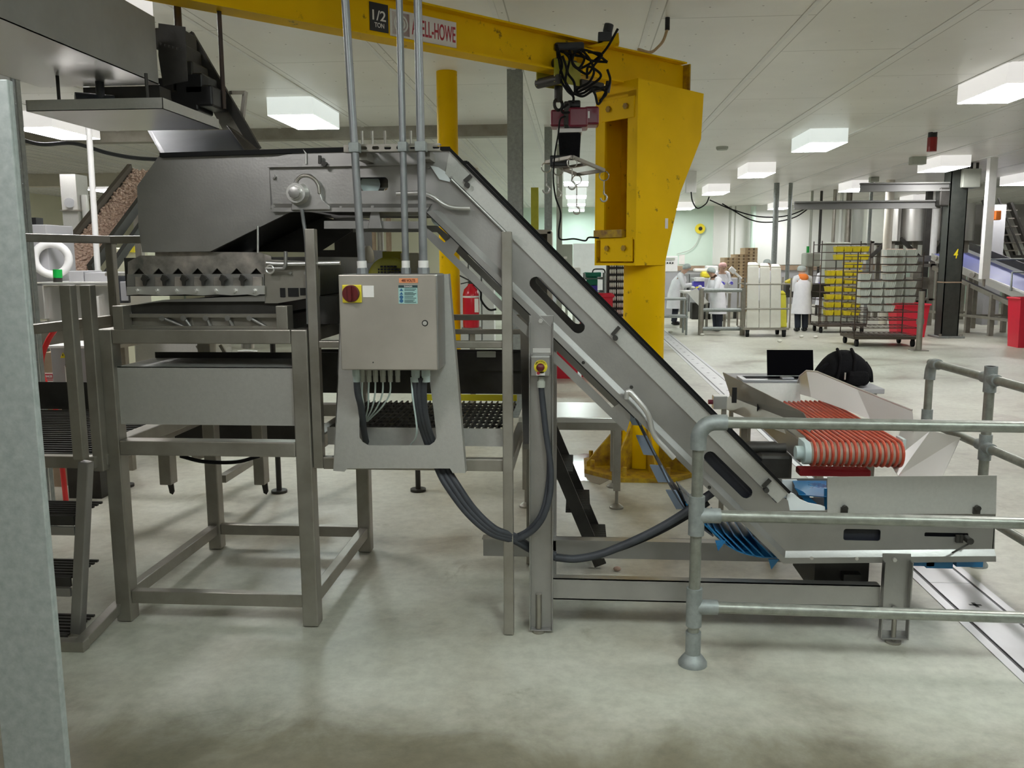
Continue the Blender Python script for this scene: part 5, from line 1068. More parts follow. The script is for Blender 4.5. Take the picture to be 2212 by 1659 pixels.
# ================================================================ columns and fixtures in the middle distance
YY = 9.5
t = thing('yellow_column', 'round yellow column behind the conveyor, left of the grey column', 'column', (W(967, 300, YY).x, YY, 0))
MB().cyl((W(967, 300, YY).x, YY, 0), (W(967, 300, YY).x, YY, CZ), .112, n=32).build('shaft', 'crane_yellow', t, smooth=50)
MB().box(W(967, 300, YY).x-.2, W(967, 300, YY).x+.2, YY-.2, YY+.2, 0, .02).build('base_plate', 'crane_rust', t)
xe, ye = W(1018, 660, 9.45).x, 9.42
t = thing('fire_extinguisher', 'red fire extinguisher with a white label beside the yellow column', 'fire extinguisher', (xe, ye, .98))
e0, e1 = XZ(1018, 707, ye)[1], XZ(1018, 625, ye)[1]
lab(MB().lathe([(.085, 0), (.09, .02), (.09, e1-e0-.06), (.075, e1-e0), (.035, e1-e0+.04), (.028, e1-e0+.06), (0, e1-e0+.06)], (xe, ye, e0), (0, 0, 1), 24).build('cylinder', 'red_ext', t, smooth=40), 'red cylinder')
lab(MB().lathe([(.0915, .33*(e1-e0)/.42), (.0915, .35*(e1-e0)/.42)], (xe, ye, e0), (0, 0, 1), 24).build('band', 'white_sign', t), 'white band')
lab(MB().box(xe+.03, xe+.09, ye-.075, ye-.05, e0+.17, e0+.32).build('label', 'white_sign', t), 'white label')
lab(MB().cyl((xe, ye, e1+.05), (xe, ye, e1+.1), .02).beam((xe-.02, ye, e1+.1), (xe-.12, ye, e1+.15), .02, .015).beam((xe-.02, ye, e1+.08), (xe-.11, ye, e1+.06), .02, .012).build('valve', 'steel_dark', t), 'dark valve with levers')
lab(MB().tube(spline([(xe+.02, ye, e1+.07), (xe+.11, ye-.02, e1-.02), (xe+.12, ye-.03, e1-.12), (xe+.2, ye-.02, e1-.22), (xe+.28, ye, e1-.22)], 6), .012, 8).build('hose', 'black_rubber', t, smooth=60), 'black hose')
lab(MB().box(xe-.1, xe+.1, ye-.06, ye+.10, e0-.02, e0-.001).box(xe-.03, xe+.03, ye+.095, ye+.11, 0, e1).build('bracket', 'steel_frame', t), 'bracket')
def hcol(px, py, Y, w_, lb, m_='galvanised', z1=CZ, nm='steel_column'):
    x = W(px, py, Y).x; t = thing(nm, lb, 'column', (x, Y, 0))
    MB().box(x-w_/2, x+w_/2, Y, Y+.012, .02, z1).build('flange', m_, t); MB().box(x-.005, x+.005, Y+.012, Y+w_, .02, z1).build('web', m_, t); MB().box(x-w_/2, x+w_/2, Y+w_, Y+w_+.012, .02, z1).build('flange', m_, t)
    MB().box(x-w_*.75, x+w_*.75, Y-.05, Y+w_+.06, 0, .02).build('base_plate', m_, t); return t
hcol(1112, 350, 9.44, .16, 'galvanised column right of the round yellow column, reaching the ceiling')
hcol(1184, 450, 13.5, .115, 'thin galvanised column behind the hanging hooks')
hcol(1208, 480, 15.5, .10, 'slim grey column behind the thin galvanised column', 'grey_box')
t = thing('yellow_post', 'short-looking square yellow post left of the hanging hooks', 'post', (W(1155, 450, 14).x, 14, 0))
xq = W(1155, 450, 14).x; MB().box(xq-.06, xq+.06, 14, 14.12, 0, XZ(1155, 405, 14)[1]).build('tube', 'motor_yellow', t); MB().box(xq-.12, xq+.12, 13.94, 14.18, 0, .015).build('base_plate', 'motor_yellow', t)
pz = W(1441, 56, 8.6); 
t = thing('cord_drop', 'tan cord hanging from a black ceiling socket above the crane', 'cord', W(1442, 40, 8.6))
qz = G(1442, 38, CZ)
lab(MB().cyl((qz.x, qz.y, CZ), (qz.x, qz.y, CZ-.1), .02).build('socket', 'black_plastic', t, smooth=40), 'black socket')
hq = hp_(-.12, .05, zb1+.02)
lab(MB().tube(spline([(qz.x, qz.y, CZ-.09), (qz.x-.03, qz.y, CZ-.18), (qz.x*.75+hq.x*.25-.02, qz.y*.75+hq.y*.25, CZ-.27), (qz.x*.4+hq.x*.6, qz.y*.4+hq.y*.6, zb1+.05), tuple(hq)], 8), .012, 8).build('cable', 'wood', t, smooth=60), 'tan cable')
# dark boxes by the conveyor: tank lid / cabinets mid distance
def mesh_box(nm, lb, cat, a, q0, c, q1, Y0, Y1, m_, bev=.01, group=None): return tag(MB().pbox(a, q0, c, q1, Y0, Y1).build(nm, m_, bev=bev), lb, cat, group)
t = thing('metal_cabinet', 'dark open steel cabinet behind the incline guard, under the yellow post', 'cabinet', (W(1165, 560, 12).x, 12, 0))
MB().pbox(1130, 496, 1190, 505, 12, 12.5).build('top', 'steel_frame', t); MB().pbox(1182, 500, 1192, 700, 12, 12.5).build('side', 'steel_frame', t); MB().pbox(1130, 500, 1182, 700, 12.4, 12.45).build('back', 'steel_dark', t)
x_ = W(1186, 560, 12).x; MB().box(x_-.35, x_+.03, 12, 12.5, 0, .9).build('base', 'steel_dark', t)
t = thing('panel_box', 'grey-green electrical box on the wall below the far ceiling lights', 'electrical box', W(1225, 580, 20))
MB().pbox(1211, 527, 1237, 578, 20, 20.3).build('enclosure', 'grey_box', t, bev=.02); lab(MB().pbox(1218, 554, 1225, 559, 19.99, 20).build('label', 'white_sign', t), 'white label')
x_ = W(1224, 560, 20).x; MB().box(x_-.03, x_+.03, 20.05, 20.12, 0, 1.6).build('stand', 'grey_box', t)
t = thing('white_board', 'white panel board standing behind the incline guard', 'panel', (W(1240, 600, 19).x, 19, 0))
MB().pbox(1226, 578, 1254, 640, 19, 19.03).build('panel', 'white_sign', t); x_ = W(1240, 600, 19).x; MB().box(x_-.03, x_+.03, 19.03, 19.06, 0, 1.0).build('stand', 'grey_box', t)
xa, xb = W(1238, 550, 24).x, W(1330, 550, 24).x
tag(MB().box(xa, xb, 24, 24.05, 0, XZ(1260, 526, 24)[1]).build('partition', 'white_paint'), 'large white partition panel behind the grey-green electrical box', 'partition')
# ================================================================ packing area: people
def skin_mesh(verts, edges, radii, sub=1, root=0):
    me = bpy.data.meshes.new('s'); me.from_pydata([Vector(v) for v in verts], edges, []); o = bpy.data.objects.new('s', me); C.objects.link(o)
    md = o.modifiers.new('skin', 'SKIN'); md.use_smooth_shade = True
    for v, r in zip(me.skin_vertices[0].data, radii): v.radius = (r, r) if not hasattr(r, '__len__') else r
    me.skin_vertices[0].data[root].use_root = True
    ss = o.modifiers.new('sub', 'SUBSURF'); ss.levels = ss.render_levels = sub
    dg = bpy.context.evaluated_depsgraph_get(); out = bpy.data.meshes.new_from_object(o.evaluated_get(dg)); bpy.data.objects.remove(o); bpy.data.meshes.remove(me); return out
def person(loc, face, h, label, coat=True, net='hairnet', lean=.1, arms=((.30, .30), (.30, .30)), hood=None, glove='glove', legs=True, hoodcol='orange_cloth', apron='coat', boots=True, headdown=.05):
    # built facing +y, then turned
    t = thing('person', label, 'person', (0, 0, 0), 'packing workers'); k = h/1.65
    V = []; E_ = []; R_ = []
    def v(p, r, par=None):
        V.append(Vector(p)*k); R_.append(r*k if not hasattr(r, '__len__') else (r[0]*k, r[1]*k))
        if par is not None: E_.append((par, len(V)-1))
        return len(V)-1
    ly = lambda z: lean*max(0, z-.9)*.9
    pel = v((0, 0, .92), .14); wst = v((0, ly(1.05), 1.06), .125, pel); ch = v((0, ly(1.25), 1.25), .15, wst); nb = v((0, ly(1.38)+.01, 1.40), .06, ch)
    hb = v((0, ly(1.45)+.03+headdown*.3, 1.47), .07, nb); hd = v((0, ly(1.5)+.05+headdown, 1.545), .088, hb); v((0, ly(1.5)+.045+headdown, 1.60), .07, hd)
    hands = []
    for s, (fw, dz) in zip((-1, 1), arms):
        sh = v((s*.175, ly(1.34), 1.345), .06, ch); el = v((s*.225, ly(1.34)+.06+fw*.15, 1.345-.27), .042, sh)
        wr = v((s*.15, ly(1.34)+.1+fw, 1.345-.27-.05+dz*.3), .028, el); pm = v((s*.13, ly(1.34)+.17+fw, 1.345-.27-.06+dz*.3), .036, wr); hands.append((V[wr], V[pm], s))
        hp0 = v((s*.09, 0, .86), .095, pel); kn = v((s*.095, .02, .48), .06, hp0); an = v((s*.095, -.02, .09), .04, kn); v((s*.1, .13, .04), .038, an)
    def put(me, nm, m_, par, lb=None):
        o = link(nm, MB().mesh(me), m_, par, smooth=70); bpy.data.meshes.remove(me)
        if lb: o['label'] = lb
        return o
    put(skin_mesh(V, E_, R_, 2), 'body', 'skin', t)
    H = V[hd]
    # face: nose, ears, eyes, mouth
    MB().ball(H+Vector((0, .088, -.005))*k, .012*k, .02*k, .02*k).ball(H+Vector((-.085, 0, 0))*k, .012*k, .02*k, .03*k).ball(H+Vector((.085, 0, 0))*k, .012*k, .02*k, .03*k).build('nose_and_ears', 'skin', t, smooth=60)
    lab(MB().ball(H+Vector((-.032, .078, .02))*k, .009*k).ball(H+Vector((.032, .078, .02))*k, .009*k).box(H.x-.025*k, H.x+.025*k, H.y+.072*k, H.y+.082*k, H.z-.052*k, H.z-.044*k).build('eyes_and_mouth', 'black_plastic', t, smooth=60), 'dark eyes and mouth')
    # hair net: a baggy cap
    MB().lathe([(.098*k, -.02*k), (.112*k, .0), (.115*k, .03*k), (.105*k, .075*k), (.075*k, .105*k), (.03*k, .118*k), (0, .12*k)], H+Vector((0, -.02, .01))*k, (0, -.25, 1), 18).build('hair_net', net, t, smooth=70)
    if coat:
        P = [(0, ly(.3), .46), (0, .0, .62), (0, .0, .85), (0, ly(1.02), 1.02), (0, ly(1.22), 1.22), (0, ly(1.35), 1.345)]
        rr = [(.27, .225), (.25, .21), (.225, .20), (.215, .19), (.225, .19), (.13, .12)]
        b = MB(); n_ = 20
        for (x, y, z), (ra, rb) in zip(P, rr):
            for j in range(n_): a = 2*PI*j/n_; b.v.append(Vector((x+ra*math.cos(a)*(1+.03*math.sin(5*a)), y+rb*math.sin(a)*(1+.03*math.cos(4*a)), z))*k)
        for i in range(len(P)-1):
            for j in range(n_): b.f.append((i*n_+j, i*n_+(j+1) % n_, (i+1)*n_+(j+1) % n_, (i+1)*n_+j))
        b.f.append(tuple((len(P)-1)*n_+j for j in range(n_)))
        for (wr, pm, s) in hands:
            i_ = [q for q in range(len(V)) if V[q] == wr][0]; el = V[i_-1]; sh = V[i_-2]
            b.tube([sh+Vector((-s*.06, 0, .01))*k, sh, sh.lerp(el, .6), el, el.lerp(wr, .5), wr], .07*k, 12, rs=[.09*k, .088*k, .075*k, .068*k, .06*k, .048*k])
        b.build('coat', apron, t, smooth=60)
    if hood: lab(MB().lathe([(.12*k, -.02*k), (.135*k, .03*k), (.12*k, .075*k), (.085*k, .11*k)], V[nb]+Vector((0, -.01, -.045))*k, (0, .0, 1), 16).ball(V[nb]+Vector((0, -.12, -.02))*k, .11*k, .06*k, .085*k).build('hood', hoodcol, t, smooth=60), 'orange hood over the collar')
    if legs:
        b = MB()
        for s in (-1, 1): b.tube([Vector((s*.09, 0, .66))*k, Vector((s*.095, .02, .46))*k, Vector((s*.095, -.015, .10))*k], .08, 12, rs=[.095*k, .085*k, .075*k])
        b.build('trousers', 'trousers', t, smooth=60)
        for s in (-1, 1): MB().ball(Vector((s*.1, .05, .05))*k, .055*k, .14*k, .05*k).tube([Vector((s*.096, -.01, .03))*k, Vector((s*.096, -.01, .2))*k], .06*k, 12).build('boot', 'black_plastic', t, smooth=60)
    for wr, pm, s in hands:   # gloved hands, five fingers each
        d = (pm-wr).normalized(); sd = Vector((s, 0, 0)); b = MB()
        b.tube([wr, wr.lerp(pm, .5), pm+d*.02*k], .03*k, 10, rs=[.034*k, .042*k, .036*k])
        for i, (o_, L_) in enumerate(((-.026, .06), (-.009, .072), (.009, .068), (.026, .052))):
            q = pm+sd*o_*k; b.tube([q, q+d*L_*.6*k+Vector((0, 0, -.008)), q+d*L_*k+Vector((0, 0, -.03))], .0095*k, 7, rs=[.0105*k, .0095*k, .007*k])
        q = wr.lerp(pm, .4)-sd*.03*k; b.tube([q, q-sd*.03*k+d*.03*k, q-sd*.028*k+d*.065*k], .010*k, 7)
        b.build('glove', glove, t, smooth=60)
    t.rotation_euler = (0, 0, face); t.location = loc; return t
g = G(1457, 702); person((g.x, g.y, 0), -PI/2-.15, 1.60, 'person in a white coat leaning right over the sorting table with blue gloves', lean=.35, arms=((.26, .25), (.30, .3)), headdown=.08)
g = G(1549, 715); person((g.x, g.y, 0), PI/2+.35, 1.52, 'person in a long white coat seen from behind, reaching left to the sorting table', lean=.25, arms=((.26, .2), (.22, .3)), headdown=.06)
g = G(1730, 716); person((g.x, g.y, 0), .15, 1.55, 'person in white coveralls with a bright orange hood, back turned, beside the yellow punnet rack', lean=.08, hood=True, arms=((.15, .3), (.2, .3)), glove='coat')
x_ = W(1557, 600, 24.5).x; person((x_, 24.5, 0), PI+.2, 1.62, 'person in a pink head cover standing behind the yellow machine and the pallets', net='pink_cap', lean=.1)
x_ = W(1782, 630, 25).x; person((x_, 25, 0), PI-.3, 1.55, 'person in a white coat half hidden behind the wire racks at the dark machine', lean=.2)
x_ = W(1656, 560, 27).x; person((x_, 27, 0), PI, 1.70, 'person whose hair net shows just above the tall white boards', lean=.0)

# ================================================================ packing area: tables, machines
t = thing('side_cart', 'light two-shelf steel cart left of the sorting table', 'cart', G(1475, 720))
ys = 20.0; c0, c1 = W(1428, 700, ys).x, W(1486, 700, ys).x
for q in (645, 683): z = XZ(1460, q, ys)[1]; MB().box(c0-.25, c1, ys, ys+.7, z-.04, z).build('shelf', 'galvanised', t)
for (x, y) in ((c1-.03, ys+.02), (c1-.03, ys+.66), (c0-.2, ys+.02), (c0-.2, ys+.66)): MB().cyl((x, y, 0), (x, y, XZ(1460, 643, ys)[1]), .025, n=8).build('leg', 'galvanised', t)
t = thing('sorting_table', 'stainless sorting table with a sloped chute between two white-coated workers', 'table', (W(1505, 650, 21).x, 21, 0))
s0, s1 = W(1478, 640, 21.2).x, W(1585, 640, 21.2).x; z = XZ(1500, 630, 21.2)[1]
MB().box(s0, s1, 21.45, 22.2, z-.05, z).build('table_top', 'steel_bright', t)
MB().sheet([W(1484, 632, 21.1), W(1505, 622, 21.1), W(1530, 652, 20.6), W(1510, 660, 20.6)], .03).build('chute', 'steel_bright', t)
for x in (s0+.05, s1-.05, (s0+s1)/2):
    for y in (21.5, 22.15): MB().box(x-.03, x+.03, y-.03, y+.03, 0, z-.04).build('leg', 'steel_frame', t)
MB().pbox(1495, 655, 1535, 690, 21.5, 21.9).build('drive_box', 'steel_dark', t)
t = thing('blue_scale', 'blue and white bench scale on the sorting table', 'scale', W(1510, 622, 21.5))
lab(MB().box(W(1497, 620, 21.5).x, W(1521, 620, 21.5).x, 21.45, 21.75, z, XZ(1508, 608, 21.5)[1]).build('body', 'glove', t, bev=.02), 'blue body')
lab(MB().box(W(1501, 606, 21.5).x, W(1521, 606, 21.5).x, 21.4, 21.7, XZ(1508, 608, 21.5)[1], XZ(1508, 599, 21.5)[1]).build('display', 'white_paint', t, bev=.02), 'white display')
for i, q in enumerate(((1506, 625), (1512, 622), (1497, 624))): tag(MB().ball(W(*q, 21.3)+Vector((0, 0, .03)), .05, .04, .04).build('mushroom', 'mats_white' if i else 'punnet_yellow', smooth=60), ('yellow item being handled on the sorting table', 'white mushroom in the middle of the sorting table', 'white mushroom at the left end of the sorting table')[i], 'mushroom')
t = thing('pipe_barrier', 'three-rail steel pipe barrier left of the tall white boards', 'barrier', G(1513, 724))
g = G(1513, 724); xe2 = W(1606, 640, g.y).x
for dx in (0, xe2-g.x): MB().cyl((g.x+dx, g.y, 0), (g.x+dx, g.y, 1.08), .06, n=12).build('post', 'steel_frame', t, smooth=50)
for z in (1.03, .58, .15): MB().cyl((g.x, g.y, z), (xe2, g.y, z), .045, n=10).build('rail', 'galvanised', t, smooth=50)
t = thing('labelling_machine', 'yellow and grey packing machine behind the sorting table', 'machine', (W(1530, 600, 25.5).x, 25.5, 0))
lab(MB().pbox(1516, 587, 1541, 600, 25.5, 25.9).build('yellow_body', 'yellow_plastic', t, bev=.05), 'yellow body')
MB().pbox(1500, 580, 1530, 587, 25.7, 26.0).pbox(1526, 574, 1552, 588, 25.8, 26.2).build('hood', 'white_paint', t, bev=.03)
x0_, x1_ = W(1498, 600, 25.5).x, W(1600, 600, 25.5).x
MB().box(x0_, x1_, 25.4, 26.3, .25, XZ(1540, 601, 25.4)[1]).build('cabinet', 'grey_panel', t, bev=.02)
for x in (x0_+.1, x1_-.1): MB().box(x-.05, x+.05, 25.6, 25.7, 0, .25).build('foot', 'steel_dark', t)
t = thing('control_desk', 'white control panel with a row of dark buttons beside the yellow pillar', 'control panel', (W(1449, 560, 26).x, 26, 0))
MB().pbox(1430, 553, 1464, 587, 26, 26.3).build('panel', 'white_paint', t, bev=.02)
for i in range(4): p = W(1436+5.7*i, 568, 26); lab(MB().cyl(p, p+Vector((0, -.02, 0)), .025, n=10).build('button', 'black_plastic', t), 'dark button')
lab(MB().pbox(1436, 557, 1458, 562, 25.98, 26).build('display', 'grey_box', t), 'grey display')
x0_, x1_ = W(1430, 590, 26).x, W(1464, 590, 26).x; MB().box(x0_, x1_, 26.02, 26.4, 0, XZ(1449, 588, 26)[1]).build('cabinet', 'grey_panel', t)
tag(MB().pbox(1467, 550, 1479, 571, 33.97, 34.0).build('notice', 'white_sign'), 'white notice on the far wall next to the control panel', 'notice')
t = thing('counter_cabinet', 'long low grey cabinets under the far wall between control panel and pallets', 'cabinet', (W(1500, 620, 29).x, 29, 0))
x0_, x1_ = W(1466, 620, 29).x, W(1580, 620, 29).x
for i in range(5): MB().box(x0_+(x1_-x0_)*i/5+.01, x0_+(x1_-x0_)*(i+1)/5-.01, 29, 29.6, .0, 1.25).build('unit', 'grey_panel', t); p = (x0_+(x1_-x0_)*(i+.85)/5, 28.98, .8); lab(MB().box(p[0]-.03, p[0]+.03, 28.96, 29, p[2]-.1, p[2]+.1).build('handle', 'black_plastic', t), 'black handle')
# wall clock / hose reel disc
q = W(1512, 494, 33.9); t = thing('wall_sign', 'round yellow wall sign with a black symbol on the mint far wall', 'sign', q)
lab(MB().cyl(q+Vector((0, -.05, 0)), q, .19, n=28).build('disc', 'yellow_plastic', t, smooth=40), 'yellow disc')
lab(MB().cyl(q+Vector((.01, -.07, 0)), q+Vector((.01, -.05, 0)), .075, n=14).build('symbol', 'black_paint', t), 'black round symbol')
tag(MB().tube(spline([q+Vector((0, -.03, -.2)), W(1505, 525, 33.9), W(1490, 540, 33.9), W(1462, 549, 33.9)], 6), .012, 6).build('cord', 'grey_box', smooth=50), 'thin grey cord trailing from the round yellow wall sign', 'cord')
# pallets
def pallet(x, y, z, w_, d, h):
    t = thing('wooden_pallet', 'x', 'pallet', (0, 0, 0), 'stacked wooden pallets')
    b = MB()
    b.box(-w_/2, w_/2, 0, d, h-.022, h).box(-w_/2, w_/2, 0, d, 0, .016); b.build('deck', 'wood', t)
    b = MB()
    for i in range(3): xx = -w_/2+(w_-.09)*i/2; b.box(xx, xx+.09, 0, d, .016, h-.022)
    b.build('bearer', 'wood', t)
    lab(MB().box(-w_/2+.09, w_/2-.09, .05, d-.02, .018, h-.024).build('inner_block', 'wood_dark', t), 'dark inner block')
    return t
p0 = None; ph = .105
for si, (a, c, top, lb) in enumerate(((1578, 25, 553, 'wooden pallet in the lowest, left stack by the far wall'), (1601, 23, 545, 'wooden pallet in the middle-height stack by the far wall'), (1622, 24, 532, 'wooden pallet in the tallest, right stack by the far wall'))):
    Yp = 29.0+.0*si; x = W(a, 580, Yp).x; zt_ = XZ(a, top, Yp)[1]; n_ = int(zt_/ph)
    for i in range(n_):
        if p0 is None: p0 = pallet(0, 0, 0, .40, .9, ph-.004); o = p0
        else: o = dup(p0, (0, 0, 0))
        o.location = (x, Yp, i*ph); o['label'] = lb; o['group'] = ('left pallet stack', 'middle pallet stack', 'right pallet stack')[si]
# tall white boards in a wire cart
ym = 19.55; t = thing('board_cart', 'low wheeled wire cart holding tall white and yellow boards', 'cart', (W(1655, 720, ym).x, ym, 0))
m0, m1 = W(1606, 700, ym).x, W(1705, 700, ym).x
MB().box(m0, m1, ym, ym+.75, .16, .20).build('base', 'steel_frame', t)
b = MB()
for q in (614, 667): 
    z = XZ(1655, q, ym)[1]; b.tube([(m0, ym-.02, z), (m1, ym-.02, z), (m1, ym+.77, z), (m0, ym+.77, z)], .018, 8, closed=True)
for x in (m0, m1): b.tube([(x, ym-.02, .2), (x, ym-.02, XZ(1655, 600, ym)[1])], .02, 8); b.tube([(x, ym+.77, .2), (x, ym+.77, XZ(1655, 600, ym)[1])], .02, 8)
b.build('wire_frame', 'steel_frame', t)
for (x, y) in ((m0+.1, ym+.05), (m1-.1, ym+.05), (m0+.1, ym+.7), (m1-.1, ym+.7)): lab(MB().cyl((x-.03, y, .075), (x+.03, y, .075), .075, n=16).box(x-.04, x+.04, y-.04, y+.04, .12, .16).build('caster', 'black_rubber', t, smooth=40), 'black caster')
def board(a, c, lo, hi, m_, lb, y, lean_=.0):
    x0, x1 = W(a, 650, y).x, W(c, 650, y).x; zt_ = XZ(a, hi, y)[1]
    P = [Vector((x0, y, .205)), Vector((x1, y, .205)), Vector((x1-.02, y+.12, zt_-.06)), Vector((x1-.06, y+.2, zt_)), Vector((x0+.02, y+.2, zt_)), Vector((x0, y+.12, zt_-.06))]
    return tag(MB().sheet([P[0], P[1], P[2], P[5]], .05).sheet([P[5], P[2], P[3], P[4]], .05).build('plastic_board', m_, bev=.01), lb, 'board', 'boards in the wire cart')
board(1614, 1640, 715, 570, 'mats_white', 'left of the three tall white boards in the wire cart', ym+.06); board(1641, 1664, 715, 572, 'mats_white', 'middle of the three tall white boards in the wire cart', ym+.06); board(1665, 1688, 715, 574, 'mats_white', 'right of the three tall white boards in the wire cart', ym+.06)
board(1686, 1701, 715, 632, 'mats_yellow', 'short yellow board at the right end of the wire cart', ym+.2)
# brush
tag(MB().cyl(W(1580, 582, 24), W(1602, 602, 24), .03, n=8).cyl(W(1577, 579, 24), W(1587, 588, 24), .07, n=10).build('brush', 'white_paint', smooth=40), 'white long-handled brush leaning by the pallets', 'brush')
# ---- wire racks with punnets
def rack(xc_, yc, w_, d, h, tiers, lb, m_='wire'):
    t = thing('wire_rack', lb, 'rack', (xc_, yc, 0))
    for x in (xc_-w_/2, xc_+w_/2):
        for y in (yc-d/2, yc+d/2): MB().tube([(x, y, .2), (x, y, h)], .012, 6).build('upright', m_, t)
    zs_ = [.22+(h-.3)*i/(tiers-1) for i in range(tiers)]
    for z in zs_:
        b = MB().tube([(xc_-w_/2, yc-d/2, z), (xc_+w_/2, yc-d/2, z), (xc_+w_/2, yc+d/2, z), (xc_-w_/2, yc+d/2, z)], .009, 6, closed=True)
        for i in range(1, 12): x = xc_-w_/2+w_*i/12; b.box(x-.004, x+.004, yc-d/2, yc+d/2, z-.004, z+.004)
        b.build('wire_shelf', m_, t)
    MB().box(xc_-w_/2, xc_+w_/2, yc-d/2, yc+d/2, .15, .2).build('base', 'brown_wire', t)
    for x in (xc_-w_/2+.08, xc_+w_/2-.08):
        for y in (yc-d/2+.08, yc+d/2-.08): lab(MB().cyl((x-.025, y, .07), (x+.025, y, .07), .07, n=14).box(x-.03, x+.03, y-.03, y+.03, .12, .15).build('caster', 'black_rubber', t, smooth=40), 'black caster')
    return t, zs_
def punnet_mesh(w_, d, h):
    b = MB(); n_ = 6; b2 = [(-w_/2*.8, -d/2*.8), (w_/2*.8, -d/2*.8), (w_/2*.8, d/2*.8), (-w_/2*.8, d/2*.8)]; tp = [(-w_/2, -d/2), (w_/2, -d/2), (w_/2, d/2), (-w_/2, d/2)]
    b.add([(x, y, 0) for x, y in b2]+[(x, y, h) for x, y in tp]+[(x*.92, y*.92, h) for x, y in tp]+[(x*.92, y*.92, .01) for x, y in b2],
          [(3, 2, 1, 0), (0, 1, 5, 4), (1, 2, 6, 5), (2, 3, 7, 6), (3, 0, 4, 7), (4, 5, 9, 8), (5, 6, 10, 9), (6, 7, 11, 10), (7, 4, 8, 11), (8, 9, 13, 12), (9, 10, 14, 13), (10, 11, 15, 14), (11, 8, 12, 15), (12, 13, 14, 15)])
    for i in range(7):
        x = -w_/2*.8+w_*.8*i/6; b.beam((x*.98, -d/2*.82, .01), (x*1.2, -d/2*1.01, h*.95), .012, .012)
    return b
def punnet(m_, w_, d, h, lb):
    t = thing('punnet', lb, 'punnet', (0, 0, 0), 'punnets')
    punnet_mesh(w_, d, h).build('tub', m_, t)
    b = MB()
    for i in range(5): b.ball((-w_*.35+w_*.175*i, random.uniform(-.03, .03), h*.93), w_*.12, d*.3, h*.2, 8, 5)
    o = b.build('mushrooms', 'mushroom', t, smooth=60); o['kind'] = 'stuff'; return t
proto = {}
def place(m_, x, y, z, lb, grp, w_, d=.25, h=.12):
    key = (m_, w_)
    if key not in proto: proto[key] = o = punnet(m_, w_, d, h, lb)
    else: o = dup(proto[key], (0, 0, 0))
    o.location = (x, y, z+.012); o['label'] = lb; o['group'] = grp
ord_ = ['bottom', 'second', 'third', 'fourth', 'fifth', 'sixth', 'seventh', 'eighth', 'ninth', 'tenth', 'eleventh', 'twelfth']
yA = 20.6; a0_, a1_ = W(1768, 700, yA).x, W(1872, 700, yA).x; hA = XZ(1820, 520, yA)[1]
rk, zs_ = rack((a0_+a1_)/2, yA+.35, a1_-a0_, .7, hA, 11, 'wheeled wire rack of yellow punnets beside the orange-hooded person')
for i, z in enumerate(zs_):
    if i in (0,): continue
    for j in range(4):
        x = a0_+.42+.19*j if i > 7 else a0_+.25+.2*j
        if i in (7,) and j < 2: continue
        if i == 10: continue
        place('punnet_yellow', x, yA+.15, z, 'yellow mushroom punnet on the %s shelf of the yellow rack' % ord_[i], 'yellow punnets, %s shelf' % ord_[i], .185)
yB = 17.4; b0_, b1_ = W(1845, 720, yB).x, W(1985, 720, yB).x; hB = XZ(1910, 545, yB)[1]
rk, zs_ = rack((b0_+b1_)/2, yB+.45, b1_-b0_, .9, hB, 11, 'wheeled wire rack of white punnets, nearest rack to the camera')
for i, z in enumerate(zs_):
    if i < 3: continue
    for j in range(5):
        if (i == 3 and j not in (1, 2)) or (i == 7 and j in (1, 4)) or (i > 7 and j < 2): continue
        place('punnet_white', b0_+.18+.24*j, yB+.16 if j < 3 else yB+.4, z, 'white mushroom punnet on the %s shelf of the nearest wire rack' % ord_[i], 'white punnets, %s shelf' % ord_[i], .215)
t = thing('barrier_post', 'single steel pipe post right of the nearest wire rack', 'post', G(1984, 757))
g = G(1984, 757); MB().cyl((g.x, g.y, 0), (g.x, g.y, 1.12), .055, n=14).build('post', 'steel_frame', t, smooth=50); MB().cyl((g.x, g.y, .5), (g.x, g.y, .6), .07, n=14).build('collar', 'steel_frame', t, smooth=50); MB().box(g.x-.14, g.x+.14, g.y-.14, g.y+.14, 0, .015).build('base_plate', 'steel_frame', t)

def bin_(xc_, yc, w_, d, h, lb, m_='red_plastic', z0=0.0):
    t = thing('bin', lb, 'bin', (xc_, yc, z0)); w2, d2 = w_/2, d/2; k = .82
    b = MB(); B_ = [(-w2*k, -d2*k), (w2*k, -d2*k), (w2*k, d2*k), (-w2*k, d2*k)]; T = [(-w2, -d2), (w2, -d2), (w2, d2), (-w2, d2)]
    b.add([(xc_+x, yc+y, z0) for x, y in B_]+[(xc_+x, yc+y, z0+h) for x, y in T]+[(xc_+x*.93, yc+y*.93, z0+h) for x, y in T]+[(xc_+x*.9, yc+y*.9, z0+.03) for x, y in B_],
          [(3, 2, 1, 0), (0, 1, 5, 4), (1, 2, 6, 5), (2, 3, 7, 6), (3, 0, 4, 7), (4, 5, 9, 8), (5, 6, 10, 9), (6, 7, 11, 10), (7, 4, 8, 11), (8, 9, 13, 12), (9, 10, 14, 13), (10, 11, 15, 14), (11, 8, 12, 15), (12, 13, 14, 15)])
    b.build('tub', m_, t); MB().tube([(xc_+x*1.02, yc+y*1.02, z0+h-.02) for x, y in T], .025, 6, closed=True).build('rim', m_, t); return t
xr2 = W(1962, 670, 19.8).x; bin_(xr2, 19.8, .72, .55, XZ(1962, 655, 19.8)[1], 'red plastic bin behind the single pipe post')
xr2 = W(2215, 650, 17.5).x; bin_(xr2, 17.5, .42, .5, XZ(2200, 642, 17.5)[1], 'red plastic bin at the right edge under the blue belt conveyor')
xr2 = W(1301, 650, 13.0).x; bin_(xr2-.1, 13.0, .5, .5, XZ(1290, 635, 13)[1], 'red plastic bin left of the dark tray rack')
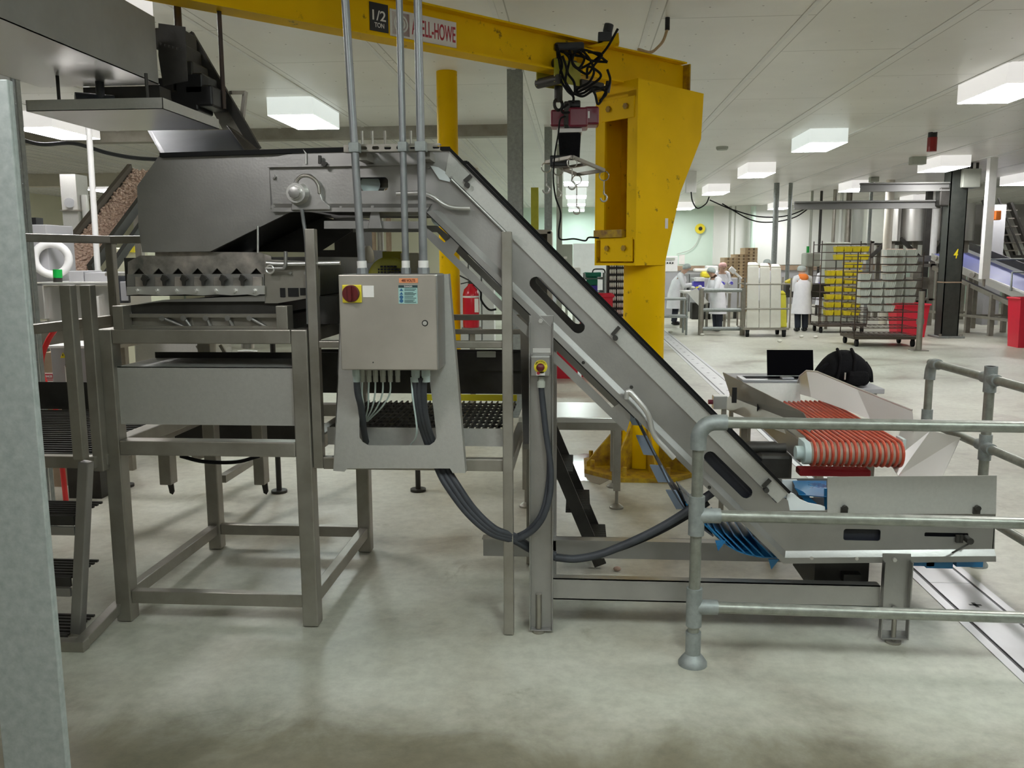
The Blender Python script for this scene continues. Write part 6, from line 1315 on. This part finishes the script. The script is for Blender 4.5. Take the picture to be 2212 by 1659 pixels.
xr2 = W(1215, 760, 13.0).x; bin_(xr2, 12.8, .55, .5, XZ(1215, 728, 12.8)[1], 'red plastic bin seen under the incline conveyor beside the conveyor leg')
# black tray rack left of the pillar
yk = 13.4; k0, k1 = W(1311, 640, yk).x, W(1352, 640, yk).x
t = thing('tray_rack', 'tall rack of black trays just left of the yellow pillar', 'rack', ((k0+k1)/2, yk, 0)); hk = XZ(1330, 568, yk)[1]
MB().box(k0, k0+.03, yk, yk+.5, 0, hk).box(k1-.03, k1, yk, yk+.5, 0, hk).box(k0, k1, yk+.48, yk+.5, 0, hk).build('frame', 'steel_dark', t)
kz = [XZ(1330, 581+14.6*i, yk)[1] for i in range(12)]
kp = None
for i, z in enumerate(kz):
    if z < .1: break
    if i: MB().box(k0+.03, k1-.03, yk, yk+.48, z-.004, z).build('shelf', 'steel_dark', t)
    else: MB().box(k0+.03, k1-.03, yk, yk+.48, z-.004, z).build('shelf', 'steel_dark', t)
    for j in range(2):
        x = k0+.03+(k1-k0-.06)*(.25+.5*j)
        if kp is None:
            kp = thing('tray', 'x', 'tray', (0, 0, 0), 'trays'); w_ = (k1-k0-.07)/2
            MB().box(-w_/2, w_/2, 0, .35, 0, .05).box(-w_/2, w_/2, 0, .01, .04, .065).build('tub', 'black_plastic', kp)
            b = MB()
            for q in range(4): b.ball((-w_*.35+w_*.23*q, .03, .065), w_*.14, .055, .045, 8, 5)
            o = b.build('mushrooms', 'mats_white', kp, smooth=60); o['kind'] = 'stuff'; o_ = kp
        else: o_ = dup(kp, (0, 0, 0))
        o_.location = (x, yk-.01, z); o_['label'] = 'black mushroom tray on the %s level from the top of the dark rack' % ['first', 'second', 'third', 'fourth', 'fifth', 'sixth', 'seventh', 'eighth', 'ninth', 'tenth', 'eleventh', 'twelfth'][i]; o_['group'] = 'trays on level %d of the dark rack' % (i+1)
# crate cart
yq = 15.0; q0, q1 = W(1262, 620, yq).x, W(1306, 620, yq).x
t = thing('crate_cart', 'tubular trolley carrying green crates left of the tray rack', 'trolley', ((q0+q1)/2, yq, 0))
for q in (602, 631): z = XZ(1285, q, yq)[1]; MB().tube([(q0, yq-.02, z), (q1, yq-.02, z), (q1, yq+.5, z), (q0, yq+.5, z)], .02, 8, closed=True).build('rail', 'galvanised', t, smooth=50)
for (x, y) in ((q0, yq-.02), (q1, yq-.02), (q0, yq+.5), (q1, yq+.5)): MB().cyl((x, y, .0), (x, y, XZ(1285, 590, yq)[1]), .02, n=8).build('leg', 'galvanised', t)
zc = XZ(1285, 631, yq)[1]; MB().box(q0, q1, yq, yq+.5, zc-.02, zc).build('shelf', 'galvanised', t)
MB().tube(fillet([(q1-.2, yq+.5, zc), (q1-.2, yq+.5, XZ(1285, 582, yq)[1]), (q1+.02, yq+.5, XZ(1285, 582, yq)[1]), (q1+.02, yq+.5, zc)], .06), .012, 8).build('handle', 'steel_dark', t, smooth=50)
def crate(x0, x1, y0, y1, z0, z1, m_, lb):
    t = thing('crate', lb, 'crate', ((x0+x1)/2, (y0+y1)/2, z0)); b = MB(); b.box(x0, x1, y0, y1, z0, z0+.01)
    b.box(x0, x1, y0, y0+.012, z0, z1).box(x0, x1, y1-.012, y1, z0, z1).box(x0, x0+.012, y0, y1, z0, z1).box(x1-.012, x1, y0, y1, z0, z1)
    for i in range(6): x = x0+(x1-x0)*i/5; b.box(x-.008, x+.008, y0-.006, y0, z0, z1)
    b.build('tub', m_, t); MB().tube([(x0, y0, z1), (x1, y0, z1), (x1, y1, z1), (x0, y1, z1)], .012, 6, closed=True).build('rim', m_, t); return t
xm0, xm1 = W(1268, 610, yq).x, W(1290, 610, yq).x
z1_, z2_, z3_ = XZ(1280, 618, yq)[1], XZ(1280, 600, yq)[1], XZ(1280, 590, yq)[1]
crate(xm0, xm1, yq+.05, yq+.4, zc+.0, z1_, 'glove', 'blue crate at the bottom of the crate stack on the tubular trolley')
crate(xm0, xm1, yq+.05, yq+.4, z1_+.012, z2_, 'green_plastic', 'green crate in the middle of the stack on the tubular trolley')
crate(xm0-.04, xm1+.06, yq+.05, yq+.4, z2_+.012, z3_, 'green_plastic', 'green crate on top of the stack on the tubular trolley')

# ================================================================ right: dark post, jib, tank, blue conveyor
Y4 = 19.4; x4 = W(2062, 560, Y4).x
t = thing('steel_post', 'dark painted steel post marked with a yellow 4 on a bolted base', 'post', (x4, Y4, 0))
w4 = .36; MB().box(x4-w4/2, x4+w4/2, Y4, Y4+.02, .02, CZ).box(x4-w4/2, x4-w4/2+.02, Y4, Y4+w4, .02, CZ).box(x4+w4/2-.02, x4+w4/2, Y4, Y4+w4, .02, CZ).box(x4-w4/2, x4+w4/2, Y4+w4-.02, Y4+w4, .02, CZ).build('shaft', 'dark_green_steel', t)
MB().box(x4-.28, x4+.28, Y4-.12, Y4+.46, 0, .04).build('base_plate', 'galvanised', t)
for dx in (-.22, .22): MB().cyl((x4+dx, Y4-.06, .04), (x4+dx, Y4-.06, .09), .03, n=6).build('anchor_bolt', 'steel_frame', t)
MB().box(x4-w4/2-.01, x4+w4/2+.01, Y4-.01, Y4+w4+.01, 1.2, 1.225).build('strap', 'wood_dark', t)
p = W(2065, 548, Y4-.004); lab(MB().text('4', p, (1, 0, 0), (0, 0, 1), .20, .002, .09, shear=.2).build('number', 'yellow_strip', t), 'yellow number 4')
t = thing('wall_jib', 'grey double jib arm bracketed to the dark post under the ceiling', 'jib', (x4, Y4, 3))
for (a, c, q0, q1, y) in ((1858, 2052, 395, 413, Y4+.1), (1715, 2030, 434, 451, Y4+.3)):
    p0, p1 = W(a, (q0+q1)/2, y), W(c, (q0+q1)/2, y); h = (q1-q0)/1850*Y4*1.0
    zc_ = (W((a+c)/2, q0, y).z+W((a+c)/2, q1, y).z)/2
    MB().box(p0.x, p1.x, y-.06, y+.06, zc_+h/2-.03, zc_+h/2).box(p0.x, p1.x, y-.06, y+.06, zc_-h/2, zc_-h/2+.03).box(p0.x, p1.x, y-.012, y+.012, zc_-h/2, zc_+h/2).build('arm', 'jib_grey', t)
lab(MB().pbox(2030, 405, 2056, 445, Y4+.05, Y4+.3).build('bracket', 'steel_dark', t, bev=.03), 'dark bracket')
tag(MB().pbox(2080, 364, 2120, 405, Y4-.1, Y4+.3).build('junction_box', 'grey_box', bev=.02), 'grey junction box mounted on the dark post under the ceiling', 'box')
for a in (2098, 2110): pass
p = W(2104, 364, Y4+.1); tag(MB().cyl((p.x-.05, p.y, p.z), (p.x-.05, p.y, CZ), .03, n=8).cyl((p.x+.07, p.y, p.z), (p.x+.07, p.y, CZ), .03, n=8).build('conduit', 'steel_dark', smooth=40), 'pair of short dark conduits above the grey junction box on the dark post', 'conduit')
p = W(2138, 480, 18.5); zb_ = XZ(2132, 603, 18.5)[1]; t = thing('drop_pipe', 'white square drop pipe hanging from the ceiling right of the dark post', 'pipe', (p.x, 18.5, zb_))
MB().box(p.x-.075, p.x+.075, 18.5, 18.65, zb_, CZ).build('tube', 'white_paint', t); lab(MB().box(p.x+.08, p.x+.2, 18.45, 18.6, XZ(2150, 470, 18.5)[1]-.05, XZ(2150, 455, 18.5)[1]).build('beacon', 'orange_cloth', t, bev=.02), 'orange beacon'); MB().cyl((p.x, 18.57, zb_-.15), (p.x, 18.57, zb_), .03).build('plug', 'steel_frame', t)
# tank
yt = 25.0; t = thing('process_tank', 'large stainless process tank on legs at the far right', 'tank', (W(2000, 480, yt).x, yt, 0))
zt0, zt1 = XZ(2000, 520, yt)[1], XZ(2000, 440, yt)[1]
b = MB(); P = []
for (a, c) in ((1925, 1955), (1955, 2045), (2045, 2120)):
    xa_, xb_ = W(a, 480, yt).x, W(c, 480, yt).x; rr2 = (xb_-xa_)/2; pts = [(xa_, yt+.8)]+[((xa_+xb_)/2-rr2*math.cos(PI*i/10), yt+.5-.5*math.sin(PI*i/10)) for i in range(11)]+[(xb_, yt+.8)]
    lab(MB().prism_z(pts, zt0, zt1).build('shell', 'steel_bright', t, smooth=40), 'bulging shell panel')
MB().box(W(1880, 480, yt).x, W(2240, 480, yt).x, yt+.6, yt+1.6, zt0-.1, zt1).build('body', 'steel', t)
lab(MB().box(W(1880, 480, yt).x, W(1925, 480, yt).x, yt+.3, yt+.6, zt0-.05, zt1).build('door_panel', 'grey_box', t), 'grey-green door panel')
for a in (1890, 1935, 1985, 2040, 2095, 2150, 2205):
    x = W(a, 560, yt).x
    for y in (yt+.3, yt+1.4): MB().box(x-.06, x+.06, y, y+.12, 0, zt0).build('leg', 'steel_frame', t)
MB().beam(W(1880, 555, yt+.2), W(1925, 515, yt+.2), .08, .1).beam(W(1945, 515, yt+.2), W(1985, 555, yt+.2), .08, .1).beam(W(2010, 560, yt+.2), W(2040, 520, yt+.2), .08, .1).build('brace', 'steel_dark', t)
x = W(2016, 480, yt-.2).x; tag(MB().cyl((x, yt-.3, 1.6), (x, yt-.3, CZ), .09, n=14).build('duct_pipe', 'white_paint', smooth=50), 'bright vertical duct pipe in front of the process tank', 'pipe')
x = W(2003, 480, yt-.2).x; tag(MB().box(x-.07, x+.07, yt-.3, yt-.15, 0, CZ).build('brown_post', 'steel_dark'), 'dark narrow upright beside the bright duct pipe at the process tank', 'post')
t = thing('stair_tower', 'dark steel stairway at the far right edge', 'stairs', (W(2180, 540, 24).x, 24, 0))
for y in (23.6, 24.5): MB().beam((W(2165, 440, 24).x, y, XZ(2165, 440, 24)[1]), (W(2212, 560, 24).x, y, XZ(2212, 560, 24)[1]), .06, .2, (0, 1, 0)).beam((W(2140, 440, 24).x, y, XZ(2140, 430, 24)[1]), (W(2195, 560, 24).x, y, XZ(2195, 560, 24)[1]), .04, .04).build('stringer', 'steel_dark', t)
for i in range(7): x, z = W(2158+8*i, 540, 24).x, XZ(2158, 455+17*i, 24)[1]; MB().box(x-.1, x+.2, 23.6, 24.5, z-.03, z).build('tread', 'steel_frame', t)
x = W(2212, 560, 24).x; MB().box(x-.1, x, 23.6, 24.5, 0, 1.8).build('support', 'steel_dark', t)
mesh = MB().pbox(2135, 442, 2170, 560, 23.2, 23.3); x0_ = min(v.x for v in mesh.v); x1_ = max(v.x for v in mesh.v); z1_ = max(v.z for v in mesh.v)
tag(MB().box(x0_, x1_, 23.2, 23.6, 0, z1_).build('cladding_panel', 'grey_panel'), 'tall grey cladding panel left of the dark stairway', 'panel')
# blue belt conveyor: descends towards the camera and to the right
A_, B_ = W(2014, 552, 22.4), W(2240, 652, 18.4)
t = thing('blue_belt_conveyor', 'inclined conveyor with a wide blue belt and grey frame at the right', 'conveyor', ((A_.x+B_.x)/2, 20.4, 0))
dW = Vector((.95, .14, 0)); up2 = Vector((0, 0, .16)); dn = (B_-A_)
MB().sheet([A_-up2*.7, B_-up2*.7, B_+up2*.35, A_+up2*.35], .03).build('side_frame', 'plate_steel', t)
MB().sheet([A_+dW-up2*.5, B_+dW-up2*.5, B_+dW+up2*.9, A_+dW+up2*.9], .03).build('side_frame', 'plate_steel', t)
lab(MB().sheet([A_+dW+up2*.9, B_+dW+up2*.9, B_+dW+up2*2.0, A_+dW+up2*2.0], .02).build('side_skirt', 'steel_dark', t), 'dark far skirt')
lab(MB().sheet([A_+up2*.15, B_+up2*.15, B_+dW+up2*.3, A_+dW+up2*.3], .02).build('belt', 'belt_blue_flat', t), 'blue belt')
lab(MB().sheet([A_.lerp(B_, .5)+up2*.2, B_+up2*.2, B_+up2*.7, A_.lerp(B_, .5)+up2*.3], .03).build('skirt', 'white_paint', t), 'white skirt')
MB().beam(A_+Vector((.05, 0, -.30)), B_+Vector((.05, 0, -.30)), .08, .1).build('under_frame', 'steel_frame', t)
MB().beam(A_+dW+Vector((-.05, 0, -.30)), B_+dW+Vector((-.05, 0, -.30)), .08, .1).build('under_frame', 'steel_frame', t)
for u in (.1, .4, .62, .86):
    c = A_.lerp(B_, u)
    for q in (.04, .96):
        e = c+dW*q; MB().box(e.x-.05, e.x+.05, e.y-.05, e.y+.05, 0, e.z-.28).build('leg', 'steel_frame', t)
    e = c+dW*.96; MB().beam((c.x, c.y, .4), (e.x, e.y, .4), .05, .05).build('cross_bar', 'steel_frame', t)
MB().beam((A_.x, A_.y, .4), (B_.x, B_.y, .4), .06, .06).build('base_rail', 'steel_frame', t)
for u in (.05, .25, .45): c = A_.lerp(B_, u)+Vector((-.04, -.02, -.02)); MB().cyl(c, c+Vector((-.05, -.05, 0)), .06, n=12).build('bearing', 'steel_bright', t, smooth=40)
for u in (.52, .80):
    c = A_.lerp(B_, u); MB().tube([c+Vector((-.06, -.05, .0)), c+Vector((-.06, -.05, .40)), c+Vector((1.2, -.05, .40))], .022, 8).build('guard_bar', 'galvanised', t, smooth=50)
t = thing('infeed_frame', 'grey steel frame and rollers feeding the top of the blue belt conveyor', 'frame', (W(1995, 600, 22.6).x, 22.6, 0))
f0, f1 = W(1972, 600, 23).x, W(2022, 600, 23).x
MB().box(f0, f1, 23, 24, XZ(2000, 565, 23)[1], XZ(2000, 552, 23)[1]).build('bed', 'steel', t); MB().box(f0, f1, 23, 23.08, XZ(2000, 577, 23)[1], XZ(2000, 570, 23)[1]).box(f0, f1, 23.1, 23.9, XZ(2000, 625, 23)[1], XZ(2000, 600, 23)[1]).box(f0, f1, 23, 24, .65, .7).build('cross_bar', 'steel_frame', t)
for (x, y) in ((f1-.15, 23), (f0, 23), (f1-.15, 23.9), (f0, 23.9)): MB().box(x, x+.11, y, y+.1, 0, XZ(2000, 560, 23)[1]).build('leg', 'steel_frame', t)
lab(MB().box(f1-.1, f1+.15, 23.3, 23.5, .25, .65).build('crate', 'motor_yellow', t) if 0 else MB().box(f0+.2, f0+.5, 23.3, 23.5, .2, .64).build('drive_box', 'steel_dark', t), 'dark drive box')
# electrical stands behind the racks
t = thing('switch_cabinets', 'row of pale switch cabinets behind the yellow punnet rack', 'cabinet', (W(1840, 540, 24).x, 24, 0))
for i, (a, c, q) in enumerate(((1784, 1808, 524), (1809, 1838, 524), (1839, 1868, 528))): x0_, x1_ = W(a, 540, 24).x, W(c, 540, 24).x; MB().box(x0_, x1_-.02, 24, 24.4, 0, XZ(a, q, 24)[1]).build('unit', 'grey_box', t, bev=.01)
t = thing('machine_head', 'grey machine head on a stand with a small signal light behind the orange-hooded person', 'machine', (W(1757, 560, 23).x, 23, 0))
MB().pbox(1741, 546, 1773, 576, 23, 23.5).build('head', 'grey_box', t, bev=.04); x = W(1757, 560, 23).x; MB().box(x-.06, x+.06, 23.2, 23.35, 0, XZ(1757, 575, 23)[1]).build('stand', 'steel_frame', t); lab(MB().pbox(1744, 532, 1748, 546, 23.1, 23.2).build('signal_light', 'green_cap', t), 'green signal light')
t = thing('yellow_cover', 'yellow plastic cover on the bench in front of the orange-hooded person', 'cover', W(1715, 613, 22)); x = W(1713, 605, 22)
lab(MB().sheet([W(1700, 608, 22), W(1712, 602, 22), W(1728, 602, 22), W(1720, 614, 22), W(1702, 613, 22)], .3).build('cover', 'yellow_plastic', t, bev=.02), 'yellow cover')
t2 = thing('work_bench', 'dark work bench in front of the orange-hooded person', 'bench', (W(1725, 640, 22).x, 22, 0)); zb2 = XZ(1725, 616, 22)[1]-.0
MB().box(W(1695, 640, 22).x, W(1790, 640, 22).x, 21.9, 22.6, zb2-.3, zb2+.02).build('top', 'steel_dark', t2)
for a in (1698, 1786):
    x = W(a, 640, 22).x; MB().box(x-.03, x+.03, 21.95, 22.01, 0, zb2-.28).build('leg', 'steel_frame', t2); MB().box(x-.03, x+.03, 22.5, 22.56, 0, zb2-.28).build('leg', 'steel_frame', t2)
# slim poles and pipes against the far wall
for i, (a, y, q, r, m_, lb) in enumerate(((1675, 24, 0, .075, 'galvanised', 'thick grey pipe rising behind the tall white boards'), (1705, 24, 1, .055, 'galvanised', 'jointed grey pipe left of the signal light'), (1752, 27, 0, .04, 'grey_box', 'left slim pole of the pair behind the machine head'), (1772, 27, 0, .04, 'steel_dark', 'right slim pole of the pair behind the machine head'),
     (1577, 33.5, 0, .05, 'grey_box', 'thin pipe on the mint far wall left of the pallets'), (1588, 33.5, 0, .03, 'grey_box', 'thinnest pipe on the mint far wall above the pallets'), (1627, 33.6, 0, .10, 'wall_mint', 'wide mint pipe on the far wall above the tallest pallet stack'), (1801, 26.5, 0, .05, 'steel_frame', 'bundled conduit left of the switch cabinets'), (1816, 27, 0, .05, 'wall_white', 'pale pipe above the switch cabinets'), (1832, 27, 0, .09, 'steel_frame', 'dark pipe above the switch cabinets'), (1879, 23, 0, .04, 'galvanised', 'slim pole between the racks and the process tank'), (1919, 23.5, 0, .11, 'cream', 'pale square-looking column left of the process tank shell'))):
    x = W(a, 480, y).x; tag(MB().cyl((x, y, 0), (x, y, CZ if y < 33 else 3.7), r, n=12).build('pipe', m_, smooth=50), lb, 'pipe')
b_ = [W(1533, 432, 24), W(1580, 452, 24), W(1640, 468, 24), W(1700, 466, 24), W(1752, 446, 24)]
tag(MB().tube(spline(b_, 8), .018, 6).build('hanging_cable', 'black_rubber', smooth=60), 'upper black cable sagging below the far ceiling lights', 'cable')
b_ = [W(1560, 440, 24), W(1620, 474, 24), W(1665, 480, 24), W(1715, 470, 24), W(1750, 448, 24)]
tag(MB().tube(spline(b_, 8), .018, 6).build('hanging_cable', 'black_rubber', smooth=60), 'lower black cable sagging below the far ceiling lights', 'cable')
x = W(1493, 405, 20.5); t = thing('ceiling_box', 'white ceiling box with looping black cables right of the yellow crane head', 'box', (x.x, 20.5, CZ))
MB().box(x.x-.12, x.x+.12, 20.5, 20.7, x.z-.12, CZ).build('housing', 'white_paint', t, bev=.01); lab(MB().tube(spline([(x.x, 20.5, x.z-.1), W(1496, 435, 20.5), W(1507, 450, 20.5), W(1525, 440, 20.5), W(1532, 425, 20.5)], 6), .016, 6).build('cable', 'black_rubber', t, smooth=60), 'black cable loop')
# ceiling bits
g = G(1560, 317, CZ); tag(MB().lathe([(.09, -.06), (.11, -.03), (.11, 0), (0, 0)], (g.x, g.y, CZ), (0, 0, 1), 16).build('smoke_detector', 'grey_box', smooth=40), 'small grey ceiling detector right of the yellow crane head', 'detector')
g = G(2015, 286, CZ); t = thing('strobe_beacon', 'red cylindrical beacon hanging from the ceiling at the right', 'beacon', (g.x, g.y, CZ))
lab(MB().cyl((g.x, g.y, CZ-.30), (g.x, g.y, CZ-.08), .075, n=18).build('lens', 'red_lens', t, smooth=40), 'dark red lens'); lab(MB().cyl((g.x, g.y, CZ-.08), (g.x, g.y, CZ), .07, n=18).build('base', 'black_plastic', t, smooth=40), 'black base')
g = G(1987, 338, CZ); tag(MB().box(g.x-.14, g.x+.14, g.y, g.y+.2, CZ-.15, CZ).build('ceiling_box', 'grey_box', bev=.01), 'grey ceiling box below the red beacon', 'box')
g = G(1891, 382, CZ); tag(MB().box(g.x-.1, g.x+.1, g.y, g.y+.2, CZ-.12, CZ).build('ceiling_box', 'grey_box', bev=.01), 'tiny grey ceiling box above the grey jib arm', 'box')

# ================================================================ left background machines
t = thing('bulk_elevator', 'steep elevator conveyor full of tan mushrooms behind the left platform', 'conveyor', (-5.1, 9.5, 0))
A_, B_ = W(152, 590, 8.6), W(318, 372, 10.8); dW = Vector((.30, .10, 0)); nn = (B_-A_)
MB().sheet([A_-dW*.5, A_+dW*.5, B_+dW*.5, B_-dW*.5], .02).build('bed', 'mushroom', t)
lab(MB().beam(A_-dW*.62+Vector((0, 0, .05)), B_-dW*.62+Vector((0, 0, .05)), .05, .10).build('side_rail', 'brown_wire', t), 'brown side rail')
lab(MB().beam(A_+dW*.62+Vector((0, 0, .03)), B_+dW*.62+Vector((0, 0, .03)), .05, .12).beam(A_+dW*.95+Vector((0, 0, -.1)), B_+dW*.95+Vector((0, 0, -.1)), .05, .10).build('side_rail', 'steel_dark', t), 'dark side rail')
b = MB()
for i in range(1300):
    u, w_ = random.random(), random.uniform(-.5, .5); p = A_.lerp(B_, u)+dW*w_+Vector((0, 0, .02+.02*random.random())); r = random.uniform(.013, .022); b.ball(p, r, r, r*.8, 6, 4)
o = lab(b.build('mushrooms', 'mushroom', t, smooth=60), 'heap of tan mushrooms'); o['kind'] = 'stuff'
for u in (.15, .8): c = A_.lerp(B_, u); MB().box(c.x-.04, c.x+.04, c.y, c.y+.08, 0, c.z-.02).build('leg', 'steel_frame', t)
y6 = 6.6
t = thing('packing_machine', 'pale steel packing machine with a green button behind the left handrails', 'machine', (W(160, 660, y6).x, y6, 0))
def wb(a, q0, c, q1, y0, y1, nm, m_, lb=None, bev=.008):
    o = MB().pbox(a, q0, c, q1, y0, y1).build(nm, m_, t, bev=bev)
    if lb: o['label'] = lb
    return o
wb(40, 612, 96, 690, y6, y6+.5, 'side_cabinet', 'steel_bright'); wb(98, 618, 242, 700, y6+.05, y6+.7, 'main_cabinet', 'steel_bright'); wb(60, 610, 236, 618, y6, y6+.7, 'top_plate', 'steel_bright'); wb(148, 585, 180, 610, y6+.3, y6+.6, 'motor_cover', 'grey_panel'); wb(182, 588, 232, 610, y6+.3, y6+.7, 'motor_cover', 'grey_panel')
wb(60, 485, 104, 612, y6+.5, y6+.9, 'tower', 'grey_panel'); wb(225, 588, 276, 596, y6-.1, y6+.3, 'arm', 'steel_bright')
lab(MB().cyl(W(125, 600, y6+.1), W(124, 582, y6+.1), .035).build('green_button', 'green_cap', t, smooth=40), 'green dome button'); MB().cyl(W(125, 611, y6+.1), W(125, 600, y6+.1), .034).build('button_base', 'steel_dark', t, smooth=40)
wb(250, 596, 276, 655, y6-.1, y6-.06, 'screen_frame', 'hose_grey', 'dark screen frame'); wb(260, 608, 276, 650, y6-.11, y6-.1, 'screen', 'grey_panel', 'pale screen')
lab(MB().ring(W(112, 560, y6+.5), (.6, -1, 0), .13, .035, 24, 10).build('ring_guard', 'white_paint', t, smooth=60), 'pale round guard')
lab(MB().pbox(62, 576, 70, 612, y6+.02, y6+.06).build('yellow_tab', 'yellow_strip', t), 'yellow tab'); lab(MB().pbox(204, 640, 215, 700, y6, y6+.05).build('notice', 'white_sign', t), 'white notice')
x0_, x1_ = W(45, 700, y6).x, W(242, 700, y6).x; MB().box(x0_, x1_, y6+.1, y6+.7, 1.05, XZ(140, 699, y6)[1]).build('under_frame', 'steel_frame', t)
for x in (x0_+.03, x1_-.05): MB().box(x-.03, x+.03, y6+.2, y6+.26, 0, 1.06).build('leg', 'steel_frame', t)
lab(MB().pbox(66, 470, 78, 487, y6+.6, y6+.7).build('valve', 'black_plastic', t), 'black valve')
t = thing('duct_column', 'grey square duct with a round porthole at the far left', 'duct', (W(152, 450, 12).x, 12, 0))
x0_, x1_ = W(134, 450, 12).x, W(168, 450, 12).x; MB().box(x0_, x1_, 12, 12.3, 0, XZ(150, 376, 12)[1]).build('duct', 'plate_steel', t); lab(MB().cyl(W(150, 438, 12), W(150, 438, 11.97), .07).build('porthole', 'grey_panel', t, smooth=40), 'round porthole'); MB().box(x0_-.02, x1_+.02, 11.98, 12.32, XZ(150, 453, 12)[1]-.02, XZ(150, 453, 12)[1]).build('flange', 'steel_frame', t)
x = W(178, 470, 12).x; tag(MB().cyl((x, 12.1, 0), (x, 12.1, XZ(176, 420, 12)[1]), .05, n=12).build('duct_pipe', 'steel_bright', smooth=50), 'shiny pipe right of the grey square duct', 'pipe')
x = W(205, 450, 9.5).x; p1 = G(195, 262, CZ) if 0 else None
tag(MB().cyl((W(195, 290, 7.6).x, 7.6, CZ), (W(212, 600, 7.6).x, 7.6, XZ(212, 600, 7.6)[1]-.05), .026, n=12).build('hanging_pipe', 'white_paint', smooth=50), 'pale ribbed pipe dropping in front of the tan mushroom elevator', 'pipe')
y7 = 5.9; t = thing('hazard_cabinet', 'light grey cabinet with a yellow warning triangle below the left mid handrail', 'cabinet', (W(150, 800, y7).x, y7, 0))
h0, h1 = W(112, 800, y7).x, W(196, 800, y7).x; hz1 = XZ(150, 752, y7)[1]; hz0 = XZ(150, 846, y7)[1]
MB().box(h0, h1, y7, y7+.35, hz0, hz1).build('enclosure', 'grey_panel', t, bev=.008); lab(MB().box(h0-.01, h1+.01, y7-.02, y7+.36, hz1, hz1+.02).build('lid', 'white_paint', t, bev=.004), 'white lid')
c = W(136, 768, y7-.004); k = lab(MB().prism([(c.x-.022, c.z-.018), (c.x+.022, c.z-.018), (c.x, c.z+.022)], y7-.004, y7).build('warning_triangle', 'yellow_strip', t), 'yellow warning triangle'); MB().prism([(c.x-.004, c.z+.010), (c.x+.003, c.z+.010), (c.x, c.z+.002), (c.x+.004, c.z+.002), (c.x-.003, c.z-.013), (c.x, c.z-.003), (c.x-.005, c.z-.003)], y7-.005, y7-.004).build('bolt_symbol', 'black_paint', k)
lab(MB().pbox(141, 790, 150, 828, y7-.003, y7).build('notice', 'white_sign', t), 'white notice'); lab(MB().pbox(141, 786, 150, 793, y7-.004, y7-.003).build('notice_header', 'black_paint', t), 'black notice header')
MB().box(h0+.02, h1-.02, y7+.05, y7+.3, 0, hz0).build('stand', 'steel_dark', t)
t = thing('danger_sign', 'red and white danger sign behind the red hose at the left', 'sign', W(104, 820, y7+.4)); yd_ = y7+.35
sgn = MB().pbox(90, 806, 117, 833, yd_, yd_+.01).build('plate', 'white_sign', t); k = lab(MB().pbox(92, 808, 116, 818, yd_-.004, yd_).build('header', 'sign_red', t), 'red header'); MB().text('DANGER', W(104, 813, yd_-.005), (1, 0, 0), (0, 0, 1), .02, .001, .068).build('lettering', 'white_sign', k)
lab(MB().pbox(94, 820, 114, 822, yd_-.003, yd_).pbox(96, 826, 112, 829, yd_-.003, yd_).build('fine_print', 'sign_red', t), 'red fine print')
lab(MB().box(W(93, 780, yd_).x, W(116, 780, yd_).x, yd_+.01, yd_+.3, 0, XZ(100, 762, yd_)[1]).build('post', 'wood_dark', t), 'brown board behind the sign')
tag(MB().tube(spline([W(119, 712, 5.6), W(104, 735, 5.6), (W(91, 770, 5.6)), W(90, 800, 5.6), W(97, 825, 5.6), W(113, 853, 5.6), W(122, 900, 5.7), (W(122, 900, 5.7).x+.02, 5.7, .02)], 8), .018, 10).build('air_hose', 'hose_red', smooth=60), 'red air hose curving beside the light grey hazard cabinet', 'hose')
tag(MB().tube(spline([W(40, 300, 11), W(90, 312, 11), W(160, 310, 11), W(230, 330, 11), W(290, 341, 11), W(350, 345, 11)], 8), .025, 8).build('ceiling_cable', 'hose_grey', smooth=60), 'dark cable looping under the ceiling at the upper left', 'cable')
t = thing('yellow_machine', 'pale yellow machine behind the left handrail post', 'machine', (W(275, 560, 12).x, 12, 0)); MB().box(W(248, 560, 12).x, W(320, 560, 12).x, 12, 12.6, 0, XZ(275, 535, 12)[1]).build('body', 'wall_cream', t, bev=.02); lab(MB().pbox(262, 532, 290, 545, 11.95, 12).build('yellow_guard', 'yellow_plastic', t), 'yellow guard')
t = thing('left_tank', 'dull steel machine body behind the feed table legs', 'machine', (W(380, 770, 7.2).x, 7.45, 0)); MB().box(W(290, 770, 7.45).x, W(450, 770, 7.45).x, 7.45, 8.0, .75, XZ(380, 700, 7.2)[1]).build('body', 'plate_steel', t, bev=.02)
for a in (310, 430): x = W(a, 800, 7.2).x; MB().cyl((x, 7.6, 0), (x, 7.6, .76), .03).build('leg', 'steel_frame', t)
t = thing('wall_cabinets', 'pale low wall cabinets behind the grating platform', 'cabinet', (W(1010, 600, 18).x, 18, 0))
for i in range(3): x0_ = W(985+28*i, 600, 18).x; MB().box(x0_, x0_+.25, 18, 18.3, 0, XZ(1000, 563, 18)[1]).build('unit', 'white_paint', t, bev=.01)
for i, (a, y) in enumerate(((808, 16), (822, 16.2), (840, 16), (952, 17))): x = W(a, 520, y).x; tag(MB().cyl((x, y, 0), (x, y, CZ), (.04, .06, .05, .03)[i], n=10).build('pipe', 'steel_frame' if i % 2 else 'wood_dark', smooth=50), ('first slim upright left of the middle conduit, behind the gear motor', 'thicker upright just left of the middle conduit, behind the gear motor', 'upright between the first two conduits, behind the gear motor', 'thin rod right of the gear motor')[i], 'pipe')
